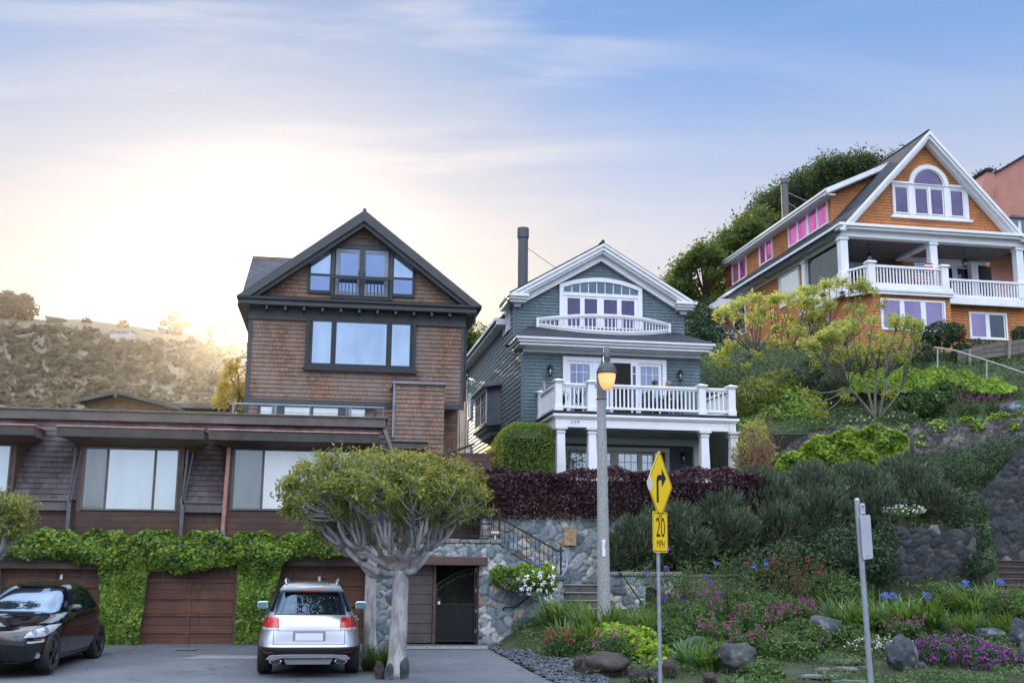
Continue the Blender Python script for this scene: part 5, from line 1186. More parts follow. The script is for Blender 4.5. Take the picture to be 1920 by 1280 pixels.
    for s in (-1, 1):
        left = s < 0
        up.ypatch(lambda z: np.interp(z, [1.17, 1.54], [.42, .66]), lambda z: np.interp(z, [1.17, 1.54], [1.05, 1.10]), 1.17, 1.54, .005, left).build('side_window', CARGLASS, t, smooth=True)
        up.ypatch(1.14, 1.98, 1.17, 1.55, .005, left).build('side_window', CARGLASS, t, smooth=True); up.ypatch(2.06, lambda z: np.interp(z, [1.17, 1.54], [3.2, 2.5]), 1.17, 1.54, .005, left).build('side_window', CARGLASS, t, smooth=True)
        b = MB(); b.tube([(s * .47, .75, 1.66), (s * .505, .82, 1.735), (s * .51, 1.5, 1.76), (s * .50, 2.2, 1.735), (s * .46, 2.35, 1.65)], .022, 8); b.build('roof_rail', SILVER, t, smooth=True)
        mt = MB(); bm_ = rrect_c(.225, .165, .05); mt.prism(bm_, -.10, .02); mm = mt.build('mirror', SILVER, t, bevel=.02); mm.location = (s * 1.03, 3.05, 1.18)
        mg = MB(); mg.prism(rrect_c(.19, .13, .04), -.108, -.101); mg.build('mirror_glass', glass('mirror_glass', (.38, .62, .64), (.05, .12, .12), .6, wob=0), mm)
        b = MB(); b.bar((s * -.21, .03, -.06), (s * -.05, .01, -.03), .06, .05); b.build('mirror_arm', PLASTIC, mm)
        b = MB()
        for y in (1.35, 2.45): b.bar((s * .93, y, .98), (s * .925, y + .2, .98), .03, .03)
        b.build('door_handle', SILVER, t)
    b = MB()
    for x in (-.3, -.1, .1, .3): b.tube([(x, .80, 1.675), (x, 1.0, 1.70), (x, 2.0, 1.70)], .014, 6)
    b.build('roof_ribs', SILVER, t)
    b = MB(); b.tube([(0, 1.0, 1.70), (0, .9, 1.76)], .01, 6); b.build('antenna', PLASTIC, t)
def rrect_c(w, h, r, n=5):
    P = []
    for cx, cz, a0 in ((w / 2 - r, h / 2 - r, 0), (-w / 2 + r, h / 2 - r, 90), (-w / 2 + r, -h / 2 + r, 180), (w / 2 - r, -h / 2 + r, 270)):
        for i in range(n + 1): a = rad(a0 + 90 * i / n); P.append((cx + r * math.cos(a), cz + r * math.sin(a)))
    return P
silver_suv()
def black_suv():
    t = thing('black_suv', 'glossy black SUV with its front towards the viewer at the left edge', 'car', (-9.73, 25.53, .045), rad(183.05))
    sh = Shell([(.18, .35, 4.30, .78, 4.5), (.28, .14, 4.56, .90, 5), (.42, .04, 4.66, .945, 5), (.58, .0, 4.70, .965, 4.6), (.72, .01, 4.68, .970, 4.2), (.80, .03, 4.60, .965, 3.9), (.87, .06, 4.42, .955, 3.7), (.93, .09, 4.12, .94, 3.7), (.99, .12, 3.72, .92, 3.8), (1.04, .16, 3.42, .885, 4), (1.10, .21, 3.22, .84, 4.2), (1.28, .42, 2.90, .755, 4.2), (1.45, .74, 2.52, .665, 4), (1.54, 1.02, 2.26, .60, 3.6), (1.59, 1.3, 2.05, .50, 3), (1.612, 1.6, 1.85, .26, 2.5)])
    o = sh.body(.18, 1.611, 110).build('body', BLACKP, t, smooth=True); carve(o, [(.93, .385, .44), (3.74, .385, .44)])
    for y in (.93, 3.74):
        for s in (-1, 1): wheel(t, s * .835, y, .385, .27, 5, plain('dark_rim', (.05, .05, .055), .35, .1, metal=.6), s)
    wx = lambda z: np.interp(z, [1.06, 1.50], [.80, .56])
    sh.xpatch(lambda z: -wx(z), wx, 1.055, 1.50, .005, True, nt=26, nz=14).build('windscreen', SCREEN, t, smooth=True)
    for s in (-1, 1):
        left = s < 0; d = -1 if left else 1
        sh.ypatch(1.75, lambda z: np.interp(z, [1.06, 1.46], [3.0, 2.42]), 1.07, 1.46, .005, left).build('side_window', CARGLASS, t, smooth=True); sh.ypatch(lambda z: np.interp(z, [1.08, 1.44], [.75, 1.05]), 1.66, 1.08, 1.45, .005, left).build('side_window', CARGLASS, t, smooth=True)
        T0 = lambda z: np.pi / 2 - d * np.interp(z, [.69, .78, .88], [.46, .56, .95]); T1 = lambda z: np.pi / 2 - d * np.interp(z, [.69, .78, .88], [.98, 1.2, 1.27])
        h = sh.patch(T0, T1, .690, .880, .008, nt=24, nz=12).build('headlight', HEADL, t, smooth=True)
        for ang, z, r in ((.70, .765, .055), (.96, .79, .068)):
            c = sh.pt(np.array([np.pi / 2 - d * ang]), np.array([z]), .006)[0]; nrm = Vector((c[0], c[1] - 3.6, .25)).normalized(); b = MB(); v = Vector(c); b.tube([v, v + nrm * .02], [r, r * .9], 18); b.tube([v + nrm * .02, v + nrm * .024], [r * .55, r * .5], 14); b.build('projector', CHROME, h)
        sh.patch(lambda z: np.pi / 2 - d * .55, lambda z: np.pi / 2 - d * 1.0, .590, .622, .008, nt=12, nz=3).build('running_light', CLEAR, t, smooth=True)
        sh.patch(lambda z: np.pi / 2 - d * .52, lambda z: np.pi / 2 - d * .98, .44, .575, .005, nt=12, nz=5).build('side_intake', MT['black'], t, smooth=True)
        b = MB(); c = sh.pt(np.array([np.pi / 2 - d * .86]), np.array([.355]), .01)[0]; v = Vector(c); n2 = Vector((d * .35, 1, 0)).normalized(); b.tube([v - n2 * .02, v + n2 * .02], .05, 16); b.build('fog_lamp', CHROME, t)
        sh.ypatch(4.12, 4.24, .60, .655, .006, left, nt=6, nz=4).build('side_marker', AMBER, t)
        mb = MB(); mb.lathe([(.02, -.07), (.085, -.06), (.115, -.01), (.11, .04), (.07, .075), (.01, .085)], (0, 0, 0), 18, 1.15, .8); mr = mb.build('mirror', BLACKP, t, smooth=True); mr.location = (s * 1.03, 2.88, 1.135)
        b = MB(); b.bar((s * -.16, .02, -.10), (s * -.02, 0, -.05), .09, .04); b.build('mirror_arm', BLACKP, mr)
        b = MB()
        for y in (1.55, 2.55): b.bar((s * .955, y, .93), (s * .955, y + .2, .935), .025, .028)
        b.build('door_handle', BLACKP, t)
        q = MB(); k = sh.ypatch(1.702, 1.71, .35, 1.05, .002, left, nt=2, nz=10); q.add(k.v, k.f); k = sh.ypatch(2.98, 2.99, .35, 1.0, .002, left, nt=2, nz=10); q.add(k.v, k.f); q.build('door_seam', MT['black'], t)
        sh.ypatch(1.45, 3.25, .22, .30, .012, left, nz=4).build('sill_trim', plain('sill_grey', (.10, .105, .11), .4, .05, metal=.4), t)
    sh.xpatch(lambda z: -np.interp(z, [.36, .46, .57], [.50, .52, .40]), lambda z: np.interp(z, [.36, .46, .57], [.50, .52, .40]), .36, .57, .005, True, nt=18).build('grille', MT['black'], t, smooth=True)
    b = MB()
    for z in (.40, .44, .48, .52): k = sh.xpatch(-.46, .46, z - .006, z + .006, .012, True, nt=14, nz=2); b.add(k.v, k.f)
    b.build('grille_bars', PLASTIC, t)
    sh.xpatch(-.6, .6, .225, .27, .012, True, nt=14, nz=3).build('front_lip', plain('lip_grey', (.11, .115, .12), .4, .05, metal=.4), t)
    c = sh.pt(np.array([np.pi / 2]), np.array([.80]), .004)[0]; b = MB(); b.lathe([(.045, 0), (.045, .006)], (0, 0, 0), 16); e = b.build('bonnet_badge', plain('badge_gold', (.45, .34, .16), .3, .1, metal=.8), t); e.location = tuple(c); e.rotation_euler = (rad(-58), 0, 0)
black_suv()
# ================================================================== stone walls, gate, stairs below the teal house
def stone_mat():
    m, nt, bs = new_mat('field_stone'); v = _vec(nt)
    ca = nt.nodes.new('ShaderNodeVertexColor'); ca.layer_name = 'stone'
    n = _noise(nt, v, 9, 6, .65); n2 = _noise(nt, v, 40, 3)
    c = _mix(nt, .75, ca.outputs[0], _ramp(nt, n, [(.28, .5), (.72, 1.45)]), 'MULTIPLY')
    nt.links.new(c, bs.inputs['Base Color']); bs.inputs['Roughness'].default_value = .85; _bump(nt, bs, n2, .5, .015); return m
STONE = stone_mat()
PAL_BLUE = [((.155, .20, .225), 5), ((.21, .255, .28), 5), ((.27, .30, .32), 4), ((.44, .44, .43), 3), ((.36, .32, .26), 2), ((.28, .19, .13), .7), ((.11, .14, .155), 3), ((.38, .35, .32), 1.5)]
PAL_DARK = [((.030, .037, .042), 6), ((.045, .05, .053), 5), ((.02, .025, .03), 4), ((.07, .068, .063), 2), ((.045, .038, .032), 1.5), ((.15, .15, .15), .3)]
def stone_face(u0, u1, v0, v1, inside, cell, pal, seed, res=.03, relief=.055, mortar=(.17, .17, .16), flat=.8):
    """a rubble wall face in (u,v) metres: rounded stones standing out of recessed joints. returns V (u,depth,v), F, colour"""
    rng = np.random.default_rng(seed); nu, nv = int((u1 - u0) / res) + 1, int((v1 - v0) / res) + 1
    U, Vv = np.meshgrid(np.linspace(u0, u1, nu), np.linspace(v0, v1, nv)); K = max(6, int((u1 - u0) * (v1 - v0) / cell ** 2 / flat))
    S_ = np.stack([rng.uniform(u0 - .2, u1 + .2, K), rng.uniform(v0 - .2, v1 + .2, K)], 1); wt = rng.uniform(0, .55, K) * cell
    for _ in range(2):   # spread the stones out
        D = ((S_[:, None] - S_[None]) ** 2).sum(-1); np.fill_diagonal(D, 9); j = D.argmin(1); d = S_ - S_[j]; S_ += np.where(D.min(1)[:, None] < (.8 * cell) ** 2, .35 * d, 0)
    P = np.stack([U.ravel(), Vv.ravel()], 1); W_ = P + .03 * np.stack([np.sin(P[:, 1] * 13 + 2 * np.sin(P[:, 0] * 7)), np.sin(P[:, 0] * 11 + 2 * np.sin(P[:, 1] * 9))], 1)
    d1 = np.empty(len(P)); d2 = np.empty(len(P)); id1 = np.empty(len(P), int)
    for s in range(0, len(P), 4000):
        D = np.sqrt(((W_[s:s + 4000, None] - S_[None]) ** 2 * np.array([flat, 1.0])).sum(-1)) - wt; o = np.argpartition(D, 1, axis=1)[:, :2]; r = np.arange(len(D))
        a, c = D[r, o[:, 0]], D[r, o[:, 1]]; sw = a > c; d1[s:s + 4000] = np.where(sw, c, a); d2[s:s + 4000] = np.where(sw, a, c); id1[s:s + 4000] = np.where(sw, o[:, 1], o[:, 0])
    e = np.clip((d2 - d1) / (.32 * cell), 0, 1); hgt = rng.uniform(.55, 1.1, K)[id1] * relief * (1 - (1 - e) ** 2.6)
    hgt += .006 * np.sin(P[:, 0] * 41 + P[:, 1] * 17) * e
    w = np.array([p[1] for p in pal], float); ci = rng.choice(len(pal), K, p=w / w.sum()); base = np.array([p[0] for p in pal])[ci] * rng.uniform(.8, 1.25, (K, 1))
    col = base[id1]; col = np.where((e < .16)[:, None], np.array(mortar), col)
    V = np.stack([P[:, 0], -hgt, P[:, 1]], 1); i = np.arange(nu * nv).reshape(nv, nu); F = np.stack([i[:-1, :-1], i[:-1, 1:], i[1:, 1:], i[1:, :-1]], -1).reshape(-1, 4)
    if inside is not None: cc = P[F].mean(1); F = F[inside(cc[:, 0], cc[:, 1])]
    return V, F, col
def stone_obj(name, parts, parent=None, m=None):
    """parts: (V, F, col, Matrix)"""
    Vs, Fs, Cs, k = [], [], [], 0
    for V, F, c, Mx in parts:
        A = np.array(Mx)[:3]; Vs.append(V @ A[:, :3].T + A[:, 3]); Fs.append(F + k); Cs.append(c); k += len(V)
    V, F, C = np.concatenate(Vs), np.concatenate(Fs), np.concatenate(Cs)
    o = mesh_np(name, V, F, m or STONE, parent, smooth=True); me = o.data
    ca = me.color_attributes.new('stone', 'FLOAT_COLOR', 'POINT'); ca.data.foreach_set('color', np.concatenate([C, np.ones((len(C), 1))], 1).astype(np.float32).ravel())
    return o
I4 = Matrix.Identity(4)
def rough_blocks(b, x0, x1, n, y0, y1, z0, z1, rng, slope=0.0):
    e = np.linspace(x0, x1, n + 1) + np.concatenate([[0], rng.normal(size=n - 1) * .03, [0]])
    for a, c in zip(e, e[1:]):
        j = rng.uniform(-.012, .012, 3); zz = slope * ((a + c) / 2 - x0)
        b.box(a + .006, y0 + j[0], z0 + zz, c - .006, y1, z1 + j[1] + zz)
def build_gate_wall():
    rng = np.random.default_rng(3)
    t = thing('stone_gate_wall', 'blue grey rubble stone wall with a timber lintel over the iron gate', 'wall', GO, GT)
    # front face with the opening for door and gate; right of it the top slopes down with the stair
    top = lambda u: np.where(u < 8.64, 2.57, np.where(u < 9.75, 2.57 - (u - 8.64) * .60, 1.70))
    ins = lambda u, v: (v < top(u)) & ~((u > 6.02) & (u < 8.17) & (v < 2.24)) & ~((u > 5.36) & (u < 8.36) & (v > 2.03) & (v < 2.25))
    V, F, c = stone_face(5.34, 10.32, .0, 2.57, ins, .20, PAL_BLUE, 11)
    Mf = Matrix.Translation((0, .0, 0))
    parts = [(V, F, c, Mf)]
    V2, F2, c2 = stone_face(0, .9, 0, 1.75, None, .24, PAL_BLUE, 12)      # return beside the steps
    parts.append((V2, F2, c2, Matrix(((0, 1, 0, 10.30), (1, 0, 0, 0), (0, 0, 1, 0), (0, 0, 0, 1))) @ Matrix.Diagonal((1, -1, 1, 1))))
    stone_obj('stone_face', parts, t)
    b = MB(); b.box(5.36, .03, 0, 6.0, .5, 2.5); b.box(8.19, .03, 0, 8.64, .6, 2.5); b.box(6.0, .03, 2.26, 8.2, .5, 2.5); b.prism([(8.64, 0), (10.28, 0), (10.28, 1.62), (9.75, 1.72), (8.64, 2.46)], .03, .6); b.build('wall_core', MT['concrete'], t)
    b = MB(); rough_blocks(b, 6.1, 8.72, 10, -.08, .45, 2.58, 2.68, rng); b.build('coping', plain('coping_stone', (.20, .205, .205), .85, .3, 4, bump=.4), t, bevel=.015)
    b = MB()
    for i in range(6):
        xa, xb = 8.70 + i * .185, 8.70 + (i + 1) * .185 - .01; za, zb = 2.56 - (xa - 8.64) * .6, 2.56 - (xb - 8.64) * .6
        b.add([(xa, -.07, za), (xb, -.07, zb), (xb, .4, zb), (xa, .4, za), (xa, -.07, za + .085), (xb, -.07, zb + .085), (xb, .4, zb + .085), (xa, .4, za + .085)], [(3, 2, 1, 0), (4, 5, 6, 7), (0, 1, 5, 4), (1, 2, 6, 5), (2, 3, 7, 6), (3, 0, 4, 7)])
    rough_blocks(b, 9.80, 10.38, 2, -.09, .55, 1.70, 1.80, rng); b.build('sloped_coping', plain('dark_coping', (.12, .125, .125), .85, .3, 4, bump=.4), t, bevel=.01)
    b = MB(); b.box(5.30, -.14, 2.035, 8.34, .30, 2.25); b.build('timber_lintel', MT['beam_wood'], t, bevel=.012)
    for i, ch in enumerate('307'): text_mesh('house_number', ch, .135, (7.96 + i * .115, -.145, 2.075), plain('dull_bronze', (.13, .10, .075), .5, .2), t)
    b = MB(); b.box(6.02, .20, .13, 7.04, .26, 2.03)
    pn = b.build('wooden_panel', MT['void'], t)
    b = MB()
    for i in range(8): b.box(6.05, .165, .15 + i * .234, 7.02, .205, .15 + (i + 1) * .234 - .012)
    b.build('panel_boards', plain('grey_brown_boards', (.095, .078, .068), .6, .15, 3), pn)
    b = MB(); b.box(7.03, .12, .13, 7.10, .28, 2.03); b.box(6.02, .14, 2.0, 7.03, .2, 2.03); b.box(8.12, .10, .13, 8.19, .3, 2.03); b.build('gate_post', MT['beam_wood'], t)
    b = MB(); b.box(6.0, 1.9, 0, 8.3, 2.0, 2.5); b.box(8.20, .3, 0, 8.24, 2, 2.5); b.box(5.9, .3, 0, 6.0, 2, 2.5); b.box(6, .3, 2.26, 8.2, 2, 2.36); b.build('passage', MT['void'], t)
    g = thing('iron_gate', 'black iron bar gate with an arched top beneath the timber lintel', 'gate', tuple(Gw(7.10, .14, .13)), GT)
    W_ = 1.0; za = lambda x: 1.42 + .42 * math.sin(min(1, x / W_) * math.pi / 2)
    b = MB(); n = 16
    b.tube([(.02 + (W_ - .04) * i / n, 0, za(W_ * i / n)) for i in range(n + 1)], .02, 6); b.tube([(.04 + (W_ - .08) * i / n, 0, za(W_ * i / n) - .14) for i in range(n + 1)], .016, 6)
    for x in (.02, W_ - .02): b.box(x - .02, -.02, .02, x + .02, .02, za(x))
    for z in (.05, .93): b.box(.02, -.015, z, W_ - .02, .015, z + .04)
    b.build('gate_frame', MT['black_iron'], g)
    b = MB()
    for i in range(1, 17):
        x = W_ * i / 17; b.tube([(x, 0, .06), (x, 0, za(x) - .14)], .0085, 5)
    b.build('gate_bars', MT['black_iron'], g)
    b = MB()
    for i in range(6):
        x = .12 + i * .15; z = za(x) - .07; b.tube([(x + .05 * math.cos(k * math.pi / 6), 0, z + .05 * math.sin(k * math.pi / 6)) for k in range(13)], .008, 5)
    b.build('gate_scrolls', MT['black_iron'], g)
    b = MB(); b.box(.05, .02, .06, W_ - .03, .03, .92); b.build('mesh_panel', MT['black'], g)
    b = MB(); b.box(.03, -.05, .92, .13, -.02, 1.12); lk = b.build('lock_box', MT['black_iron'], g)
    b = MB(); b.lathe([(.028, 0), (.028, .04)], (.08, -.065, .96), 10); b.box(.05, -.056, .945, .11, -.05, 1.02); b.build('keypad', MT['white_old'], lk)
    b = MB()
    for z in (.25, .75, 1.25, 1.75): b.box(W_ - .01, -.03, z, W_ + .02, .02, z + .09)
    b.build('hinge', MT['metal_grey'], g)
    return t
build_gate_wall()
def build_stair():
    t = thing('stone_stairs', 'grey stone steps beside the lamp post leading up to the carved plaque', 'stairs', GO, GT)
    b = MB(); sm = plain('step_stone', (.115, .105, .095), .85, .25, 4, bump=.4)
    for i in range(5):
        z = .60 + .19 * i; b.box(10.36, .15 + i * .29, z - .5, 11.75, 2.6, z + .165)
    w = b.build('step', sm, t)
    b = MB()
    for i in range(5): z = .60 + .19 * i; b.box(10.34, .11 + i * .29, z + .165, 11.77, .50 + i * .29, z + .19)
    b.build('tread', plain('tread_stone', (.21, .205, .20), .8, .2, 5, bump=.3), t, bevel=.008)
    b = MB()
    for i in range(7):
        x1 = 10.3 - i * .26; z = 1.55 + (i + 1) * .17; b.box(x1 - .26, .65, 1.0, x1, 2.45, z)
    b.build('upper_flight', sm, t)
    return t
build_stair()
def build_back_wall():
    t = thing('stone_retaining_wall', 'rubble stone retaining wall under the purple hedge with a carved plaque', 'wall', GO, GT)
    V, F, c = stone_face(8.5, 13.6, .9, 3.36, None, .215, PAL_BLUE, 21)
    stone_obj('stone_face', [(V, F, c, Matrix.Translation((0, 2.5, 0)))], t)
    b = MB(); b.box(8.5, 2.52, .5, 13.6, 3.0, 3.38); b.build('wall_core', MT['concrete'], t)
    p = thing('carved_plaque', 'sandy carved relief plaque set in the stone wall by the stair railing', 'plaque', tuple(Gw(10.78, 2.40, 2.58)), GT)
    sand = plain('sandstone', (.42, .30, .17), .85, .15, 6, bump=.3)
    b = MB(); b.box(0, 0, 0, .34, .08, .50); b.frame(0, 0, .34, .50, .02, -.02, 0); b.build('slab', sand, p)
    b = MB(); rng = np.random.default_rng(5)
    for i in range(11):
        cx, cz = rng.uniform(.07, .27), rng.uniform(.06, .44); r = rng.uniform(.03, .07); a0 = rng.uniform(0, 6)
        b.tube([(cx + r * (1 - k / 16) * math.cos(a0 + k * .5), -.008, cz + r * (1 - k / 16) * math.sin(a0 + k * .5)) for k in range(12)], .011, 5)
    b.build('relief', sand, p)
build_back_wall()
def build_side_wall():
    t = thing('low_stone_wall', 'low stone wall with a dark arched niche right of the lamp post', 'wall', GO, GT)
    ins = lambda u, v: ~((u > 12.70) & (u < 12.99) & (v < 1.42 + .10 * np.sqrt(np.clip(1 - ((u - 12.845) / .145) ** 2, 0, 1))) & (v > 1.0))
    V, F, c = stone_face(11.72, 13.7, .5, 1.80, ins, .30, PAL_BLUE, 31, flat=.6)
    stone_obj('stone_face', [(V, F, c, Matrix.Translation((0, 1.0, 0)))], t)
    b = MB(); b.box(11.74, 1.25, .4, 13.7, 1.5, 1.8); b.build('wall_core', MT['concrete'], t)
    b = MB(); b.box(12.66, 1.06, .9, 13.03, 1.24, 1.6); b.build('niche', MT['black'], t)
    b = MB(); rough_blocks(b, 11.70, 13.7, 6, .90, 1.5, 1.80, 1.90, np.random.default_rng(2)); b.build('coping', plain('flat_coping', (.24, .225, .21), .85, .2, 4, bump=.4), t, bevel=.012)
    b = MB(); b.tube([(11.95, .86, 1.88), (12.05, .84, 1.80), (12.6, .55, .95)], .022, 6); h = b.build('handrail', MT['black_iron'], t)
    t = thing('plastered_wall', 'sandy plastered garden wall behind the blue and pink flowers', 'wall', GO, GT)
    b = MB(); b.box(13.72, 1.15, .5, 16.3, 1.45, 1.78); b.build('wall', plain('sandy_plaster', (.24, .19, .145), .9, .25, 2, bump=.4), t)
    b = MB(); b.box(13.70, 1.10, 1.78, 16.34, 1.5, 1.84); b.build('coping', plain('plaster_cap', (.26, .22, .19), .85, .2, 3), t, bevel=.01)
build_side_wall()
def build_stair_rail():
    t = thing('stair_railing', 'black iron stair railing sloping down in front of the plaque wall', 'railing', GO, GT)
    b = MB(); y = .42
    A, B_ = (8.80, y, 3.20), (10.22, y, 2.42); b.bar((8.72, y, 3.24), B_, .035, .045); b.bar(B_, (10.42, y, 2.42), .035, .045); b.bar((8.74, y, 2.62), (9.6, y, 2.14), .02, .025)
    b.build('top_rail', MT['black_iron'], t)
    b = MB(); n = 13
    for i in range(n):
        x = 8.86 + i * (1.36 / (n - 1)); zt = 3.20 - (x - 8.80) * .55; b.tube([(x, y, max(1.78, zt - .72)), (x, y, zt)], .0085, 5)
    b.build('railing_bars', MT['black_iron'], t)
    b = MB(); b.box(10.30, y - .02, 1.78, 10.345, y + .02, 2.52); b.build('end_post', MT['black_iron'], t)
    b = MB(); b.tube(bez(Vector((10.40, y, 2.41)), Vector((10.66, y - .1, 1.95)), Vector((10.02, -.12, 1.63)), 10), .022, 6); b.build('curved_handrail', MT['metal_grey'], t)
    t = thing('wall_handrail', 'short black handrail fixed low on the stone wall under the white flower bush', 'railing', GO, GT)
    b = MB(); b.tube([(8.76, -.06, .96), (8.78, -.14, 1.02), (9.0, -.15, 1.03), (9.12, -.15, 1.07), (9.42, -.15, 1.30), (9.44, -.05, 1.32)], .022, 7); b.build('rail', MT['black_iron'], t)
build_stair_rail()
def build_courtyard():
    t = thing('courtyard_railing', 'black iron railing on the stone wall above the gate', 'railing', GO, GT)
    b = MB(); b.box(6.0, .28, 3.42, 8.72, .32, 3.46); b.box(6.0, .28, 2.76, 8.72, .32, 2.79)
    for i in range(20): x = 6.0 + i * .142; b.tube([(x, .3, 2.68), (x, .3, 3.42)], .009, 5)
    for x in (6.0, 7.35, 8.70): b.box(x - .025, .275, 2.66, x + .025, .325, 3.5)
    b.build('bars', MT['black_iron'], t)
    t = thing('patio_table', 'iron patio table behind the courtyard railing above the gate', 'table', tuple(Gw(7.55, 1.15, 2.66)), GT)
    b = MB(); b.lathe([(.45, .72), (.46, .74), (.45, .76)], n=20); b.build('table_top', MT['metal_grey'], t)
    for k in range(4): a = math.pi / 4 + k * math.pi / 2; b = MB(); b.tube([(.30 * math.cos(a), .30 * math.sin(a), 0), (.12 * math.cos(a), .12 * math.sin(a), .4), (.3 * math.cos(a), .3 * math.sin(a), .72)], .016, 6); b.build('leg', MT['black_iron'], t)
    for dx, rz, lb in ((.85, -90, 'iron patio chair right of the table above the gate'), (-.85, 90, 'iron patio chair left of the table above the gate')):
        t = thing('patio_chair', lb, 'chair', tuple(Gw(7.55 + dx, 1.2, 2.66)), GT + rad(rz), 'patio chairs above the gate')
        b = MB(); b.box(-.22, -.2, .42, .22, .22, .45); b.build('seat', MT['black_iron'], t)
        for sx in (-1, 1):
            for sy in (-1, 1): b = MB(); b.tube([(sx * .2, sy * .2, 0), (sx * .19, sy * .19, .42)], .014, 6); b.build('leg', MT['black_iron'], t)
        b = MB(); b.tube([(-.2, -.2, .45), (-.2, -.26, .8), (0, -.28, .92), (.2, -.26, .8), (.2, -.2, .45)], .014, 6)
        for i in range(4): x = -.14 + i * .093; b.tube([(x, -.2, .45), (x, -.27, .86)], .008, 5)
        b.build('backrest', MT['black_iron'], t)
    t = thing('wood_screen', 'dark wooden wall at the back of the courtyard above the gate', 'wall', GO, GT)
    b = MB(); b.box(5.8, 4.0, 2.6, 8.9, 4.1, 5.2); b.build('boards', MT['plank'], t); b = MB(); b.box(6.2, 3.93, 2.7, 7.2, 3.98, 4.4); b.build('window', MT['glass_slate'], t)
    b = MB(); b.box(5.6, .5, 2.40, 8.7, 6.5, 2.655); b.build('paving', MT['concrete'], t)
    t = thing('spot_light', 'pale pink cylindrical spotlight on the coping right of the courtyard railing', 'light', tuple(Gw(8.56, .05, 2.68)), GT)
    b = MB(); b.tube([(0, 0, 0), (0, 0, .13)], .02, 6); b.build('stem', MT['white_old'], t); b = MB(); b.tube([(-.10, -.02, .16), (.10, -.02, .16)], .045, 12); b.build('lamp_head', plain('pale_pink_paint', (.45, .33, .31), .5, .05), t)
build_courtyard()
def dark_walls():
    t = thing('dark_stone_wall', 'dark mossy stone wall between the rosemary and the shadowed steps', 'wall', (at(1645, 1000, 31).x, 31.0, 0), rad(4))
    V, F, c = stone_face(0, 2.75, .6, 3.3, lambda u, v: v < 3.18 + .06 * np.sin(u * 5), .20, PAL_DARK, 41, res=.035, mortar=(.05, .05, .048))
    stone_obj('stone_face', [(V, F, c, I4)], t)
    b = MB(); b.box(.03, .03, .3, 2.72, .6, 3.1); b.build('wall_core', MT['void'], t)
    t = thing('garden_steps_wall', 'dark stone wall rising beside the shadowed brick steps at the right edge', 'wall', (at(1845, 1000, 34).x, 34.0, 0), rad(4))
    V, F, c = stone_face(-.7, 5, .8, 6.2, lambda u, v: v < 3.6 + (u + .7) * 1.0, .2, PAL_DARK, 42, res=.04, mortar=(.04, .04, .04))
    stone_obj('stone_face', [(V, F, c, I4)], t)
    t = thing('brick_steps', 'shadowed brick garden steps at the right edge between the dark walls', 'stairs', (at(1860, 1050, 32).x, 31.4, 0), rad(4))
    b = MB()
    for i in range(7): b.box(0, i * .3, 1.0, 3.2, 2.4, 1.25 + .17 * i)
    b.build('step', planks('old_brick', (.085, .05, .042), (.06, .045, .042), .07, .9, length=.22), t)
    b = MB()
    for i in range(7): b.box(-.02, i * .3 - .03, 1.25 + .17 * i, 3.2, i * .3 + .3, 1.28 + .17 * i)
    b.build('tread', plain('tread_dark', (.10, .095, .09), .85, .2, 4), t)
dark_walls()
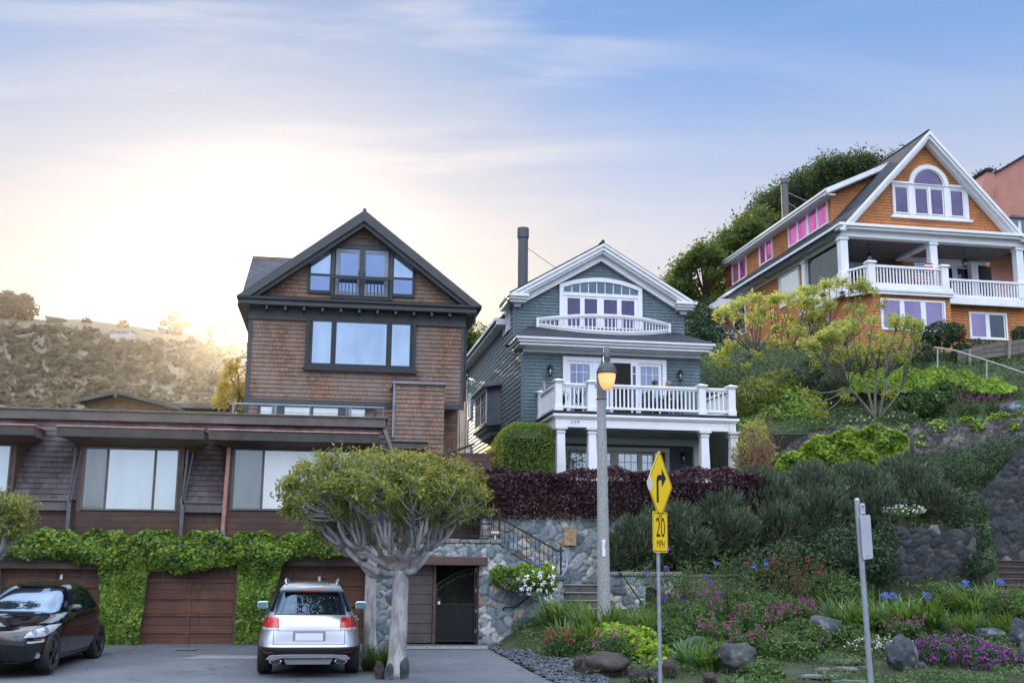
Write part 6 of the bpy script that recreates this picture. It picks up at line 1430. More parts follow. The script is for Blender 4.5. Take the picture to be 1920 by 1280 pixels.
# ================================================================== lamp post, signs
def build_lamp():
    P0 = at(1133, 1130, 26.2); zb = Hs(P0.x, 26.2); x0 = P0.x
    t = thing('street_lamp', 'grey concrete street lamp with a lit amber acorn globe on a curved arm', 'lamp post', (x0, 26.2, zb))
    top = at(1127, 705, 26.2); dx = top.x - x0; h = top.z - zb
    ag = plain('aggregate_concrete', (.34, .34, .33), .8, .25, 30, bump=.5, fine=120)
    b = MB(); b.tube([(0, 0, -.3), (dx * .5, 0, h * .5), (dx, 0, h)], [.163, .128, .098], 20); b.build('pole', ag, t)
    gr = plain('lamp_grey', (.16, .165, .17), .5, .15, 4)
    b = MB(); b.tube([(dx, 0, h - .55), (dx, 0, h + .12)], .108, 16); b.lathe([(.118, 0), (.125, .03), (.118, .06)], (dx, 0, h - .56), 16); b.tube([(dx, 0, h + .1), (dx, 0, h + .2)], .05, 10); co = b.build('collar', gr, t)
    b = MB(); b.lathe([(.035, 0), (.035, .09), (.02, .10)], (dx, 0, h + .2), 10); b.build('photocell', plain('blue_cap', (.03, .22, .45), .4, .05), co)
    ax, ay = .09, -.55
    b = MB(); b.tube(bez(Vector((dx + .0, -.06, h - .05)), Vector((dx + .02, -.25, h + .58)), Vector((dx + ax, ay, h + .50)), 10), [.04] * 11, 8); b.tube(bez(Vector((dx, -.1, h - .28)), Vector((dx + .03, -.32, h + .2)), Vector((dx + ax, ay + .05, h + .42)), 8), .02, 6)
    b.lathe([(.04, -.12), (.075, -.10), (.085, 0), (.075, .12), (.04, .17)], (dx + ax, ay, h + .46), 14); b.build('arm', gr, t)
    c = (dx + ax, ay, h)
    b = MB(); b.lathe([(.24, -.03), (.245, .0), (.235, .02), (.21, .10), (.15, .20), (.085, .25), (.08, .36), (.04, .38)], c, 24); b.build('hood', plain('hood_dark', (.035, .045, .05), .4, .15), t)
    m, nt, bs = new_mat('lit_amber_globe'); bs.inputs['Base Color'].default_value = (.8, .5, .2, 1); bs.inputs['Roughness'].default_value = .3
    nt.links.new(_ramp(nt, _noise(nt, _vec(nt), 2.0, 1), [(.35, (1.0, .56, .18)), (.65, (1.0, .80, .44))]), bs.inputs['Emission Color']); bs.inputs['Emission Strength'].default_value = .72
    b = MB(); b.lathe([(.03, -.41), (.085, -.40), (.135, -.34), (.175, -.24), (.20, -.12), (.205, -.03), (.19, -.02)], c, 24); b.build('globe', m, t, smooth=True)
    m2, nt2, b2 = new_mat('lamp_bulb'); b2.inputs['Emission Color'].default_value = (1, .85, .55, 1); b2.inputs['Emission Strength'].default_value = 1.0
    b = MB(); q = at(1133, 1015, 26.0); b.box(-.06 + .01, -.155, q.z - zb - .33, .01 + .01, -.14, q.z - zb + .05); pl = b.build('number_strip', MT['white'], t)
    text_mesh('strip_digits', '1274', .045, (-.012, -.158, q.z - zb - .02), MT['black'], pl, rot=(rad(90), rad(90), 0), depth=.001)
build_lamp()
YEL = plain('sign_yellow', (.93, .60, .012), .35, .03, 2); BLK = plain('sign_black', (.008, .008, .008), .4, .02); GALV = plain('galvanised_steel', (.32, .35, .39), .42, .15, 8, metal=.55)
def rrect(w, h, r, n=5):
    P = []
    for cx, cz, a0 in ((w / 2 - r, h / 2 - r, 0), (-w / 2 + r, h / 2 - r, 90), (-w / 2 + r, -h / 2 + r, 180), (w / 2 - r, -h / 2 + r, 270)):
        for i in range(n + 1): a = rad(a0 + 90 * i / n); P.append((cx + r * math.cos(a), cz + r * math.sin(a)))
    return P
def build_turn_sign():
    Y = 17.3; bs_ = at(1237, 1278, Y); tp = at(1240, 850, Y + .05)
    t = thing('turn_warning_sign', 'yellow right turn arrow and 20 MPH sign on a steel post before the hedge', 'road sign', (bs_.x, Y, 0), 0)
    b = MB(); b.tube([(.01, 0, -.3), (.0, 0, tp.z)], .029, 12); b.build('post', GALV, t)
    yaw = math.atan2(.878, .479)      # the plates face up the road to the right and are seen very obliquely
    def plate(name, poly, inner, zc, yoff):
        e = bpy.data.objects.new(name, None)
        f = MB(); f.prism(poly, -.003, .003); o = f.build(name, YEL, t); o.location = (.878 * .045, -.479 * .045, zc); o.rotation_euler = (0, 0, yaw)
        g = MB(); g.ring(inner, [(x * .965, z * .965) for x, z in inner], -.0045, -.003); g.build('border_line', BLK, o)
        bk = MB(); bk.prism([(x * .995, z * .995) for x, z in poly], .003, .0045); bk.build('plate_back', GALV, o)
        return o
    sq = rrect(.765, .765, .05); rot = lambda P: [((x - z) * .7071, (x + z) * .7071) for x, z in P]
    zc = at(1243, 909, Y).z; d = plate('diamond_plate', rot(sq), rot([(x * .955, z * .955) for x, z in sq]), zc, 0)
    g = MB()
    P = [(-.14, -.27), (-.06, -.27), (-.06, .03), (-.045, .06), (-.015, .075), (.08, .075), (.08, -.03), (.265, .115), (.08, .26), (.08, .155), (-.03, .155), (-.09, .14), (-.125, .105), (-.14, .06)]
    g.prism(P, -.0052, -.0032); g.build('arrow', BLK, d)
    g = MB(); g.prism([(-.53, .0), (-.505, .06), (-.42, .125), (-.275, .0), (-.42, -.125), (-.505, -.06)], -.0058, -.0048); g.build('pale_patch', plain('pale_sheeting', (.62, .63, .70), .35, .05), d)  # pale grey shape laid over the left corner of the diamond
    zc2 = at(1241, 997, Y).z; s = plate('speed_plate', rrect(.61, .61, .04), rrect(.575, .575, .03), zc2, 0)
    text_mesh('speed_digits', '20', .30, (0, -.0035, -.07), BLK, s, align='CENTER', depth=.001, sx=.95); text_mesh('speed_unit', 'MPH', .115, (0, -.0035, -.23), BLK, s, align='CENTER', depth=.001, sx=1.05)
    g = MB()
    for z in (zc + .25, zc - .25, zc2 + .2, zc2 - .2): g.bar((.0, 0, z), (.04, -.014, z), .05, .03)
    g.build('bracket', GALV, t)
build_turn_sign()
def build_parking_sign():
    Y = 12.0; bt = at(1642, 1400, Y); tp = at(1607, 939, Y)
    t = thing('sign_post', 'leaning steel post with two small signs seen from behind, in front of the garden', 'road sign', (bt.x, Y, 0))
    top = Vector((tp.x - bt.x, 0, tp.z)); low = Vector((bt.x - bt.x, 0, bt.z)); d = (top - low).normalized(); foot = low - d * (low.z / d.z)
    b = MB(); b.tube([foot, top], .030, 14); b.lathe([(.031, 0), (.031, .012), (.02, .028), (.005, .034)], tuple(top), 14); b.build('post', GALV, t)
    back = plain('sign_back', (.50, .51, .55), .5, .06, 3, metal=.2)
    for nm, u, v, w, h in (('small_plate', 1618.5, 954, .15, .13), ('large_plate', 1626, 1006, .305, .46)):
        c = at(u, v, Y) - Vector((bt.x, Y, 0)); g = MB(); g.prism(rrect(w, h, .03), -.0015, .0015); o = g.build(nm, back, t); o.location = c + Vector((0, .02, 0)); o.rotation_euler = (0, rad(-3.0), rad(53))
    g = MB()
    for v in (947, 962, 972, 1040): c = at(1611 + (v - 947) * .075, v, Y) - Vector((bt.x, Y, 0)); g.tube([c + Vector((-.025, 0, 0)), c + Vector((.055, .015, 0))], .014, 8)
    g.build('clamp', GALV, t)
build_parking_sign()
# ================================================================== plants
def on(u, v, y0=18, y1=48):
    """the terrain point seen at picture point (u,v)"""
    r = ray(u, v); last = None
    for k in range(600):
        y = y0 + (y1 - y0) * k / 600; t = y / r.y; x, z = r.x * t, r.z * t + CZ
        if z <= Hs(x, y) + .01: return Vector((x, y, Hs(x, y)))
    return Vector((x, y, z))
def leafy(name, label, cat, pts, nrm, size, mat, group=None, part=None, core=None, stem=None, **k):
    t = thing(name, label, cat, group=group)
    V, F = leaves(pts, nrm, size, **k); mesh_np(part or 'foliage', V, F, LM[mat] if isinstance(mat, str) else mat, t)
    return t
# ---- ivy over the garage doors
def build_ivy():
    rng = np.random.default_rng(21); n = 150000
    P = np.stack([rng.uniform(-5.5, 5.9, n), np.zeros(n), rng.uniform(0, 2.95, n)], 1); x, z = P[:, 0], P[:, 2]
    nz = .07 * np.sin(x * 5.3) + .06 * np.sin(x * 11 + 1.3) + .03 * np.sin(x * 23)
    topz = 2.72 + nz * .9 + np.where(x > 3.6, -.10 * (x - 3.6), 0)
    low = np.interp(x, [-5.5, -3.4, -2.9, -2.2, -1.6, -1.15, -.95, -.75, -.1, .0, .15, .6, 1.2, 1.6, 1.85, 2.1, 2.28, 2.34, 3.05, 3.15, 3.3, 3.5, 4.2, 5.2, 5.9],
                    [2.25, 2.20, 2.18, 2.12, 2.06, 1.98, 1.9, 0, 0, 1.55, 1.85, 1.84, 1.82, 1.86, 1.98, 2.06, 2.04, 0, 0, 1.4, 2.02, 2.18, 2.22, 2.26, 2.55])
    w1 = np.interp(z, [0, .6, 1.3, 1.7, 1.95], [-.86, -.86, -.86, -.88, -.95]); w1b = np.interp(z, [0, .8, 1.5, 1.9], [-.06, -.02, .03, .16])
    leg = ((x > w1 + nz) & (x < w1b + nz)) | ((x > 2.30 + .3 * nz) & (x < np.interp(z, [0, 1.2, 1.8, 2.1], [2.92, 3.12, 3.22, 3.35]) + nz))
    keep = (z < topz) & (((z > low + nz * .5) & (z > 1.4)) | (leg & (z < 2.2)))
    P = P[keep]; x, z = P[:, 0], P[:, 2]; m = len(P)
    bul = np.where(z > 1.9, .30 * np.clip((z - 1.75) / .5, 0, 1), .06) + .08 * np.sin(x * 3.1 + z * 2) * np.sin(z * 4) + .05
    P[:, 1] = -.03 - bul * rng.uniform(.35, 1.0, m) - .02
    tp = rng.uniform(size=m) < .14; tp &= z > 2.0; P[tp, 2] = (2.70 + .9 * (.07 * np.sin(x[tp] * 5.3) + .06 * np.sin(x[tp] * 11 + 1.3))) - .02 + rng.uniform(-.03, .07, tp.sum()); P[tp, 1] = -rng.uniform(-.05, .36, tp.sum())
    N = np.tile([0, -1.0, .25], (m, 1)); N[tp] = [0, -.4, 1]
    t = thing('ivy', 'bright green ivy hanging over the garage wall between the wooden garage doors', 'ivy', GO, GT)
    V, F = leaves(P, N, .086, aspect=.95, droop=1.0, spread=.42, up=.1, rng=rng, fold=.2); mesh_np('foliage', V, F, LM['ivy'], t)
    q = P[rng.integers(0, m, 500)]; b = MB()
    for p in q[:260]: b.tube([(p[0], -.02, p[2]), (p[0] + rng.normal() * .06, -.05, p[2] - .25), (p[0] + rng.normal() * .1, -.03, max(.02, p[2] - .55))], .007, 4)
    b.build('stems', BARK_DK, t)
build_ivy()
# ---- clipped trees with open grey limbs
def clipped_tree(label, base, fork, crown_c, crown_r, n_tips, n_main, r_trunk, seed, leaf_n, tipfrac=.34, stems=None, group='clipped trees by the garage', squash=2.6):
    rng = np.random.default_rng(seed); t = thing('clipped_tree', label, 'tree', tuple(base), group=group)
    O_ = Vector(base); R = np.array(crown_r); C_ = np.array(list(Vector(crown_c) - O_))
    tips = []
    while len(tips) < n_tips:
        d = rng.uniform(-1, 1, 3)
        s = (abs(d[0]) ** squash + abs(d[1]) ** squash + abs(d[2]) ** squash) ** (1 / squash)
        if .42 < s < 1.0 and d[2] > -.95 + .75 * (abs(d[0]) < .45) * rng.uniform(): tips.append(C_ + d * R * (.97 + .05 * rng.normal()))
    tips = np.array(tips); b = MB(); F0 = Vector(fork) - O_
    k = .5 * F0 + Vector((.05 * rng.normal(), .05 * rng.normal(), 0))
    tr = bez(Vector((0, 0, -.2)), k, F0, 9); rr = [r_trunk * (1.38 if i == 0 else 1.14 if i == 1 else 1.0 - .22 * i / 9 + .03 * math.sin(i * 2.1)) for i in range(10)]
    b.tube(tr, rr, 16); branch_tree(b, F0 + Vector((0, 0, -.15)), tips, n_main, r_trunk * .47, rng, sag=.5, lift=.9, sub=8, wob=.16, seg=7)
    b.build('trunk', BARK, t, smooth=True)
    P = np.repeat(tips, leaf_n, 0); d = unit(rng.normal(size=P.shape)); P = P + d * rng.uniform(.02, .20, (len(P), 1)) * np.array([1, 1, .9]); out = unit(P - C_)
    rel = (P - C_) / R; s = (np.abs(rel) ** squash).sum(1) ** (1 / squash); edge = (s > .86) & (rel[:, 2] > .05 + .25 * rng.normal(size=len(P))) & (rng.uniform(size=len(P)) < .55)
    V, F = leaves(P[~edge], out[~edge], .10, aspect=.36, droop=-.2, spread=.9, up=.4, rng=rng); mesh_np('foliage', V, F, LM['prune'], t)
    V, F = leaves(P[edge] + np.array([0, 0, .03]), out[edge], .085, aspect=.4, droop=-.8, spread=.9, up=.5, rng=rng); mesh_np('yellow_leaves', V, F, LM['prune_tip'], t)  # crown tops coloured yellow as if sunlit
    return t
bt = at(742, 1252, 22.3); bt.z = Hs(bt.x, 22.3)
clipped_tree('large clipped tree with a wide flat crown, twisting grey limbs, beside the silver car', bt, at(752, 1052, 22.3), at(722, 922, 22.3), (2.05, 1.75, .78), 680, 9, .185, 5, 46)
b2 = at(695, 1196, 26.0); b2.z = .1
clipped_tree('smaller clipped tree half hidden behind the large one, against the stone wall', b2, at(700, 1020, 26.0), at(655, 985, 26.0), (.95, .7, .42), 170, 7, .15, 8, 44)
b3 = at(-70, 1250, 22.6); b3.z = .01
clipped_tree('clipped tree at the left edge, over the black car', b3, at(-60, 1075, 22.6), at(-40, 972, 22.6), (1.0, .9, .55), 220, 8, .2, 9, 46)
# stones and tuft round the foot of the large tree
def rock(label, u, v, y, w, h, seed, m, dep=None, name='rock', grp=None, z=None):
    rng = random.Random(seed); p = at(u, v, y); bm = bmesh.new(); bmesh.ops.create_icosphere(bm, subdivisions=4, radius=1)
    off = Vector((seed * 7.3, seed * 3.1, 0))
    for vt in bm.verts:
        q = vt.co.copy(); n = mnoise.fractal(q * 1.3 + off, .9, 2.1, 5) * .30 + .12 * (mnoise.cell(q * 1.6 + off) - .5); vt.co = q * (1 + n)
        for pl in PLANES[seed % len(PLANES)]:
            dd = vt.co.dot(pl) - .80
            if dd > 0: vt.co -= pl * dd * .85
        vt.co = Vector((vt.co.x * w / 2, vt.co.y * (dep or w * .8) / 2, vt.co.z * h * .62))
    me = bpy.data.meshes.new(name); bm.to_mesh(me); bm.free(); me.materials.append(m)
    for pg in me.polygons: pg.use_smooth = True
    o = bpy.data.objects.new(name, me); COL.objects.link(o); zz = Hs(p.x, y) if z is None else z
    o.location = (p.x, y, zz + h * .34); o.rotation_euler = (0, 0, rng.uniform(0, 6)); o['category'] = 'rock'; tag(o, label, 'rock', grp); return o
_pr = np.random.default_rng(17); PLANES = [[Vector(unit(_pr.normal(size=3))) for _ in range(7)] for _ in range(6)]
def rock_mat(name, c1, c2, lich=(.28, .29, .27), amt=.6):
    m, nt, bs = new_mat(name); v = _vec(nt); n = _noise(nt, v, 3.2, 8, .62)
    c = _ramp(nt, n, [(.3, c1), (.7, c2)]); c = _mix(nt, _ramp(nt, _noise(nt, v, 2.2, 7, .7), [(.55, 0.0), (.66, amt)]), c, lich)
    nt.links.new(c, bs.inputs['Base Color']); bs.inputs['Roughness'].default_value = .9; _bump(nt, bs, _noise(nt, v, 10, 8, .7), .9, .05); return m
RK, RKB, RKR = rock_mat('grey_rock', (.022, .026, .027), (.07, .074, .074), (.20, .21, .20)), rock_mat('blue_grey_rock', (.022, .030, .036), (.075, .09, .10), (.30, .32, .33)), rock_mat('brown_rock', (.025, .019, .017), (.065, .05, .043), (.10, .10, .09), .4)
for lb, u, v, y, w, h, s, m in (('rounded brown stone at the foot of the large clipped tree, left side', 712, 1255, 21.7, .26, .36, 3, RKR), ('pale grey stone set against the large clipped trunk', 731, 1250, 21.6, .20, .36, 4, RKB),
                                ('upright blue grey stone right of the large clipped trunk', 759, 1250, 21.7, .20, .42, 5, RKB)):
    rock(lb, u, v, y, w, h, s, m, grp='stones round the clipped tree')
# ---- hedges
def hedge_shape(n, lo, hi, rng, round_=.18, top_frac=.3):
    """points on the outside of a clipped block, its edges softened"""
    lo, hi = np.array(lo, float), np.array(hi, float); d = hi - lo; ar = np.array([d[0] * d[2], d[0] * d[1], d[1] * d[2], d[1] * d[2]]); ar = ar / ar.sum(); f = rng.choice(4, n, p=ar); u = rng.uniform(size=(n, 3)); P = lo + u * d; N = np.zeros((n, 3))
    for k, (ax, side, nn) in enumerate(((1, 0, (0, -1, 0)), (2, 1, (0, 0, 1)), (0, 0, (-1, 0, 0)), (0, 1, (1, 0, 0)))):
        m = f == k; P[m, ax] = hi[ax] if side else lo[ax]; N[m] = nn
    c = (lo + hi) / 2; q = (P - c) / (d / 2); s = (np.abs(q) ** 7).sum(1) ** (1 / 7); P = c + (P - c) / s[:, None]
    return P, N
def build_hedges():
    rng = np.random.default_rng(31)
    t = thing('purple_hedge', 'long clipped purple leaved hedge along the top of the stone retaining wall', 'hedge', tuple(Gw(8.2, 2.4, 3.35)), rad(6))
    P, N = hedge_shape(27000, (-.2, -.1, -.16), (8.6, 1.4, 1.22), rng); und = .07 * np.sin(P[:, 0] * 2.1) + .05 * np.sin(P[:, 0] * 5.7 + P[:, 2] * 3); P += N * (und[:, None] + rng.uniform(-.16, .05, (len(P), 1)))
    P[:, 2] += .02 * P[:, 0]
    low = rng.uniform(size=len(P)) < np.clip(.75 - P[:, 2] * .9, .04, .75) * (.5 + .5 * np.sin(P[:, 0] * 3.3 + P[:, 2] * 4))
    V, F = leaves(P[~low], N[~low], .085, aspect=.55, spread=.9, rng=rng); mesh_np('foliage', V, F, LM['purple'], t)
    V, F = leaves(P[low], N[low], .075, aspect=.5, spread=.9, rng=rng); mesh_np('olive_leaves', V, F, LM['purple_low'], t)
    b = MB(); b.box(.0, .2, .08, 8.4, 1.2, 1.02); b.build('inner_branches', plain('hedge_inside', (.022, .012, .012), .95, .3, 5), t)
    t = thing('box_hedge', 'tall rounded green clipped hedge left of the porch columns', 'hedge', tuple(at(975, 890, 36.6)), TT)
    P, N = hedge_shape(24000, (-.95, -.3, -.9), (1.12, 1.6, 1.72), rng)
    P[:, 2] -= np.clip((-P[:, 0] - .1) / .85, 0, 1) ** 2 * 1.0 * np.clip((P[:, 2] + .3) / 1.6, 0, 1); P += N * rng.uniform(-.10, .03, (len(P), 1))
    V, F = leaves(P, N, .065, aspect=.5, spread=.8, rng=rng); mesh_np('foliage', V, F, LM['box'], t)
    Q, N2 = hedge_shape(2600, (-1.0, -.36, -.9), (-.3, 1.2, .9), rng); V, F = leaves(Q[N2[:, 0] <= 0], N2[N2[:, 0] <= 0], .06, aspect=.6, spread=.9, rng=rng); mesh_np('yellow_leaves', V, F, LM['prune_tip'], t)
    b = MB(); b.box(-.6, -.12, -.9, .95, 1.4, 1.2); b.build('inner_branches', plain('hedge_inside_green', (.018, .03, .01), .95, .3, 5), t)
    t = thing('porch_shrub', 'small dark leaved shrub between the first porch columns of the teal house', 'shrub', tuple(Tw(1.35, -2.2, 4.4)))
    b = MB(); tips = np.array([0, 0, 1.0]) + rng.normal(size=(40, 3)) * np.array([.42, .3, .35]); branch_tree(b, Vector((0, 0, .3)), tips, 5, .03, rng); b.build('stems', BARK_DK, t)
    Pp = np.repeat(tips, 22, 0) + rng.normal(size=(880, 3)) * .11; V, F = leaves(Pp, unit(rng.normal(size=Pp.shape)), .09, aspect=.35, rng=rng); mesh_np('foliage', V, F, LM['shrub'], t)
build_hedges()
# ---- mounds and bushes : (centre u, v, distance, half sizes in metres)
def bush(label, blobs, mat, size, n, seed, cat='shrub', name='shrub', group=None, kind='leaf', flowers=None, aspect=.5, spread=.9, core=None, shell=.72, stems=True):
    rng = np.random.default_rng(seed); c0 = at(*blobs[0][:3]); t = thing(name, label, cat, tuple(c0), group=group); parts = []; fl = []; tot = sum(bl[3] * bl[4] for bl in blobs)
    for bl in blobs:
        c = np.array(list(at(*bl[:3]) - c0)); r = np.array([bl[3], bl[5] if len(bl) > 5 else bl[3] * .8, bl[4]]); k = int(n * bl[3] * bl[4] / tot)
        P, D = in_blob(c, r, k, rng, shell); lump = 1 + .14 * np.sin(P[:, 0] * 5 + seed) * np.sin(P[:, 2] * 6 + 1) + .1 * np.sin(P[:, 0] * 11 + P[:, 1] * 9); P = c + (P - c) * lump[:, None]
        gz = H(P[:, 0] + c0.x, P[:, 1] + c0.y) - c0.z; ok = P[:, 2] > gz - .02; P, D = P[ok], D[ok]
        if kind == 'leaf': parts.append(leaves(P, D, size, aspect=aspect, spread=spread, rng=rng))
        else: parts.append(sprigs(P, D * np.array([.7, .7, .5]) + np.array([0, 0, .75]) + rng.normal(size=D.shape) * .28, size, size * .2, rng=rng))
        if flowers:
            fm, fs, ff = flowers; m = (rng.uniform(size=len(P)) < ff) & (D[:, 1] < .5) & (((P - c) / r)[:, 2] > -.35); fl.append(leaves(np.repeat(P[m] + D[m] * .05, 5, 0) + rng.normal(size=(m.sum() * 5, 3)) * fs * .5, np.repeat(D[m], 5, 0), fs, aspect=.8, spread=.9, rng=rng))
    V, F = join(parts); mesh_np('foliage', V, F, LM[mat], t)
    if fl: V, F = join(fl); mesh_np('flowers', V, F, LM[flowers[0]], t)
    b = MB()
    for bl in blobs[:4] if stems else []:
        c = at(*bl[:3]) - c0; g = Hs(c.x + c0.x, c.y + c0.y) - c0.z
        for k in range(5): a = rng.uniform(0, 6.28); b.tube([(c.x + .08 * math.cos(a), c.y + .08 * math.sin(a), min(g, c.z) - .05), (c.x + bl[3] * .5 * math.cos(a), c.y + bl[3] * .4 * math.sin(a), c.z + bl[4] * .35)], .015, 5)
    if stems: b.build('stems', BARK_DK, t)
    return t
RG = 'rosemary bushes on the slope'
def rosemary(label, blobs, seed, n=4200): bush(label, blobs, 'rosemary', .17, n, seed, 'shrub', 'rosemary_bush', RG, 'sprig', shell=.6)
rosemary('round rosemary bush hanging over the low stone wall right of the lamp post', [(1195, 1020, 30.6, .62, .75), (1160, 1035, 30.4, .38, .55), (1225, 1000, 30.9, .5, .7)], 1, 6000)
rosemary('rosemary bush right behind the 20 MPH plate', [(1275, 1000, 31.0, .7, .75), (1300, 1025, 30.7, .6, .55), (1265, 975, 31.4, .4, .5)], 2, 5600)
rosemary('rosemary bush rising to the right end of the purple hedge', [(1350, 975, 31.6, .8, .8), (1370, 1000, 31.2, .8, .7), (1330, 960, 32.0, .5, .6)], 3, 6500)
rosemary('broad pale tipped rosemary bush below the end of the purple hedge', [(1440, 945, 32.4, .95, .85), (1420, 915, 33.2, .7, .6), (1460, 990, 31.6, .8, .7)], 4, 7000)
rosemary('rosemary bush behind the top of the leaning sign post, left of it', [(1530, 925, 33.0, .9, .8), (1545, 965, 32.2, .9, .8), (1520, 900, 33.8, .7, .5)], 5, 6500)
rosemary('rosemary bush behind the leaning sign post, right of it', [(1625, 925, 33.2, .9, .75), (1640, 950, 32.6, .8, .6), (1600, 900, 34.0, .7, .5)], 6, 6500)
rosemary('rosemary bush above the dark stone wall', [(1715, 915, 33.8, .9, .75), (1750, 935, 33.2, .8, .5), (1700, 885, 34.6, .8, .5)], 7, 6000)
bush('dark green juniper above the garden steps, far right', [(1830, 870, 35.0, 1.1, .6), (1890, 850, 35.2, 1.0, .6), (1770, 890, 34.6, .8, .5)], 'shrub', .10, 8000, 8, 'shrub', 'juniper', aspect=.3)
bush('dark glossy shrub below the rosemary, left of the dark stone wall', [(1590, 1035, 30.3, .9, .75), (1640, 1060, 30.0, .7, .55), (1540, 1065, 29.9, .6, .5), (1660, 1010, 30.6, .4, .5)], 'shrub', .10, 7000, 9)
bush('dark shrub in the shade under the rosemary, behind the pink flowers', [(1440, 1060, 30.2, .8, .5), (1490, 1050, 30.3, .7, .55), (1390, 1070, 30.0, .5, .4)], 'shrub', .09, 4500, 10)
# ---- strap leaved clumps
def clump(label, u, v, y, n, L, seed, heads=0, spread=.42, mat='strap', name='agapanthus', grp='agapanthus clumps', wd=.045, hcol='blue', hmul=1.5):
    rng = np.random.default_rng(seed); n = int(n * 1.7); p = at(u, v, y); p.z = Hs(p.x, y); t = thing(name, label, 'plant', tuple(p), group=grp)
    az = rng.uniform(0, 6.283, n); rr = spread * np.sqrt(rng.uniform(size=n)); P = np.stack([rr * np.cos(az + 1.3), rr * np.sin(az + 1.3), np.zeros(n) - .03], 1)
    n2 = n; V, F = blades(P, az, 1.42 * L * rng.uniform(.7, 1.25, n), 1.2 * wd * rng.uniform(.7, 1.2, n), rng.uniform(.12, .75, n), rng); mesh_np('leaves', V, F, LM[mat], t)
    for i in range(heads):
        a = rng.uniform(0, 6.28); s = spread * rng.uniform(.1, .7); h = L * rng.uniform(.95, 1.15) * hmul; x, yy = s * math.cos(a), s * math.sin(a) - .1; b = MB(); b.tube([(x, yy, 0), (x + .04, yy - .02, h * .6), (x + .06, yy - .03, h)], .008, 5); st = b.build('flower_stem', LM['strap'], t)
        Q, D = in_blob((x + .06, yy - .03, h), (.10, .10, .085), 75, rng, .5); V, F = leaves(Q, D, .055, aspect=.5, spread=.5, rng=rng); mesh_np('flower_head', V, F, LM[hcol], st)
for i, a in enumerate((
    ('agapanthus clump against the stone wall left of the lamp post foot', 1052, 1178, 27.3, 150, .62, 0), ('agapanthus clump right in front of the lamp post foot', 1118, 1170, 26.0, 170, .66, 0),
    ('agapanthus clump between the lamp post and the yellow sign post', 1190, 1168, 26.0, 150, .62, 0), ('low agapanthus clump at the edge of the gravel, behind the red flowers', 1078, 1205, 25.2, 110, .5, 0),
    ('big bright agapanthus clump just left of the leaning sign post', 1592, 1168, 26.4, 190, .68, 0), ('bright agapanthus clump just right of the leaning sign post', 1672, 1150, 27.0, 150, .62, 2),
    ('agapanthus clump in front of the dark stone wall', 1722, 1148, 27.2, 140, .6, 1), ('dark agapanthus clump below the garden steps', 1800, 1112, 28.4, 140, .62, 1), ('dark agapanthus clump at the far right under the garden steps', 1872, 1108, 28.6, 150, .62, 1),
    ('small grassy clump beside the brown stones under the yellow sign', 1312, 1245, 22.9, 120, .42, 0), ('agapanthus in front of the plastered wall', 1345, 1100, 28.6, 60, .42, 3))):
    clump(*a[:6], 100 + i, heads=a[6], hmul=1.25)
for i, (lb, u, v, y) in enumerate((('low tuft of yellow green grass before the garden steps', 1790, 1140, 27.0), ('low tuft of yellow green grass at the right edge', 1862, 1142, 27.0), ('grassy tuft between the large clipped tree and the silver car', 702, 1232, 23.0))):
    clump(lb, u, v, y, 150, .42, 140 + i, mat='strap' if i < 2 else 'herb', name='grass_tuft', grp='grass tufts', wd=.02, spread=.4 if i < 2 else .2)
# ---- flowering herbs
def valerian(label, u, v, y, n_st, L, seed, col='pink', spread=.45, leafn=1300, fl=.085, grp='flowering valerian plants', name='valerian'):
    rng = np.random.default_rng(seed); p = at(u, v, y); p.z = Hs(p.x, y); t = thing(name, label, 'plant', tuple(p), group=grp); b = MB(); LP = []; FP = []
    for i in range(n_st):
        a = rng.uniform(0, 6.28); r = spread * math.sqrt(rng.uniform()); x, yy = r * math.cos(a), r * math.sin(a) * .7; h = L * rng.uniform(.6, 1.15); e = Vector((x + .10 * math.cos(a), yy + .1 * math.sin(a), h)); b.tube([(x * .6, yy * .6, -.02), (x, yy, h * .5), tuple(e)], .006, 4, cap=False)
        for k in range(leafn // n_st): f = rng.uniform(.05, .9); LP.append([x * (.6 + .4 * f) + rng.normal() * .07, yy * (.6 + .4 * f) + rng.normal() * .07, h * f])
        if rng.uniform() < .62: FP += [[e.x + rng.normal() * .03, e.y + rng.normal() * .03, e.z + rng.normal() * .045] for _ in range(16)]
    b.build('stems', LM['herb'], t); LP = np.array(LP); V, F = leaves(LP, np.tile([0, -.3, .8], (len(LP), 1)), .095, aspect=.4, rng=rng); mesh_np('foliage', V, F, LM['herb'], t)
    if FP: FP = np.array(FP); V, F = leaves(FP, unit(rng.normal(size=FP.shape)), .04, aspect=.9, rng=rng); mesh_np('flowers', V, F, LM[col], t)
for i, a in enumerate((
    ('pink valerian at the gravel edge under the lamp post', 1145, 1240, 23.6, 16, .5), ('dense pink valerian left of the pointed grey rock', 1490, 1150, 26.6, 34, .75), ('pink valerian between the yellow sign and the pointed rock', 1420, 1165, 26.0, 22, .7),
    ('low pink valerian above the largest front rock', 1400, 1205, 24.4, 20, .55), ('pink valerian in front of the plastered wall', 1325, 1150, 26.8, 22, .8), ('pink valerian behind the large front rock', 1345, 1185, 25.2, 20, .6),
    ('pink valerian right of the bright agapanthus', 1690, 1185, 25.8, 14, .5), ('pink valerian at the right edge above the boulder', 1902, 1120, 27.5, 26, .8), ('few pink valerian stems under the pointed rock', 1495, 1215, 24.2, 12, .45))):
    valerian(*a, 200 + i)
valerian('crimson flowering plant at the corner of the gravel', 1045, 1228, 24.4, 20, .5, 230, 'red', .3, 500, grp=None, name='crimson_flowers')
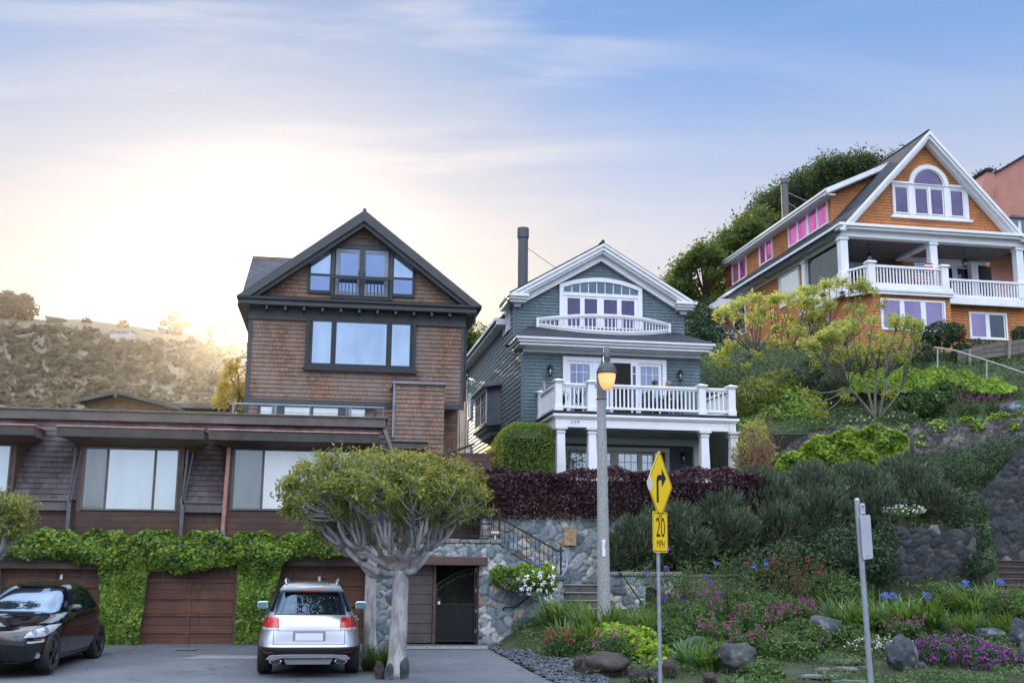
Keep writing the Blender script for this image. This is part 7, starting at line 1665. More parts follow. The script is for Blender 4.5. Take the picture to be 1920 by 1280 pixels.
for i, a in enumerate((('tall herb with violet flowers in front of the plastered wall', 1290, 1130, 27.4, 'violet'), ('tall straggly herb with blue flowers before the plastered wall', 1370, 1110, 28.2, 'blue'), ('straggly brownish shrub right of the plastered wall', 1470, 1100, 28.6, 'red'), ('tall straggly shrub behind the yellow sign post', 1262, 1120, 27.8, 'violet'))):
    rng = np.random.default_rng(260 + i); p = at(*a[1:4]); p.z = Hs(p.x, a[3]); t = thing('tall_herb', a[0], 'plant', tuple(p), group='straggly plants by the plastered wall'); b = MB(); tips = np.array([0, 0, .95]) + rng.normal(size=(46, 3)) * np.array([.5, .3, .30]); branch_tree(b, Vector((0, 0, .12)), tips, 7, .016, rng); b.build('stems', BARK_DK, t)
    P = np.repeat(tips, 26, 0) + rng.normal(size=(46 * 26, 3)) * .11; V, F = leaves(P, unit(rng.normal(size=P.shape)), .075, aspect=.38, rng=rng); mesh_np('foliage', V, F, LM['herb'] if i != 2 else LM['purple_low'], t)
    k = tips[rng.integers(0, 46, 4)]; Q = np.repeat(k, 22, 0) + rng.normal(size=(88, 3)) * .035 + np.array([0, -.05, .06]); V, F = leaves(Q, unit(rng.normal(size=Q.shape)), .05, aspect=.8, rng=rng); mesh_np('flowers', V, F, LM[a[4]], t)
bush('yellow green geranium spilling over the rocks below the agapanthus', [(1195, 1205, 24.2, .55, .35), (1225, 1240, 23.2, .35, .4), (1150, 1190, 25.0, .5, .25), (1245, 1260, 22.6, .3, .25)], 'vine', .13, 1900, 60, 'plant', 'geranium', aspect=.95, spread=.6)
bush('purple flowering ground cover mound beside the round boulder, lower right', [(1790, 1222, 24.0, .75, .32, .5), (1850, 1240, 23.4, .62, .30, .5), (1750, 1232, 23.6, .4, .28, .4)], 'shrub', .07, 4500, 61, 'plant', 'ice_plant', flowers=('magenta', .05, .085))
bush('white rose bush spilling over the stone wall in front of the stair railing', [(975, 1083, 28.35, .52, .34, .3), (1015, 1088, 28.35, .42, .32, .3), (940, 1080, 28.45, .25, .26, .25), (1030, 1068, 28.5, .2, .16, .2)], 'ivy', .085, 3600, 62, 'plant', 'rose_bush', aspect=.7, stems=False)
def wall_plants():
    rng = np.random.default_rng(63); t = bpy.data.objects['rose_bush']
    c0 = t.location; fp = []
    for k in range(34):
        q = at(rng.normal(1012, 20), rng.normal(1090, 15), 28.0) - c0; fp += [list(q + Vector(rng.normal(size=3) * .022)) for _ in range(7)]
    fp = np.array(fp); V, F = leaves(fp, np.tile([0, -1, .3], (len(fp), 1)), .05, aspect=.9, spread=.6, rng=rng); mesh_np('flowers', V, F, LM['white'], t)
    fp = np.array([list(at(rng.uniform(935, 985), rng.uniform(1085, 1112), 28.0) - c0 + Vector(rng.normal(size=3) * .03)) for k in range(7) for _ in range(4)]); V, F = leaves(fp, np.tile([0, -1, .3], (len(fp), 1)), .045, aspect=.9, rng=rng); o = mesh_np('flowers', V, F, LM['violet'], t); tag(o, 'small violet flowers')
    t = thing('ivy_tuft', 'small ivy tuft hanging from the coping above the wooden panel', 'ivy', tuple(Gw(6.35, -.08, 2.62))); P, D = in_blob((0, 0, -.08), (.28, .10, .2), 320, rng, .5); V, F = leaves(P, D + np.array([0, -1, 0]), .09, aspect=.9, spread=.5, rng=rng); mesh_np('foliage', V, F, LM['ivy'], t)
    bush('small daisy patch with white flowers under the bright agapanthus', [(1635, 1212, 24.6, .6, .16, .35), (1680, 1208, 24.8, .5, .14, .3)], 'herb', .05, 1600, 64, 'plant', 'daisies', flowers=('white', .03, .09))
wall_plants()
# leafy herbs between the flowers
_hr = np.random.default_rng(500)
for i, (lb, u, v, y, w, h) in enumerate((('leafy herb mound behind the broad brown rock', 1110, 1225, 24.4, .45, .32), ('leafy herb mound left of the large blocky rock', 1325, 1225, 23.8, .5, .3), ('leafy mound of green herb between the large blocky rock and the pointed rock', 1450, 1215, 24.4, .75, .4),
    ('tall green herb mass behind the pink valerian, left of the pointed rock', 1450, 1150, 27.2, .9, .5), ('green herb mass in front of the plastered wall', 1390, 1140, 27.6, .9, .5), ('green herb mass right behind the yellow sign post', 1285, 1165, 26.4, .7, .45), ('leafy herbs right of the agapanthus by the sign post', 1255, 1195, 25.4, .5, .4),
    ('dark leafy herb below the dark stone wall', 1770, 1120, 28.8, .8, .4), ('dark leafy herb right of the pointed rock', 1600, 1195, 25.4, .45, .28), ('dark herb mass under the dark glossy shrub', 1560, 1110, 28.9, .9, .5), ('leafy herb left of the pointed rock, low', 1500, 1190, 25.2, .5, .35), ('herb mound at the right edge behind the boulder', 1890, 1140, 27.2, .6, .4), ('low herb mound under the large blocky rock', 1420, 1262, 21.8, .4, .2))):
    bush(lb, [(u, v, y, w, h, w * .7), (u + 25, v + 8, y - .2, w * .7, h * .8, w * .6)], 'herb', .095, 2400, 510 + i, 'plant', 'leafy_herb', 'leafy herbs of the garden', aspect=.42, stems=False)
# ---- rocks of the garden
for i, (lb, u, v, y, w, h, m) in enumerate((
    ('broad dark brown rock under the yellow geranium', 1138, 1264, 22.0, .95, .48, RKR), ('small brown rock at the gravel edge', 1090, 1262, 22.2, .35, .4, RKR), ('rounded tan stone below the yellow sign post, left', 1195, 1275, 21.0, .34, .3, RKR),
    ('rounded tan stone below the yellow sign post, right', 1258, 1255, 21.9, .34, .36, RKR), ('grey stone below the yellow sign post', 1225, 1272, 21.2, .3, .3, RK), ('large blocky grey rock in the front of the garden', 1378, 1248, 22.6, .95, .6, RK),
    ('dark flat rock behind the yellow sign post', 1310, 1215, 24.2, .8, .5, RK), ('pointed blue grey rock left of the bright agapanthus', 1545, 1180, 25.6, .95, .70, RKB), ('round white flecked boulder beside the purple ground cover', 1690, 1240, 23.2, .85, .66, RKB),
    ('small stone at the foot of the white flecked boulder', 1728, 1262, 22.6, .26, .22, RK), ('dark rock behind the daisies', 1640, 1205, 25.0, .7, .3, RK), ('low brown rock behind the purple ground cover', 1790, 1150, 26.6, .5, .25, RKR),
    ('blue grey rock in the grass at the right', 1852, 1152, 26.4, .65, .3, RKB), ('big speckled boulder at the right edge', 1915, 1175, 25.4, .6, .7, RKB), ('dark rock at the bottom right corner', 1925, 1235, 23.4, .45, .5, RK), ('reddish stone in front of the large blocky rock', 1330, 1272, 21.2, .3, .2, RKR))):
    rock(lb, u, v, y, w, h, 10 + i, m, grp='garden rocks')
t = bpy.data.objects
# flagstones of the garden path
rs = np.random.default_rng(77); FS = plain('flagstone', (.16, .145, .14), .9, .2, 3, bump=.5, c2=(.10, .095, .10))
for i, (lb, u, v, y, w, d) in enumerate((('wide mauve flagstone at the bottom of the picture', 1548, 1262, 21.6, 1.0, .5), ('small pale flagstone left of the wide mauve one', 1455, 1262, 21.6, .3, .22), ('flagstone left of the leaning post foot', 1585, 1242, 22.6, .5, .35), ('flagstone right of the leaning post foot', 1620, 1240, 22.7, .35, .3),
    ('long flagstone behind the leaning post', 1590, 1222, 23.6, .9, .3), ('flagstone at the right end of the path', 1870, 1205, 24.8, 1.1, .45), ('flagstone behind the purple ground cover', 1800, 1198, 25.2, .8, .4), ('flagstone at the far right behind the corner rock', 1900, 1220, 24.0, .7, .35), ('flagstone along the bottom edge', 1600, 1275, 21.1, .9, .3), ('flagstone left of the daisies', 1540, 1245, 22.5, .4, .22))):
    p = at(u, v, y); z = Hs(p.x, y) + .035; n = 8; ang = np.sort(rs.uniform(0, 6.283, n)); P = [(w / 2 * math.cos(a) * rs.uniform(.75, 1.1), d / 2 * math.sin(a) * rs.uniform(.75, 1.1)) for a in ang]; b = MB()
    b.add([(x, yy, 0) for x, yy in P] + [(x * .96, yy * .96, .04) for x, yy in P], [tuple(range(n))[::-1], tuple(range(n, 2 * n))] + [(k, (k + 1) % n, n + (k + 1) % n, n + k) for k in range(n)])
    o = b.build('flagstone', FS); o.location = (p.x, y, z); tag(o, lb, 'flagstone', 'flagstones of the garden path')
# ---- ground cover, grass, gravel
def build_litter():
    rng = np.random.default_rng(91); n = 520; x = np.concatenate([rng.uniform(-12, 1, n // 2), rng.normal(-2.6, 1.6, n // 2)]); y = np.where(rng.uniform(size=n) < .5, 27.2 + (x + 8.85) * .14 - np.abs(rng.normal(size=n)) * .5, rng.uniform(20.8, 27, n)); k = (x < xline(y) - .05); x, y = x[k], y[k]
    P = np.stack([x, y, np.clip((y - 22) / 5.5, 0, 1) * .12 + .026], 1); V, F = leaves(P, np.tile([0, 0, 1.0], (len(P), 1)), .055, aspect=.5, spread=.25, rng=rng); tag(mesh_np('leaf_litter', V, F, LM['purple_low']), kind='stuff')
build_litter()
def build_cover():
    rng = np.random.default_rng(88)
    def scatter(n, x0, x1, y0, y1, cond):
        x, y = rng.uniform(x0, x1, n), rng.uniform(y0, y1, n); k = cond(x, y); x, y = x[k], y[k]; return np.stack([x, y, H(x, y)], 1)
    P = scatter(60000, .0, 19, 20.5, 30.5, lambda x, y: (x > xline(y) + .55) & ((y > 24.6) | (np.sin(x * 1.7) * np.sin(y * 2.3 + x) > .25)) & ~((x < 3.4) & (y > 28.2)))
    P[:, 2] += rng.uniform(0, .16, len(P)); V, F = leaves(P, np.tile([0, -.5, .8], (len(P), 1)), .085, aspect=.5, rng=rng); tag(mesh_np('ground_cover', V, F, LM['herb']), kind='stuff')
    P = scatter(26000, .4, 19, 20, 27, lambda x, y: (x > xline(y) + .9) & (np.sin(x * 1.3 + 1) * np.sin(y * 1.9) + .5 * np.sin(x * 3.1 + y * 2) > -.35)); n = len(P)
    V, F = blades(P, rng.uniform(0, 6.28, n), rng.uniform(.07, .2, n), rng.uniform(.007, .013, n), rng.uniform(.1, .8, n), rng, seg=2); tag(mesh_np('grass', V, F, LM['grass']), kind='stuff')
    # slopes further up
    P = scatter(90000, 3.4, 34, 30, 58, lambda x, y: ~((x < 8.2) & (y > 34.5)) & ~((x > 15.5 + (52 - y) * .17) & (y > 50.6)))
    P[:, 2] += rng.uniform(0, .22, len(P)); V, F = leaves(P, np.tile([0, -.6, .7], (len(P), 1)), .14, aspect=.5, rng=rng); tag(mesh_np('slope_cover', V, F, LM['herb']), kind='stuff')
    # slate chips between drive and garden
    n = 9000; x, y = rng.uniform(-1, 3, n), rng.uniform(20.4, 27.6, n); d = x - xline(y); k = (d > -.02) & (d < np.clip(.2 + (26.8 - y) * .2, .2, .85) + .1 * np.sin(y * 3)); x, y = x[k], y[k]; n = len(x)
    C_ = np.stack([x, y, H(x, y) + .03 + rng.uniform(0, .03, n)], 1); a = unit(rng.normal(size=(n, 3)) * np.array([1, 1, .25])); nn = unit(rng.normal(size=(n, 3)) * .35 + np.array([0, 0, 1])); a = unit(a - nn * (a * nn).sum(1, keepdims=True)); c = np.cross(nn, a); L = rng.uniform(.025, .07, (n, 1)); w = L * rng.uniform(.4, .8, (n, 1)); hh = nn * rng.uniform(.008, .02, (n, 1))
    V = np.stack([C_ + a * L * i + c * w * j + hh * k_ for k_ in (-.5, .5) for i, j in ((-1, -.8), (.8, -1), (1, .9), (-.7, 1))], 1).reshape(-1, 3); i8 = (np.arange(n) * 8)[:, None]
    F = np.concatenate([i8 + np.array(q) for q in ((4, 5, 6, 7), (0, 1, 5, 4), (1, 2, 6, 5), (2, 3, 7, 6), (3, 0, 4, 7))]); m = plain('slate_chip', (.075, .09, .108), .7, .4, 9); tag(mesh_np('gravel', V, F, m), kind='stuff')
build_cover()
# ================================================================== trees and plants up the slope and behind the houses
BARK_MID = plain('grey_brown_bark', (.20, .18, .155), .85, .3, 7, bump=.8)
def open_tree(name, label, base, forks, clumps, mat, seed, lsize, per, trunk_r=.12, group=None, bark=None, asp=.45, spr=.9, lean=.5, tint=None, shell=.25):
    """tree with stems from base and loose leaf clumps given as (u, v, distance, radius)"""
    rng = np.random.default_rng(seed); B0 = at(*base); B0.z = max(Hs(B0.x, B0.y), B0.z - 1.0) if base[2] < 60 else B0.z; t = thing(name, label, 'tree', tuple(B0), group=group); b = MB(); parts = []; tp = []
    cl = [(at(u, v, y) - B0, r) for u, v, y, r in clumps]
    stems = [Vector(q) for q in forks]; order = range(len(cl))
    for k, q in enumerate(stems):
        b.tube(bez(Vector((.08 * math.cos(k * 2), .08 * math.sin(k * 2), -.2)), q * .5 + Vector(rng.normal(size=3) * .1), q, 5), [trunk_r * (1 - .45 * i / 5) for i in range(6)], 8)
    for c, r in cl:
        q = min(stems, key=lambda s: (s - c).length + .6 * abs(s.x - c.x)) if stems else Vector((0, 0, 0)); m = q.lerp(c, .55) + Vector(rng.normal(size=3) * r * .25) + Vector((0, 0, -.15 * (c - q).length))
        b.tube(bez(q, m, c, 5), [trunk_r * (.5 - .32 * i / 5) for i in range(6)], 6)
        nt_ = max(4, int(per / 40))
        T = np.array(list(c)) + unit(rng.normal(size=(nt_, 3))) * r * np.array([.85, .85, .7]) * rng.uniform(.4, 1, (nt_, 1))
        for e in T: b.tube([tuple(c), tuple((np.array(list(c)) + e) / 2 + rng.normal(size=3) * r * .08), tuple(e)], [trunk_r * .16, trunk_r * .1, trunk_r * .05], 4, cap=False)
        P = np.repeat(T, per // nt_, 0) + rng.normal(size=(nt_ * (per // nt_), 3)) * r * .24; parts.append(leaves(P, P - np.array(list(c)), lsize, aspect=asp, spread=spr, rng=rng))
    b.build('trunk', bark or BARK_DK, t); V, F = join(parts); mesh_np('crown', V, F, LM[mat], t); return t
def clumps_in(poly_u, rng, n, y, dy, r):
    """clumps filling a band given by (u, v_top, v_bottom)"""
    out = []
    us = [p[0] for p in poly_u]
    for k in range(n):
        u = rng.uniform(us[0], us[-1]); a = np.interp(u, us, [p[1] for p in poly_u]); c = np.interp(u, us, [p[2] for p in poly_u]); out.append((u, rng.uniform(a, c) if k % 3 else a, y + rng.uniform(-dy, dy), r * rng.uniform(.7, 1.25)))
    return out
R_ = np.random.default_rng(301)
SG = 'pale leaved open trees on the slope'
open_tree('garden_tree', 'pale leaved open tree standing before the left side wall of the orange house', (1455, 705, 46.5), [(-.8, 0, 1.1), (.1, .1, 1.4), (.7, 0, 1.2)], clumps_in([(1335, 600, 680), (1380, 565, 690), (1440, 555, 680), (1500, 560, 640), (1560, 570, 650)], R_, 62, 46, 1.2, .36), 'sunny', 31, .125, 150, .06, SG, BARK_MID)
open_tree('garden_tree', 'open tree with dark stems before the corner columns of the orange house', (1545, 690, 47.5), [(-.4, 0, 1.3), (.3, 0, 1.6), (.9, 0, 1.2)], clumps_in([(1500, 550, 620), (1560, 530, 640), (1620, 535, 640), (1655, 560, 640)], R_, 40, 47, 1.0, .34), 'sunny', 32, .12, 150, .055, SG, BARK_DK)
open_tree('garden_tree', 'many stemmed pale tree standing alone on the middle of the slope', (1642, 782, 42.5), [(-1.0, 0, 1.2), (-.4, .1, 1.7), (.1, 0, 1.9), (.5, .1, 1.6), (1.0, 0, 1.1)], clumps_in([(1505, 650, 740), (1560, 620, 700), (1620, 590, 690), (1680, 600, 680), (1725, 610, 650)], R_, 66, 42.2, 1.1, .34) + [(1545, 770, 42, .4), (1530, 755, 42, .35), (1665, 735, 42, .35), (1590, 745, 42, .3)], 'sunny', 33, .12, 150, .065, SG, BARK_MID)
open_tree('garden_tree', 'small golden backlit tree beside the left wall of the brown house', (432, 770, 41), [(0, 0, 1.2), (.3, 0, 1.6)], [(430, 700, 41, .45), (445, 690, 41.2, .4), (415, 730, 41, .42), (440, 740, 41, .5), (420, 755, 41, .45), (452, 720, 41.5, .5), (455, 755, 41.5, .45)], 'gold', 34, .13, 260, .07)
# dark trees behind the orange house
TG = 'tall trees behind the orange house'
open_tree('broad_tree', 'loose broad leaved tree at the left end of the tree row behind the orange house', (1310, 690, 70), [(0, 0, 3.0), (.6, 0, 4.5), (-.8, 0, 3.8)], clumps_in([(1262, 540, 585), (1290, 490, 610), (1320, 475, 630), (1350, 492, 610)], R_, 44, 70, 2.0, .95), 'tree', 41, .25, 420, .22, TG)
open_tree('broad_tree', 'bright edged broad leaved tree touching the dormer roof of the orange house', (1385, 640, 73), [(0, 0, 4), (.6, 0, 6)], clumps_in([(1335, 490, 570), (1365, 452, 570), (1400, 428, 530), (1440, 405, 490)], R_, 40, 73, 1.6, .95), 'tree', 42, .26, 420, .25, TG)
open_tree('dark_pine', 'dark wide crowned tree filling the space behind the dormer roof of the orange house', (1540, 520, 80), [(-1.5, 0, 4), (1.5, 0, 5), (3.5, 0, 6)], clumps_in([(1400, 432, 500), (1440, 385, 480), (1490, 352, 450), (1545, 320, 410), (1610, 306, 390), (1670, 308, 370), (1715, 322, 365)], R_, 84, 80, 2.5, 1.25), 'pine', 43, .27, 560, .4, TG)
open_tree('broad_tree', 'dark tree between the orange gable and the pink house', (1850, 470, 84), [(0, 0, 4)], clumps_in([(1795, 365, 430), (1830, 345, 430), (1865, 338, 430), (1895, 350, 430)], R_, 34, 84, 1.5, 1.1), 'pine', 44, .28, 420, .3, TG)
bush('dark bushes filling the gap between the teal house and the orange house', [(1305, 610, 60, 1.3, 1.2), (1290, 650, 58, 1.2, 1.4), (1335, 650, 58, 1.2, 1.2)], 'shrub', .22, 7000, 45, 'bush', 'bush')
bush('low bushes behind the passage between the brown house and the teal house', [(872, 650, 64, 1.2, 1.2), (900, 640, 66, 1.2, 1.2)], 'tree', .2, 1600, 46, 'bush', 'bush')
open_tree('broad_tree', 'leafy tree showing in the gap between the brown house and the teal house, mostly unseen', (850, 760, 64), [(0, 0, 4), (-.8, 0, 5)], clumps_in([(775, 600, 740), (850, 600, 740), (872, 635, 730), (905, 645, 720)], R_, 34, 64, 1.2, .75), 'tree', 47, .26, 330, .2)  # crown hidden behind the brown house, added to shade the teal side wall
# bushes and climbing vines of the slope
bush('olive green clipped shrub at the top of the bank behind the deck railing post', [(1420, 735, 43.5, .9, .6), (1465, 715, 44.5, .9, .5), (1395, 755, 43.2, .6, .6)], 'prune', .11, 5000, 51)
bush('grey green shrub under the pale trees on the bank', [(1500, 710, 44.5, .7, .45), (1530, 690, 45.5, .6, .45), (1555, 720, 44.2, .5, .4)], 'rosemary', .12, 3000, 52)
bush('blue green shrub band under the bay window of the orange house', [(1660, 672, 46.5, 1.1, .45), (1720, 662, 47.0, .9, .45), (1610, 690, 46, .8, .4)], 'shrub', .11, 4500, 53)
bush('dark rounded bush against the right end of the bay window', [(1762, 628, 49.0, .75, .6), (1790, 622, 49.2, .5, .45), (1740, 640, 48.8, .5, .4)], 'shrub', .13, 3600, 54)
bush('dark straggly bush under the right window of the orange house', [(1825, 650, 49, .7, .35), (1865, 655, 49, .5, .35), (1800, 665, 48.6, .4, .3)], 'shrub', .12, 2200, 55)
bush('bush at the right edge beside the wooden fence', [(1912, 628, 49, .4, .4)], 'shrub', .12, 900, 56)
bush('dark green leafy bush on the terrace right of the many stemmed tree', [(1735, 755, 41.8, .8, .55), (1765, 740, 42.4, .5, .45), (1700, 765, 41.6, .5, .4)], 'herb', .16, 3400, 57, aspect=.6)
bush('golden green bush behind the right porch columns of the teal house', [(1415, 820, 38.5, .55, .7), (1400, 860, 38.2, .5, .6), (1435, 850, 38.4, .4, .5)], 'sunny', .11, 2400, 58)
for i, (lb, u, v, y) in enumerate((('bare russet twiggy shrub right of the last porch column', 1400, 870, 37.6), ('bare russet twiggy shrub left of the vine covered wall', 1435, 880, 37.8))):
    rng = np.random.default_rng(320 + i); p = at(u, v + 20, y); p.z = Hs(p.x, y); t = thing('twiggy_shrub', lb, 'shrub', tuple(p), group='russet twiggy shrubs'); b = MB(); tips = np.array([0, 0, 1.3]) + rng.normal(size=(60, 3)) * np.array([.35, .3, .45]); branch_tree(b, Vector((0, 0, .2)), tips, 7, .03, rng); b.build('stems', plain('russet_bark', (.22, .11, .08), .8, .2), t)
    P = np.repeat(tips, 9, 0) + rng.normal(size=(540, 3)) * .09; V, F = leaves(P, unit(rng.normal(size=P.shape)), .06, rng=rng); mesh_np('foliage', V, F, LM['twig'], t)
def vine_sheet(name, label, poly, y, n, size, seed, mat='vine', dens=None, thick=.35, grp='vine covered walls', wall=True, slope=0.0):
    """leaves hung over a bank outlined in the picture by (u, v_top, v_bottom)"""
    rng = np.random.default_rng(seed); us = [p[0] for p in poly]; c0 = at(us[len(us) // 2], poly[len(us) // 2][2], y); t = thing(name, label, 'vine', tuple(c0), group=grp)
    u = rng.uniform(us[0], us[-1], n); a = np.interp(u, us, [p[1] for p in poly]); b_ = np.interp(u, us, [p[2] for p in poly]); f = rng.uniform(size=n) ** .8; v = a + (b_ - a) * f + 5 * np.sin(u * .11) * (1 - f)
    yy = y + slope * (1 - f) - thick * rng.uniform(0, 1, n) * (.6 + .4 * np.sin(u * .09) * np.sin(v * .12))
    if dens is not None: k = rng.uniform(size=n) < dens(u, f); u, v, yy, f = u[k], v[k], yy[k], f[k]
    P = np.array([list(at(a_, c_, d_) - c0) for a_, c_, d_ in zip(u, v, yy)]); N = np.stack([0 * f, -1 + .6 * (f < .12), .3 + 1.2 * (f < .12)], 1)
    V, F = leaves(P, N, size, aspect=.85, droop=.9, spread=.5, rng=rng); mesh_np('foliage', V, F, LM[mat], t)
    b = MB()
    for k in range(26):
        i = rng.integers(0, len(P)); q = Vector(P[i]); b.tube([q + Vector((0, .1, 0)), q + Vector((rng.normal() * .2, .05, -.3)), q + Vector((rng.normal() * .3, .1, -.6))], .012, 4)
    b.build('stems', BARK_DK, t); return t
vine_sheet('vine', 'thick bright vine draped over the rounded end of the lower terrace wall', [(1445, 880, 892), (1480, 848, 890), (1520, 825, 890), (1570, 805, 885), (1630, 796, 882), (1680, 800, 860), (1702, 825, 845)], 39.3, 5200, .17, 61)
vine_sheet('vine', 'thin vine hanging over the dark terrace wall at the right', [(1695, 800, 850), (1750, 792, 852), (1820, 785, 850), (1870, 775, 850), (1925, 765, 845)], 39.8, 4200, .15, 62, dens=lambda u, f: np.where(f < .38, .9, .16))
vine_sheet('vine', 'broad dark green vine covering the bank right of the deck railing', [(1385, 775, 800), (1410, 745, 815), (1450, 725, 815), (1500, 725, 800), (1540, 740, 790)], 42.6, 4200, .16, 63, 'ivy', slope=1.2)
vine_sheet('vine', 'bright vine covering the bank behind the many stemmed tree', [(1570, 705, 740), (1620, 695, 735), (1680, 690, 735), (1740, 688, 735), (1770, 690, 725)], 44.0, 3400, .15, 64, slope=1.0)
vine_sheet('vine', 'strip of bright vine running down beside the pipe handrail', [(1770, 685, 712), (1800, 693, 725), (1840, 703, 735), (1880, 714, 738), (1905, 720, 730)], 43.6, 1700, .14, 65, slope=.6)
def terrace_walls():
    t = thing('terrace_wall', 'dark earthy stone wall holding the lower terrace under the thin vine', 'wall', (at(1440, 880, 39.6).x, 39.6, 0))
    V, F, c = stone_face(0, 10.5, 4.4, 7.6, lambda u, v: v < np.interp(u, [0, 1, 2.5, 4.5, 7, 10.5], [5.6, 6.4, 6.95, 6.95, 7.05, 7.45]), .22, [((.07, .062, .055), 4), ((.10, .09, .08), 3), ((.05, .045, .04), 3), ((.15, .15, .15), 1)], 71, res=.05); stone_obj('stone_face', [(V, F, c, I4)], t)
    b = MB(); b.box(.05, .06, 3, 10.4, .5, 6.6); b.build('wall_core', MT['void'], t)
    t = thing('upper_stone_wall', 'dark stone wall under the wooden fence at the right edge', 'wall', (at(1805, 720, 46.5).x, 46.5, 0))
    V, F, c = stone_face(0, 5, 7.6, 10.6, lambda u, v: v < 9.75 + .19 * np.minimum(u, 1.5), .3, PAL_DARK, 72, res=.05); stone_obj('stone_face', [(V, F, c, I4)], t)
    t = thing('pipe_handrail', 'pale metal pipe handrail running down the slope at the right', 'railing', tuple(at(1850, 700, 44.5)))
    o = at(1850, 700, 44.5); b = MB(); b.tube([at(1752, 651, 44.5) - o, at(1790, 657, 44.5) - o, at(1845, 674, 44.5) - o, at(1890, 689, 44.5) - o, at(1960, 713, 44.5) - o], .035, 8); b.build('rail', plain('pale_metal', (.42, .40, .37), .5, .1), t)
    b = MB()
    for u, va, vb in ((1850, 675, 712), (1758, 652, 690), (1935, 705, 740)): b.tube([at(u, va, 44.5) - o, at(u, vb, 44.5) - o], .03, 8)
    b.build('post', plain('pale_metal_post', (.40, .38, .36), .5, .1), t)
    t = thing('wooden_fence', 'low weathered board fence under the right window of the orange house', 'fence', tuple(at(1850, 660, 48.2)))
    o = at(1850, 660, 48.2); b = MB()
    for dv in (-9, 0, 9): b.bar(at(1795, 672 + dv, 48.2) - o, at(1845, 659 + dv, 48.2) - o, .05, .19); b.bar(at(1845, 659 + dv, 48.2) - o, at(1945, 645 + dv, 48.2) - o, .05, .19)
    b.build('boards', planks('grey_fence_boards', (.15, .125, .10), (.11, .095, .08), .3), t)
    for u, va in ((1892, 640), (1818, 655)): b = MB(); b.bar(at(u, va, 48.1) - o, at(u, va + 34, 48.1) - o, .11, .11); b.build('post', plain('fence_post', (.24, .21, .18), .8, .2), t)
terrace_walls()
for i, a in enumerate((('magenta valerian on the terrace under the pipe handrail, left part', 1815, 748, 42.0, 22, .75), ('magenta valerian on the terrace under the pipe handrail, right part', 1865, 742, 42.2, 22, .7), ('pink valerian on the dark terrace wall at the right', 1880, 822, 39.3, 5, .3))): valerian(*a, 330 + i, 'pink', .5, 800, grp='valerian plants of the upper terrace')
for i, (lb, u, v, y, w, h, m) in enumerate((('pale boulder at the right edge of the upper terrace', 1908, 762, 41.5, 1.1, .8, RKB), ('brown boulder on the terrace left of the many stemmed tree stems', 1690, 770, 41.6, .9, .5, RKR), ('small pale stone under the many stemmed tree', 1585, 790, 41.2, .5, .3, RKB))): rock(lb, u, v, y, w, h, 40 + i, m, grp='terrace rocks')
bush('low white flowered plants at the foot of the many stemmed tree', [(1600, 792, 41.0, .8, .22), (1690, 782, 41.0, .6, .2), (1540, 800, 40.6, .5, .2)], 'herb', .08, 1800, 66, 'plant', 'daisies', flowers=('white', .045, .06))
bush('white flowered cushion on top of the dark stone wall', [(1700, 958, 31.2, .5, .15, .3)], 'herb', .06, 700, 67, 'plant', 'daisies', flowers=('white', .035, .14))
bush('dark shrub in the corner between the dark stone wall and the brick steps', [(1825, 1010, 31.6, .45, .5), (1820, 960, 32.6, .5, .5), (1835, 1060, 30.8, .4, .35)], 'shrub', .09, 3200, 68)
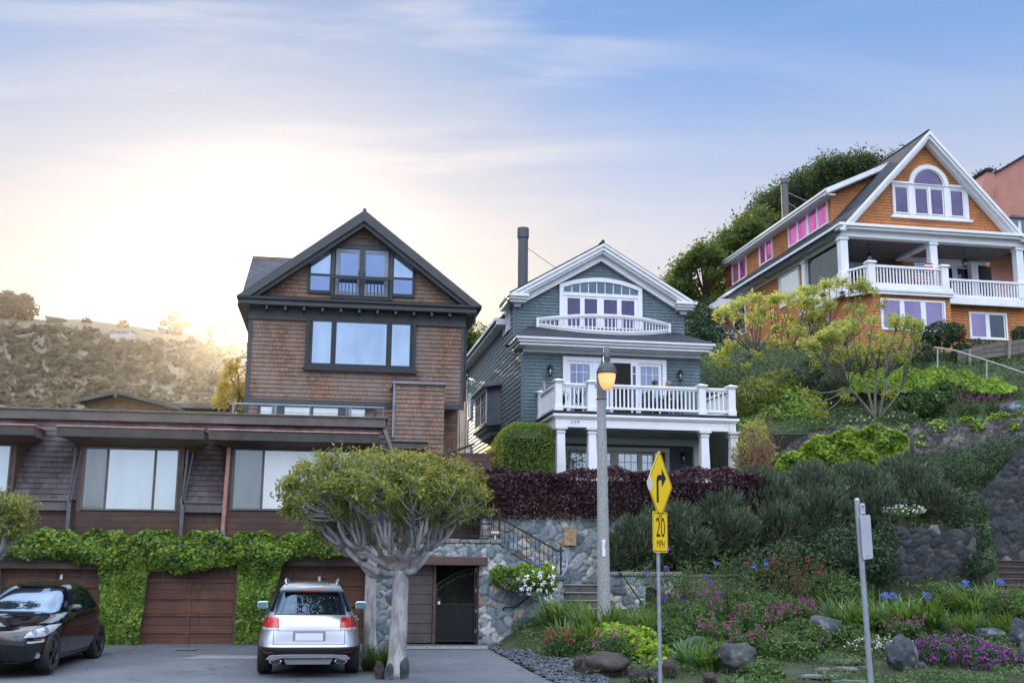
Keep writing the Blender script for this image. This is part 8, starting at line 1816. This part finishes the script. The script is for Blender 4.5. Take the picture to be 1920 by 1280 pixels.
# ---- the far ridge: single trees against the sky, houses, the woods below
def ridge_things():
    rng = np.random.default_rng(350)
    def rt(lb, u, v, y, cl, n, s):
        p = at(u, v, y); t = thing('ridge_tree', lb, 'tree', tuple(p), group='trees on the far ridge'); parts = []; b = MB()
        for cu, cv, r in cl:
            c = np.array(list(at(cu, cv, y) - p)); P, D = in_blob(c, (r, r, r * .85), n, rng, .3); parts.append(leaves(P, D, s, aspect=.7, rng=rng)); b.tube([(0, 0, -4), tuple(c * .5 + np.array([.3, 0, 0])), tuple(c)], [.7, .4, .15], 6)
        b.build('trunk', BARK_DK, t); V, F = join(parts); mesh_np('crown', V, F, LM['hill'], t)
    Y = 425
    rt('dense dark tree group at the left edge of the far ridge', 25, 598, Y, [(5, 570, 5), (15, 560, 4), (25, 575, 5), (40, 572, 5), (48, 563, 3.2), (50, 580, 5), (12, 585, 6), (35, 588, 6)], 300, 1.3)
    rt('round small tree on the far ridge above the white building', 232, 618, Y, [(232, 608, 2.2), (228, 612, 2)], 160, 1.0)
    rt('spreading airy tree on the far ridge, tallest of the middle ones', 330, 626, Y, [(318, 598, 1.8), (328, 592, 2.4), (342, 604, 2.6), (325, 612, 2.6), (352, 608, 1.8), (306, 606, 1.5), (338, 616, 2.6)], 120, 1.0)
    rt('small rounded tree on the far ridge near the brown house, left one', 395, 628, Y, [(394, 615, 2.2), (392, 621, 2.4)], 150, 1.0)
    rt('small rounded tree on the far ridge near the brown house, right one', 424, 630, Y, [(424, 618, 2.8), (420, 624, 2.6)], 170, 1.0)
    rt('low tree on the far ridge left of the middle', 163, 606, Y, [(163, 603, 2.0)], 120, 1.0)
    for lb, u0, u1, v0, v1 in (('low dark roofed house on the far ridge', 88, 118, 592, 606), ('small house on the far ridge beside the airy tree', 298, 311, 612, 626), ('pale flat house on the far ridge near the airy tree', 270, 292, 617, 628)):
        a, c = at(u0, v0, Y - 2), at(u1, v1, Y - 2); t = thing('ridge_house', lb, 'house', (a.x, Y - 2, c.z), group='houses on the far ridge'); w, h = c.x - a.x, a.z - c.z
        b = MB(); b.box(0, 0, -4, w, 6, h * .6); b.build('wall', plain('ridge_wall', (.14, .12, .10), .8, .1), t); b = MB(); b.prism([(-.4, h * .6), (w + .4, h * .45), (w + .4, h * .62), (-.4, h)], -.5, 6); b.build('roof', MT['brown_trim'], t)
    a, c = at(206, 622, 395), at(244, 630, 395); t = thing('white_building', 'long white building on the upper slope of the far hill', 'building', (a.x, 395, c.z), rad(-8)); w = c.x - a.x; b = MB(); b.box(0, 0, -2, w, 6, a.z - c.z); b.build('wall', plain('far_white', (.42, .40, .38), .7, .05), t); b = MB()
    for i in range(9): x = w * (i + .25) / 9; b.box(x, -.06, .7, x + w / 18, -.01, 1.6)
    b.build('window', MT['glass_grey'], t)
    parts = []
    for k in range(2200):
        u = rng.uniform(-500, 700); f = rng.uniform(.04, .90) ** .8; y, z = hill_z(u, f); x = (u - 960) / FPX * 430 * (y / 430) ** .6; r = rng.uniform(1.8, 4.2) * (1 - .45 * f); P, D = in_blob((x, y, z + r * .3), (r, r, r * .9), 34, rng, .7); parts.append(leaves(P, D, 1.5, aspect=.8, spread=.35, rng=rng))
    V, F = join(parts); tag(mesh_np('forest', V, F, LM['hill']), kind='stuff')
ridge_things()
# ================================================================== people and furniture on the teal deck
def skin_mesh(name, joints, bones, mat, parent, sub=2):
    me = bpy.data.meshes.new(name); me.from_pydata([j[0] for j in joints], [], []); me.update()
    bm = bmesh.new(); bm.from_mesh(me); bm.verts.ensure_lookup_table()
    for a, c in bones: bm.edges.new((bm.verts[a], bm.verts[c]))
    bm.to_mesh(me); bm.free(); o = bpy.data.objects.new(name, me); COL.objects.link(o); m = o.modifiers.new('skin', 'SKIN'); m.use_smooth_shade = True
    sv = me.skin_vertices[0].data if me.skin_vertices else None
    if sv is None:
        bpy.context.view_layer.objects.active = o; bpy.ops.mesh.customdata_skin_add(); sv = me.skin_vertices[0].data
    for i, j in enumerate(joints): sv[i].radius = (j[1], j[2] if len(j) > 2 else j[1]); sv[i].use_root = (i == 0)
    s = o.modifiers.new('sub', 'SUBSURF'); s.levels = sub; s.render_levels = sub
    dg = bpy.context.evaluated_depsgraph_get(); m2 = bpy.data.meshes.new_from_object(o.evaluated_get(dg)); o.modifiers.clear(); o.data = m2; m2.materials.clear(); m2.materials.append(mat)
    for p in m2.polygons: p.use_smooth = True
    o.parent = parent; o.name = name; return o
def seated_person(label, loc, rz, shirt, trousers, hair, hair_scale, cover):
    """local frame: the person looks along +x, seat at z .46"""
    t = thing('person', label, 'person', loc, rz, 'people sitting on the deck'); skin = plain('skin', (.50, .29, .20), .55, .08)
    J = [((0, 0, .52), .15, .16), ((0, 0, .78), .14, .17), ((.02, 0, .98), .12, .19), ((.03, 0, 1.09), .055, .055), ((.05, 0, 1.16), .06, .06), ((.055, 0, 1.25), .10, .082), ((.06, 0, 1.33), .07, .065),
         ((.02, .20, 1.0), .055), ((.08, .25, .76), .045), ((.30, .17, .70), .034), ((.36, .14, .70), .03), ((.02, -.20, 1.0), .055), ((.08, -.25, .76), .045), ((.30, -.17, .70), .034), ((.36, -.14, .70), .03),
         ((.06, .10, .50), .10), ((.46, .12, .52), .07), ((.46, .12, .12), .05), ((.60, .12, .05), .035), ((.06, -.10, .50), .10), ((.46, -.12, .52), .07), ((.46, -.12, .12), .05), ((.60, -.12, .05), .035)]
    Bn = [(0, 1), (1, 2), (2, 3), (3, 4), (4, 5), (5, 6), (2, 7), (7, 8), (8, 9), (9, 10), (2, 11), (11, 12), (12, 13), (13, 14), (0, 15), (15, 16), (16, 17), (17, 18), (0, 19), (19, 20), (20, 21), (21, 22)]
    body = skin_mesh('body', J, Bn, skin, t)
    up = [0, 1, 2, 7, 8, 9, 11, 12, 13]; mp = {k: i for i, k in enumerate(up)}
    skin_mesh('shirt', [((J[k][0]), *[r + .016 for r in J[k][1:]]) for k in up], [(mp[a], mp[c]) for a, c in Bn if a in mp and c in mp], shirt, t)
    lo_ = [0, 15, 16, 17, 19, 20, 21]; mp = {k: i for i, k in enumerate(lo_)}
    skin_mesh('trousers', [((J[k][0]), *[r + .016 for r in J[k][1:]]) for k in lo_], [(mp[a], mp[c]) for a, c in Bn if a in mp and c in mp], trousers, t)
    for s in (-1, 1):       # fingers and thumb closed loosely on the lap
        b = MB()
        for k in range(4): y = s * (.14 - .012 * (k - 1.5) * 1.2); b.tube([(.36, y, .70 - .004 * k), (.41 + .006 * (k in (1, 2)), y, .695), (.43, y, .672), (.42, y, .655)], .009, 6)
        b.tube([(.34, s * .12, .70), (.37, s * .105, .685), (.395, s * .108, .672)], .010, 6); b.build('fingers', skin, body, smooth=True)
    b = MB(); b.tube([(.145, 0, 1.265), (.175, 0, 1.235), (.15, 0, 1.222)], [.012, .016, .012], 8)
    for s in (-1, 1): b.lathe([(.006, -.025), (.018, 0), (.006, .025)], (.055, s * .083, 1.25), 8, 1, .5)
    b.build('nose_and_ears', skin, body, smooth=True)
    b = MB()
    for s in (-1, 1): b.lathe([(.001, -.009), (.010, 0), (.001, .009)], (.135, s * .032, 1.268), 8)
    b.build('eyes', MT['black'], body); b = MB(); b.tube([(.142, -.022, 1.195), (.148, 0, 1.192), (.142, .022, 1.195)], .005, 5); b.build('mouth', plain('lips', (.35, .12, .10), .5, .05), body)
    rng = np.random.default_rng(int(loc[0] * 100)); P, D = in_blob((.03, 0, 1.285), (.115 * hair_scale, .098 * hair_scale, .10 * hair_scale), 900, rng, .8); k = (P[:, 2] > 1.22) & ((P[:, 0] < .10) | (P[:, 2] > 1.325)); P, D = P[k], D[k]
    V, F = leaves(P, D, .035 * hair_scale, aspect=.45, spread=.35, rng=rng); mesh_np('hair', V, F, hair, t)
    b = MB(); b.lathe([(.02, -.01), (.096, .0), (.094, .04), (.06, .085), (.01, .10)], (.03, 0, 1.275), 14, 1.08, .92); b.build('hair_cap', hair, t, smooth=True)
FLOOR = 7.175
def deck_chair(label, x, y, rz):
    t = thing('deck_chair', label, 'chair', tuple(Tw(x, y, FLOOR)), TT + rz, 'chairs on the deck'); dk = plain('dark_chair', (.02, .022, .028), .6, .1)
    b = MB(); b.box(-.24, -.24, .40, .24, .24, .45); b.build('seat', dk, t)
    for i, j in ((-1, -1), (1, -1), (-1, 1), (1, 1)): b = MB(); b.box(i * .21 - .02, j * .21 - .02, 0, i * .21 + .02, j * .21 + .02, .62 if j else .4); b.build('leg', dk, t)
    b = MB(); b.box(-.27, -.24, .45, -.22, .24, .92); b.build('backrest', dk, t); b = MB(); b.box(-.23, .20, .62, .24, .25, .65); b.box(-.23, -.25, .62, .24, -.20, .65); b.build('armrest', dk, t)
def deck():
    p1, p2 = at(1229, 722, 39.9), at(1253, 720, 40.2)
    def inv(p): dx, dy = p.x - TO[0], p.y - TO[1]; return math.cos(TT) * dx + math.sin(TT) * dy, -math.sin(TT) * dx + math.cos(TT) * dy
    a, c = inv(p1), inv(p2); lightb, navy = plain('pale_blue_shirt', (.28, .42, .62), .8, .08), plain('navy_trousers', (.03, .06, .16), .8, .1); dark = plain('dark_jacket', (.018, .02, .026), .8, .1)
    m1, m2 = plain('brown_hair', (.10, .055, .035), .6, .2, 20), plain('grey_blond_hair', (.36, .29, .22), .6, .2, 20)
    seated_person('person in a pale blue shirt sitting behind the white deck balusters', tuple(Tw(a[0] - .05, a[1], FLOOR - .02)), TT + rad(20), lightb, navy, m1, 1.0, None)
    seated_person('person in dark clothes with curly blond grey hair sitting on the deck', tuple(Tw(c[0] + .05, c[1], FLOOR - .01)), TT + rad(165), dark, dark, m2, 1.15, None)
    deck_chair('dark deck chair under the person in the pale blue shirt', a[0] - .05, a[1], rad(20)); deck_chair('dark deck chair under the person in dark clothes', c[0] + .05, c[1], rad(165))
    deck_chair('empty dark deck chair near the right railing post', 5.35, -1.5, rad(180)); deck_chair('empty dark deck chair beside the open doorway of the teal house', 4.75, -1.0, rad(200))
    for i, (lb, x, h, w) in enumerate((('potted leafy plant behind the left part of the deck railing', 1.05, .75, .2), ('tall potted plant beside the second deck railing post', 1.62, .95, .2), ('small potted plant in the left corner of the deck', .88, .5, .14))):
        rng = np.random.default_rng(400 + i); t = thing('potted_plant', lb, 'plant', tuple(Tw(x, -2.1, FLOOR)), group='potted plants on the deck'); b = MB(); b.lathe([(w * .6, 0), (w * .8, .3), (w * .85, .3), (w * .7, .28)], n=14); b.build('pot', plain('dark_pot', (.03, .03, .035), .5, .1), t)
        P = np.zeros((46, 3)) + np.array([0, 0, .28]); V, F = blades(P, rng.uniform(0, 6.28, 46), h * rng.uniform(.5, 1.1, 46), .03 * rng.uniform(.7, 1.3, 46), rng.uniform(.1, .6, 46), rng); mesh_np('foliage', V, F, LM['shrub'], t)
    t = thing('sculpture', 'pale slender figurine on the deck rail left of the first lantern', 'ornament', tuple(Tw(.62, -.9, 8.14))); b = MB(); b.lathe([(.05, 0), (.03, .05), (.05, .18), (.025, .25), (.04, .31), (.01, .36)], n=10); b.build('figure', plain('stone_figure', (.35, .30, .26), .8, .1), t, smooth=True)
deck()
# ================================================================== evening haze
def build_haze():
    b = MB(); b.box(-1500, -60, -1.5, 1500, 1000, 128)
    m = bpy.data.materials.new('evening_haze'); m.use_nodes = True; nt = m.node_tree; nt.nodes.remove(nt.nodes['Principled BSDF'])
    v = nt.nodes.new('ShaderNodeVolumePrincipled'); v.inputs['Color'].default_value = (.98, .90, .83, 1); v.inputs['Density'].default_value = HAZE_D; v.inputs['Anisotropy'].default_value = .91
    nt.links.new(v.outputs[0], nt.nodes['Material Output'].inputs['Volume'])
    tag(b.build('haze', m), kind='stuff')
HAZE_D = .00007
build_haze()
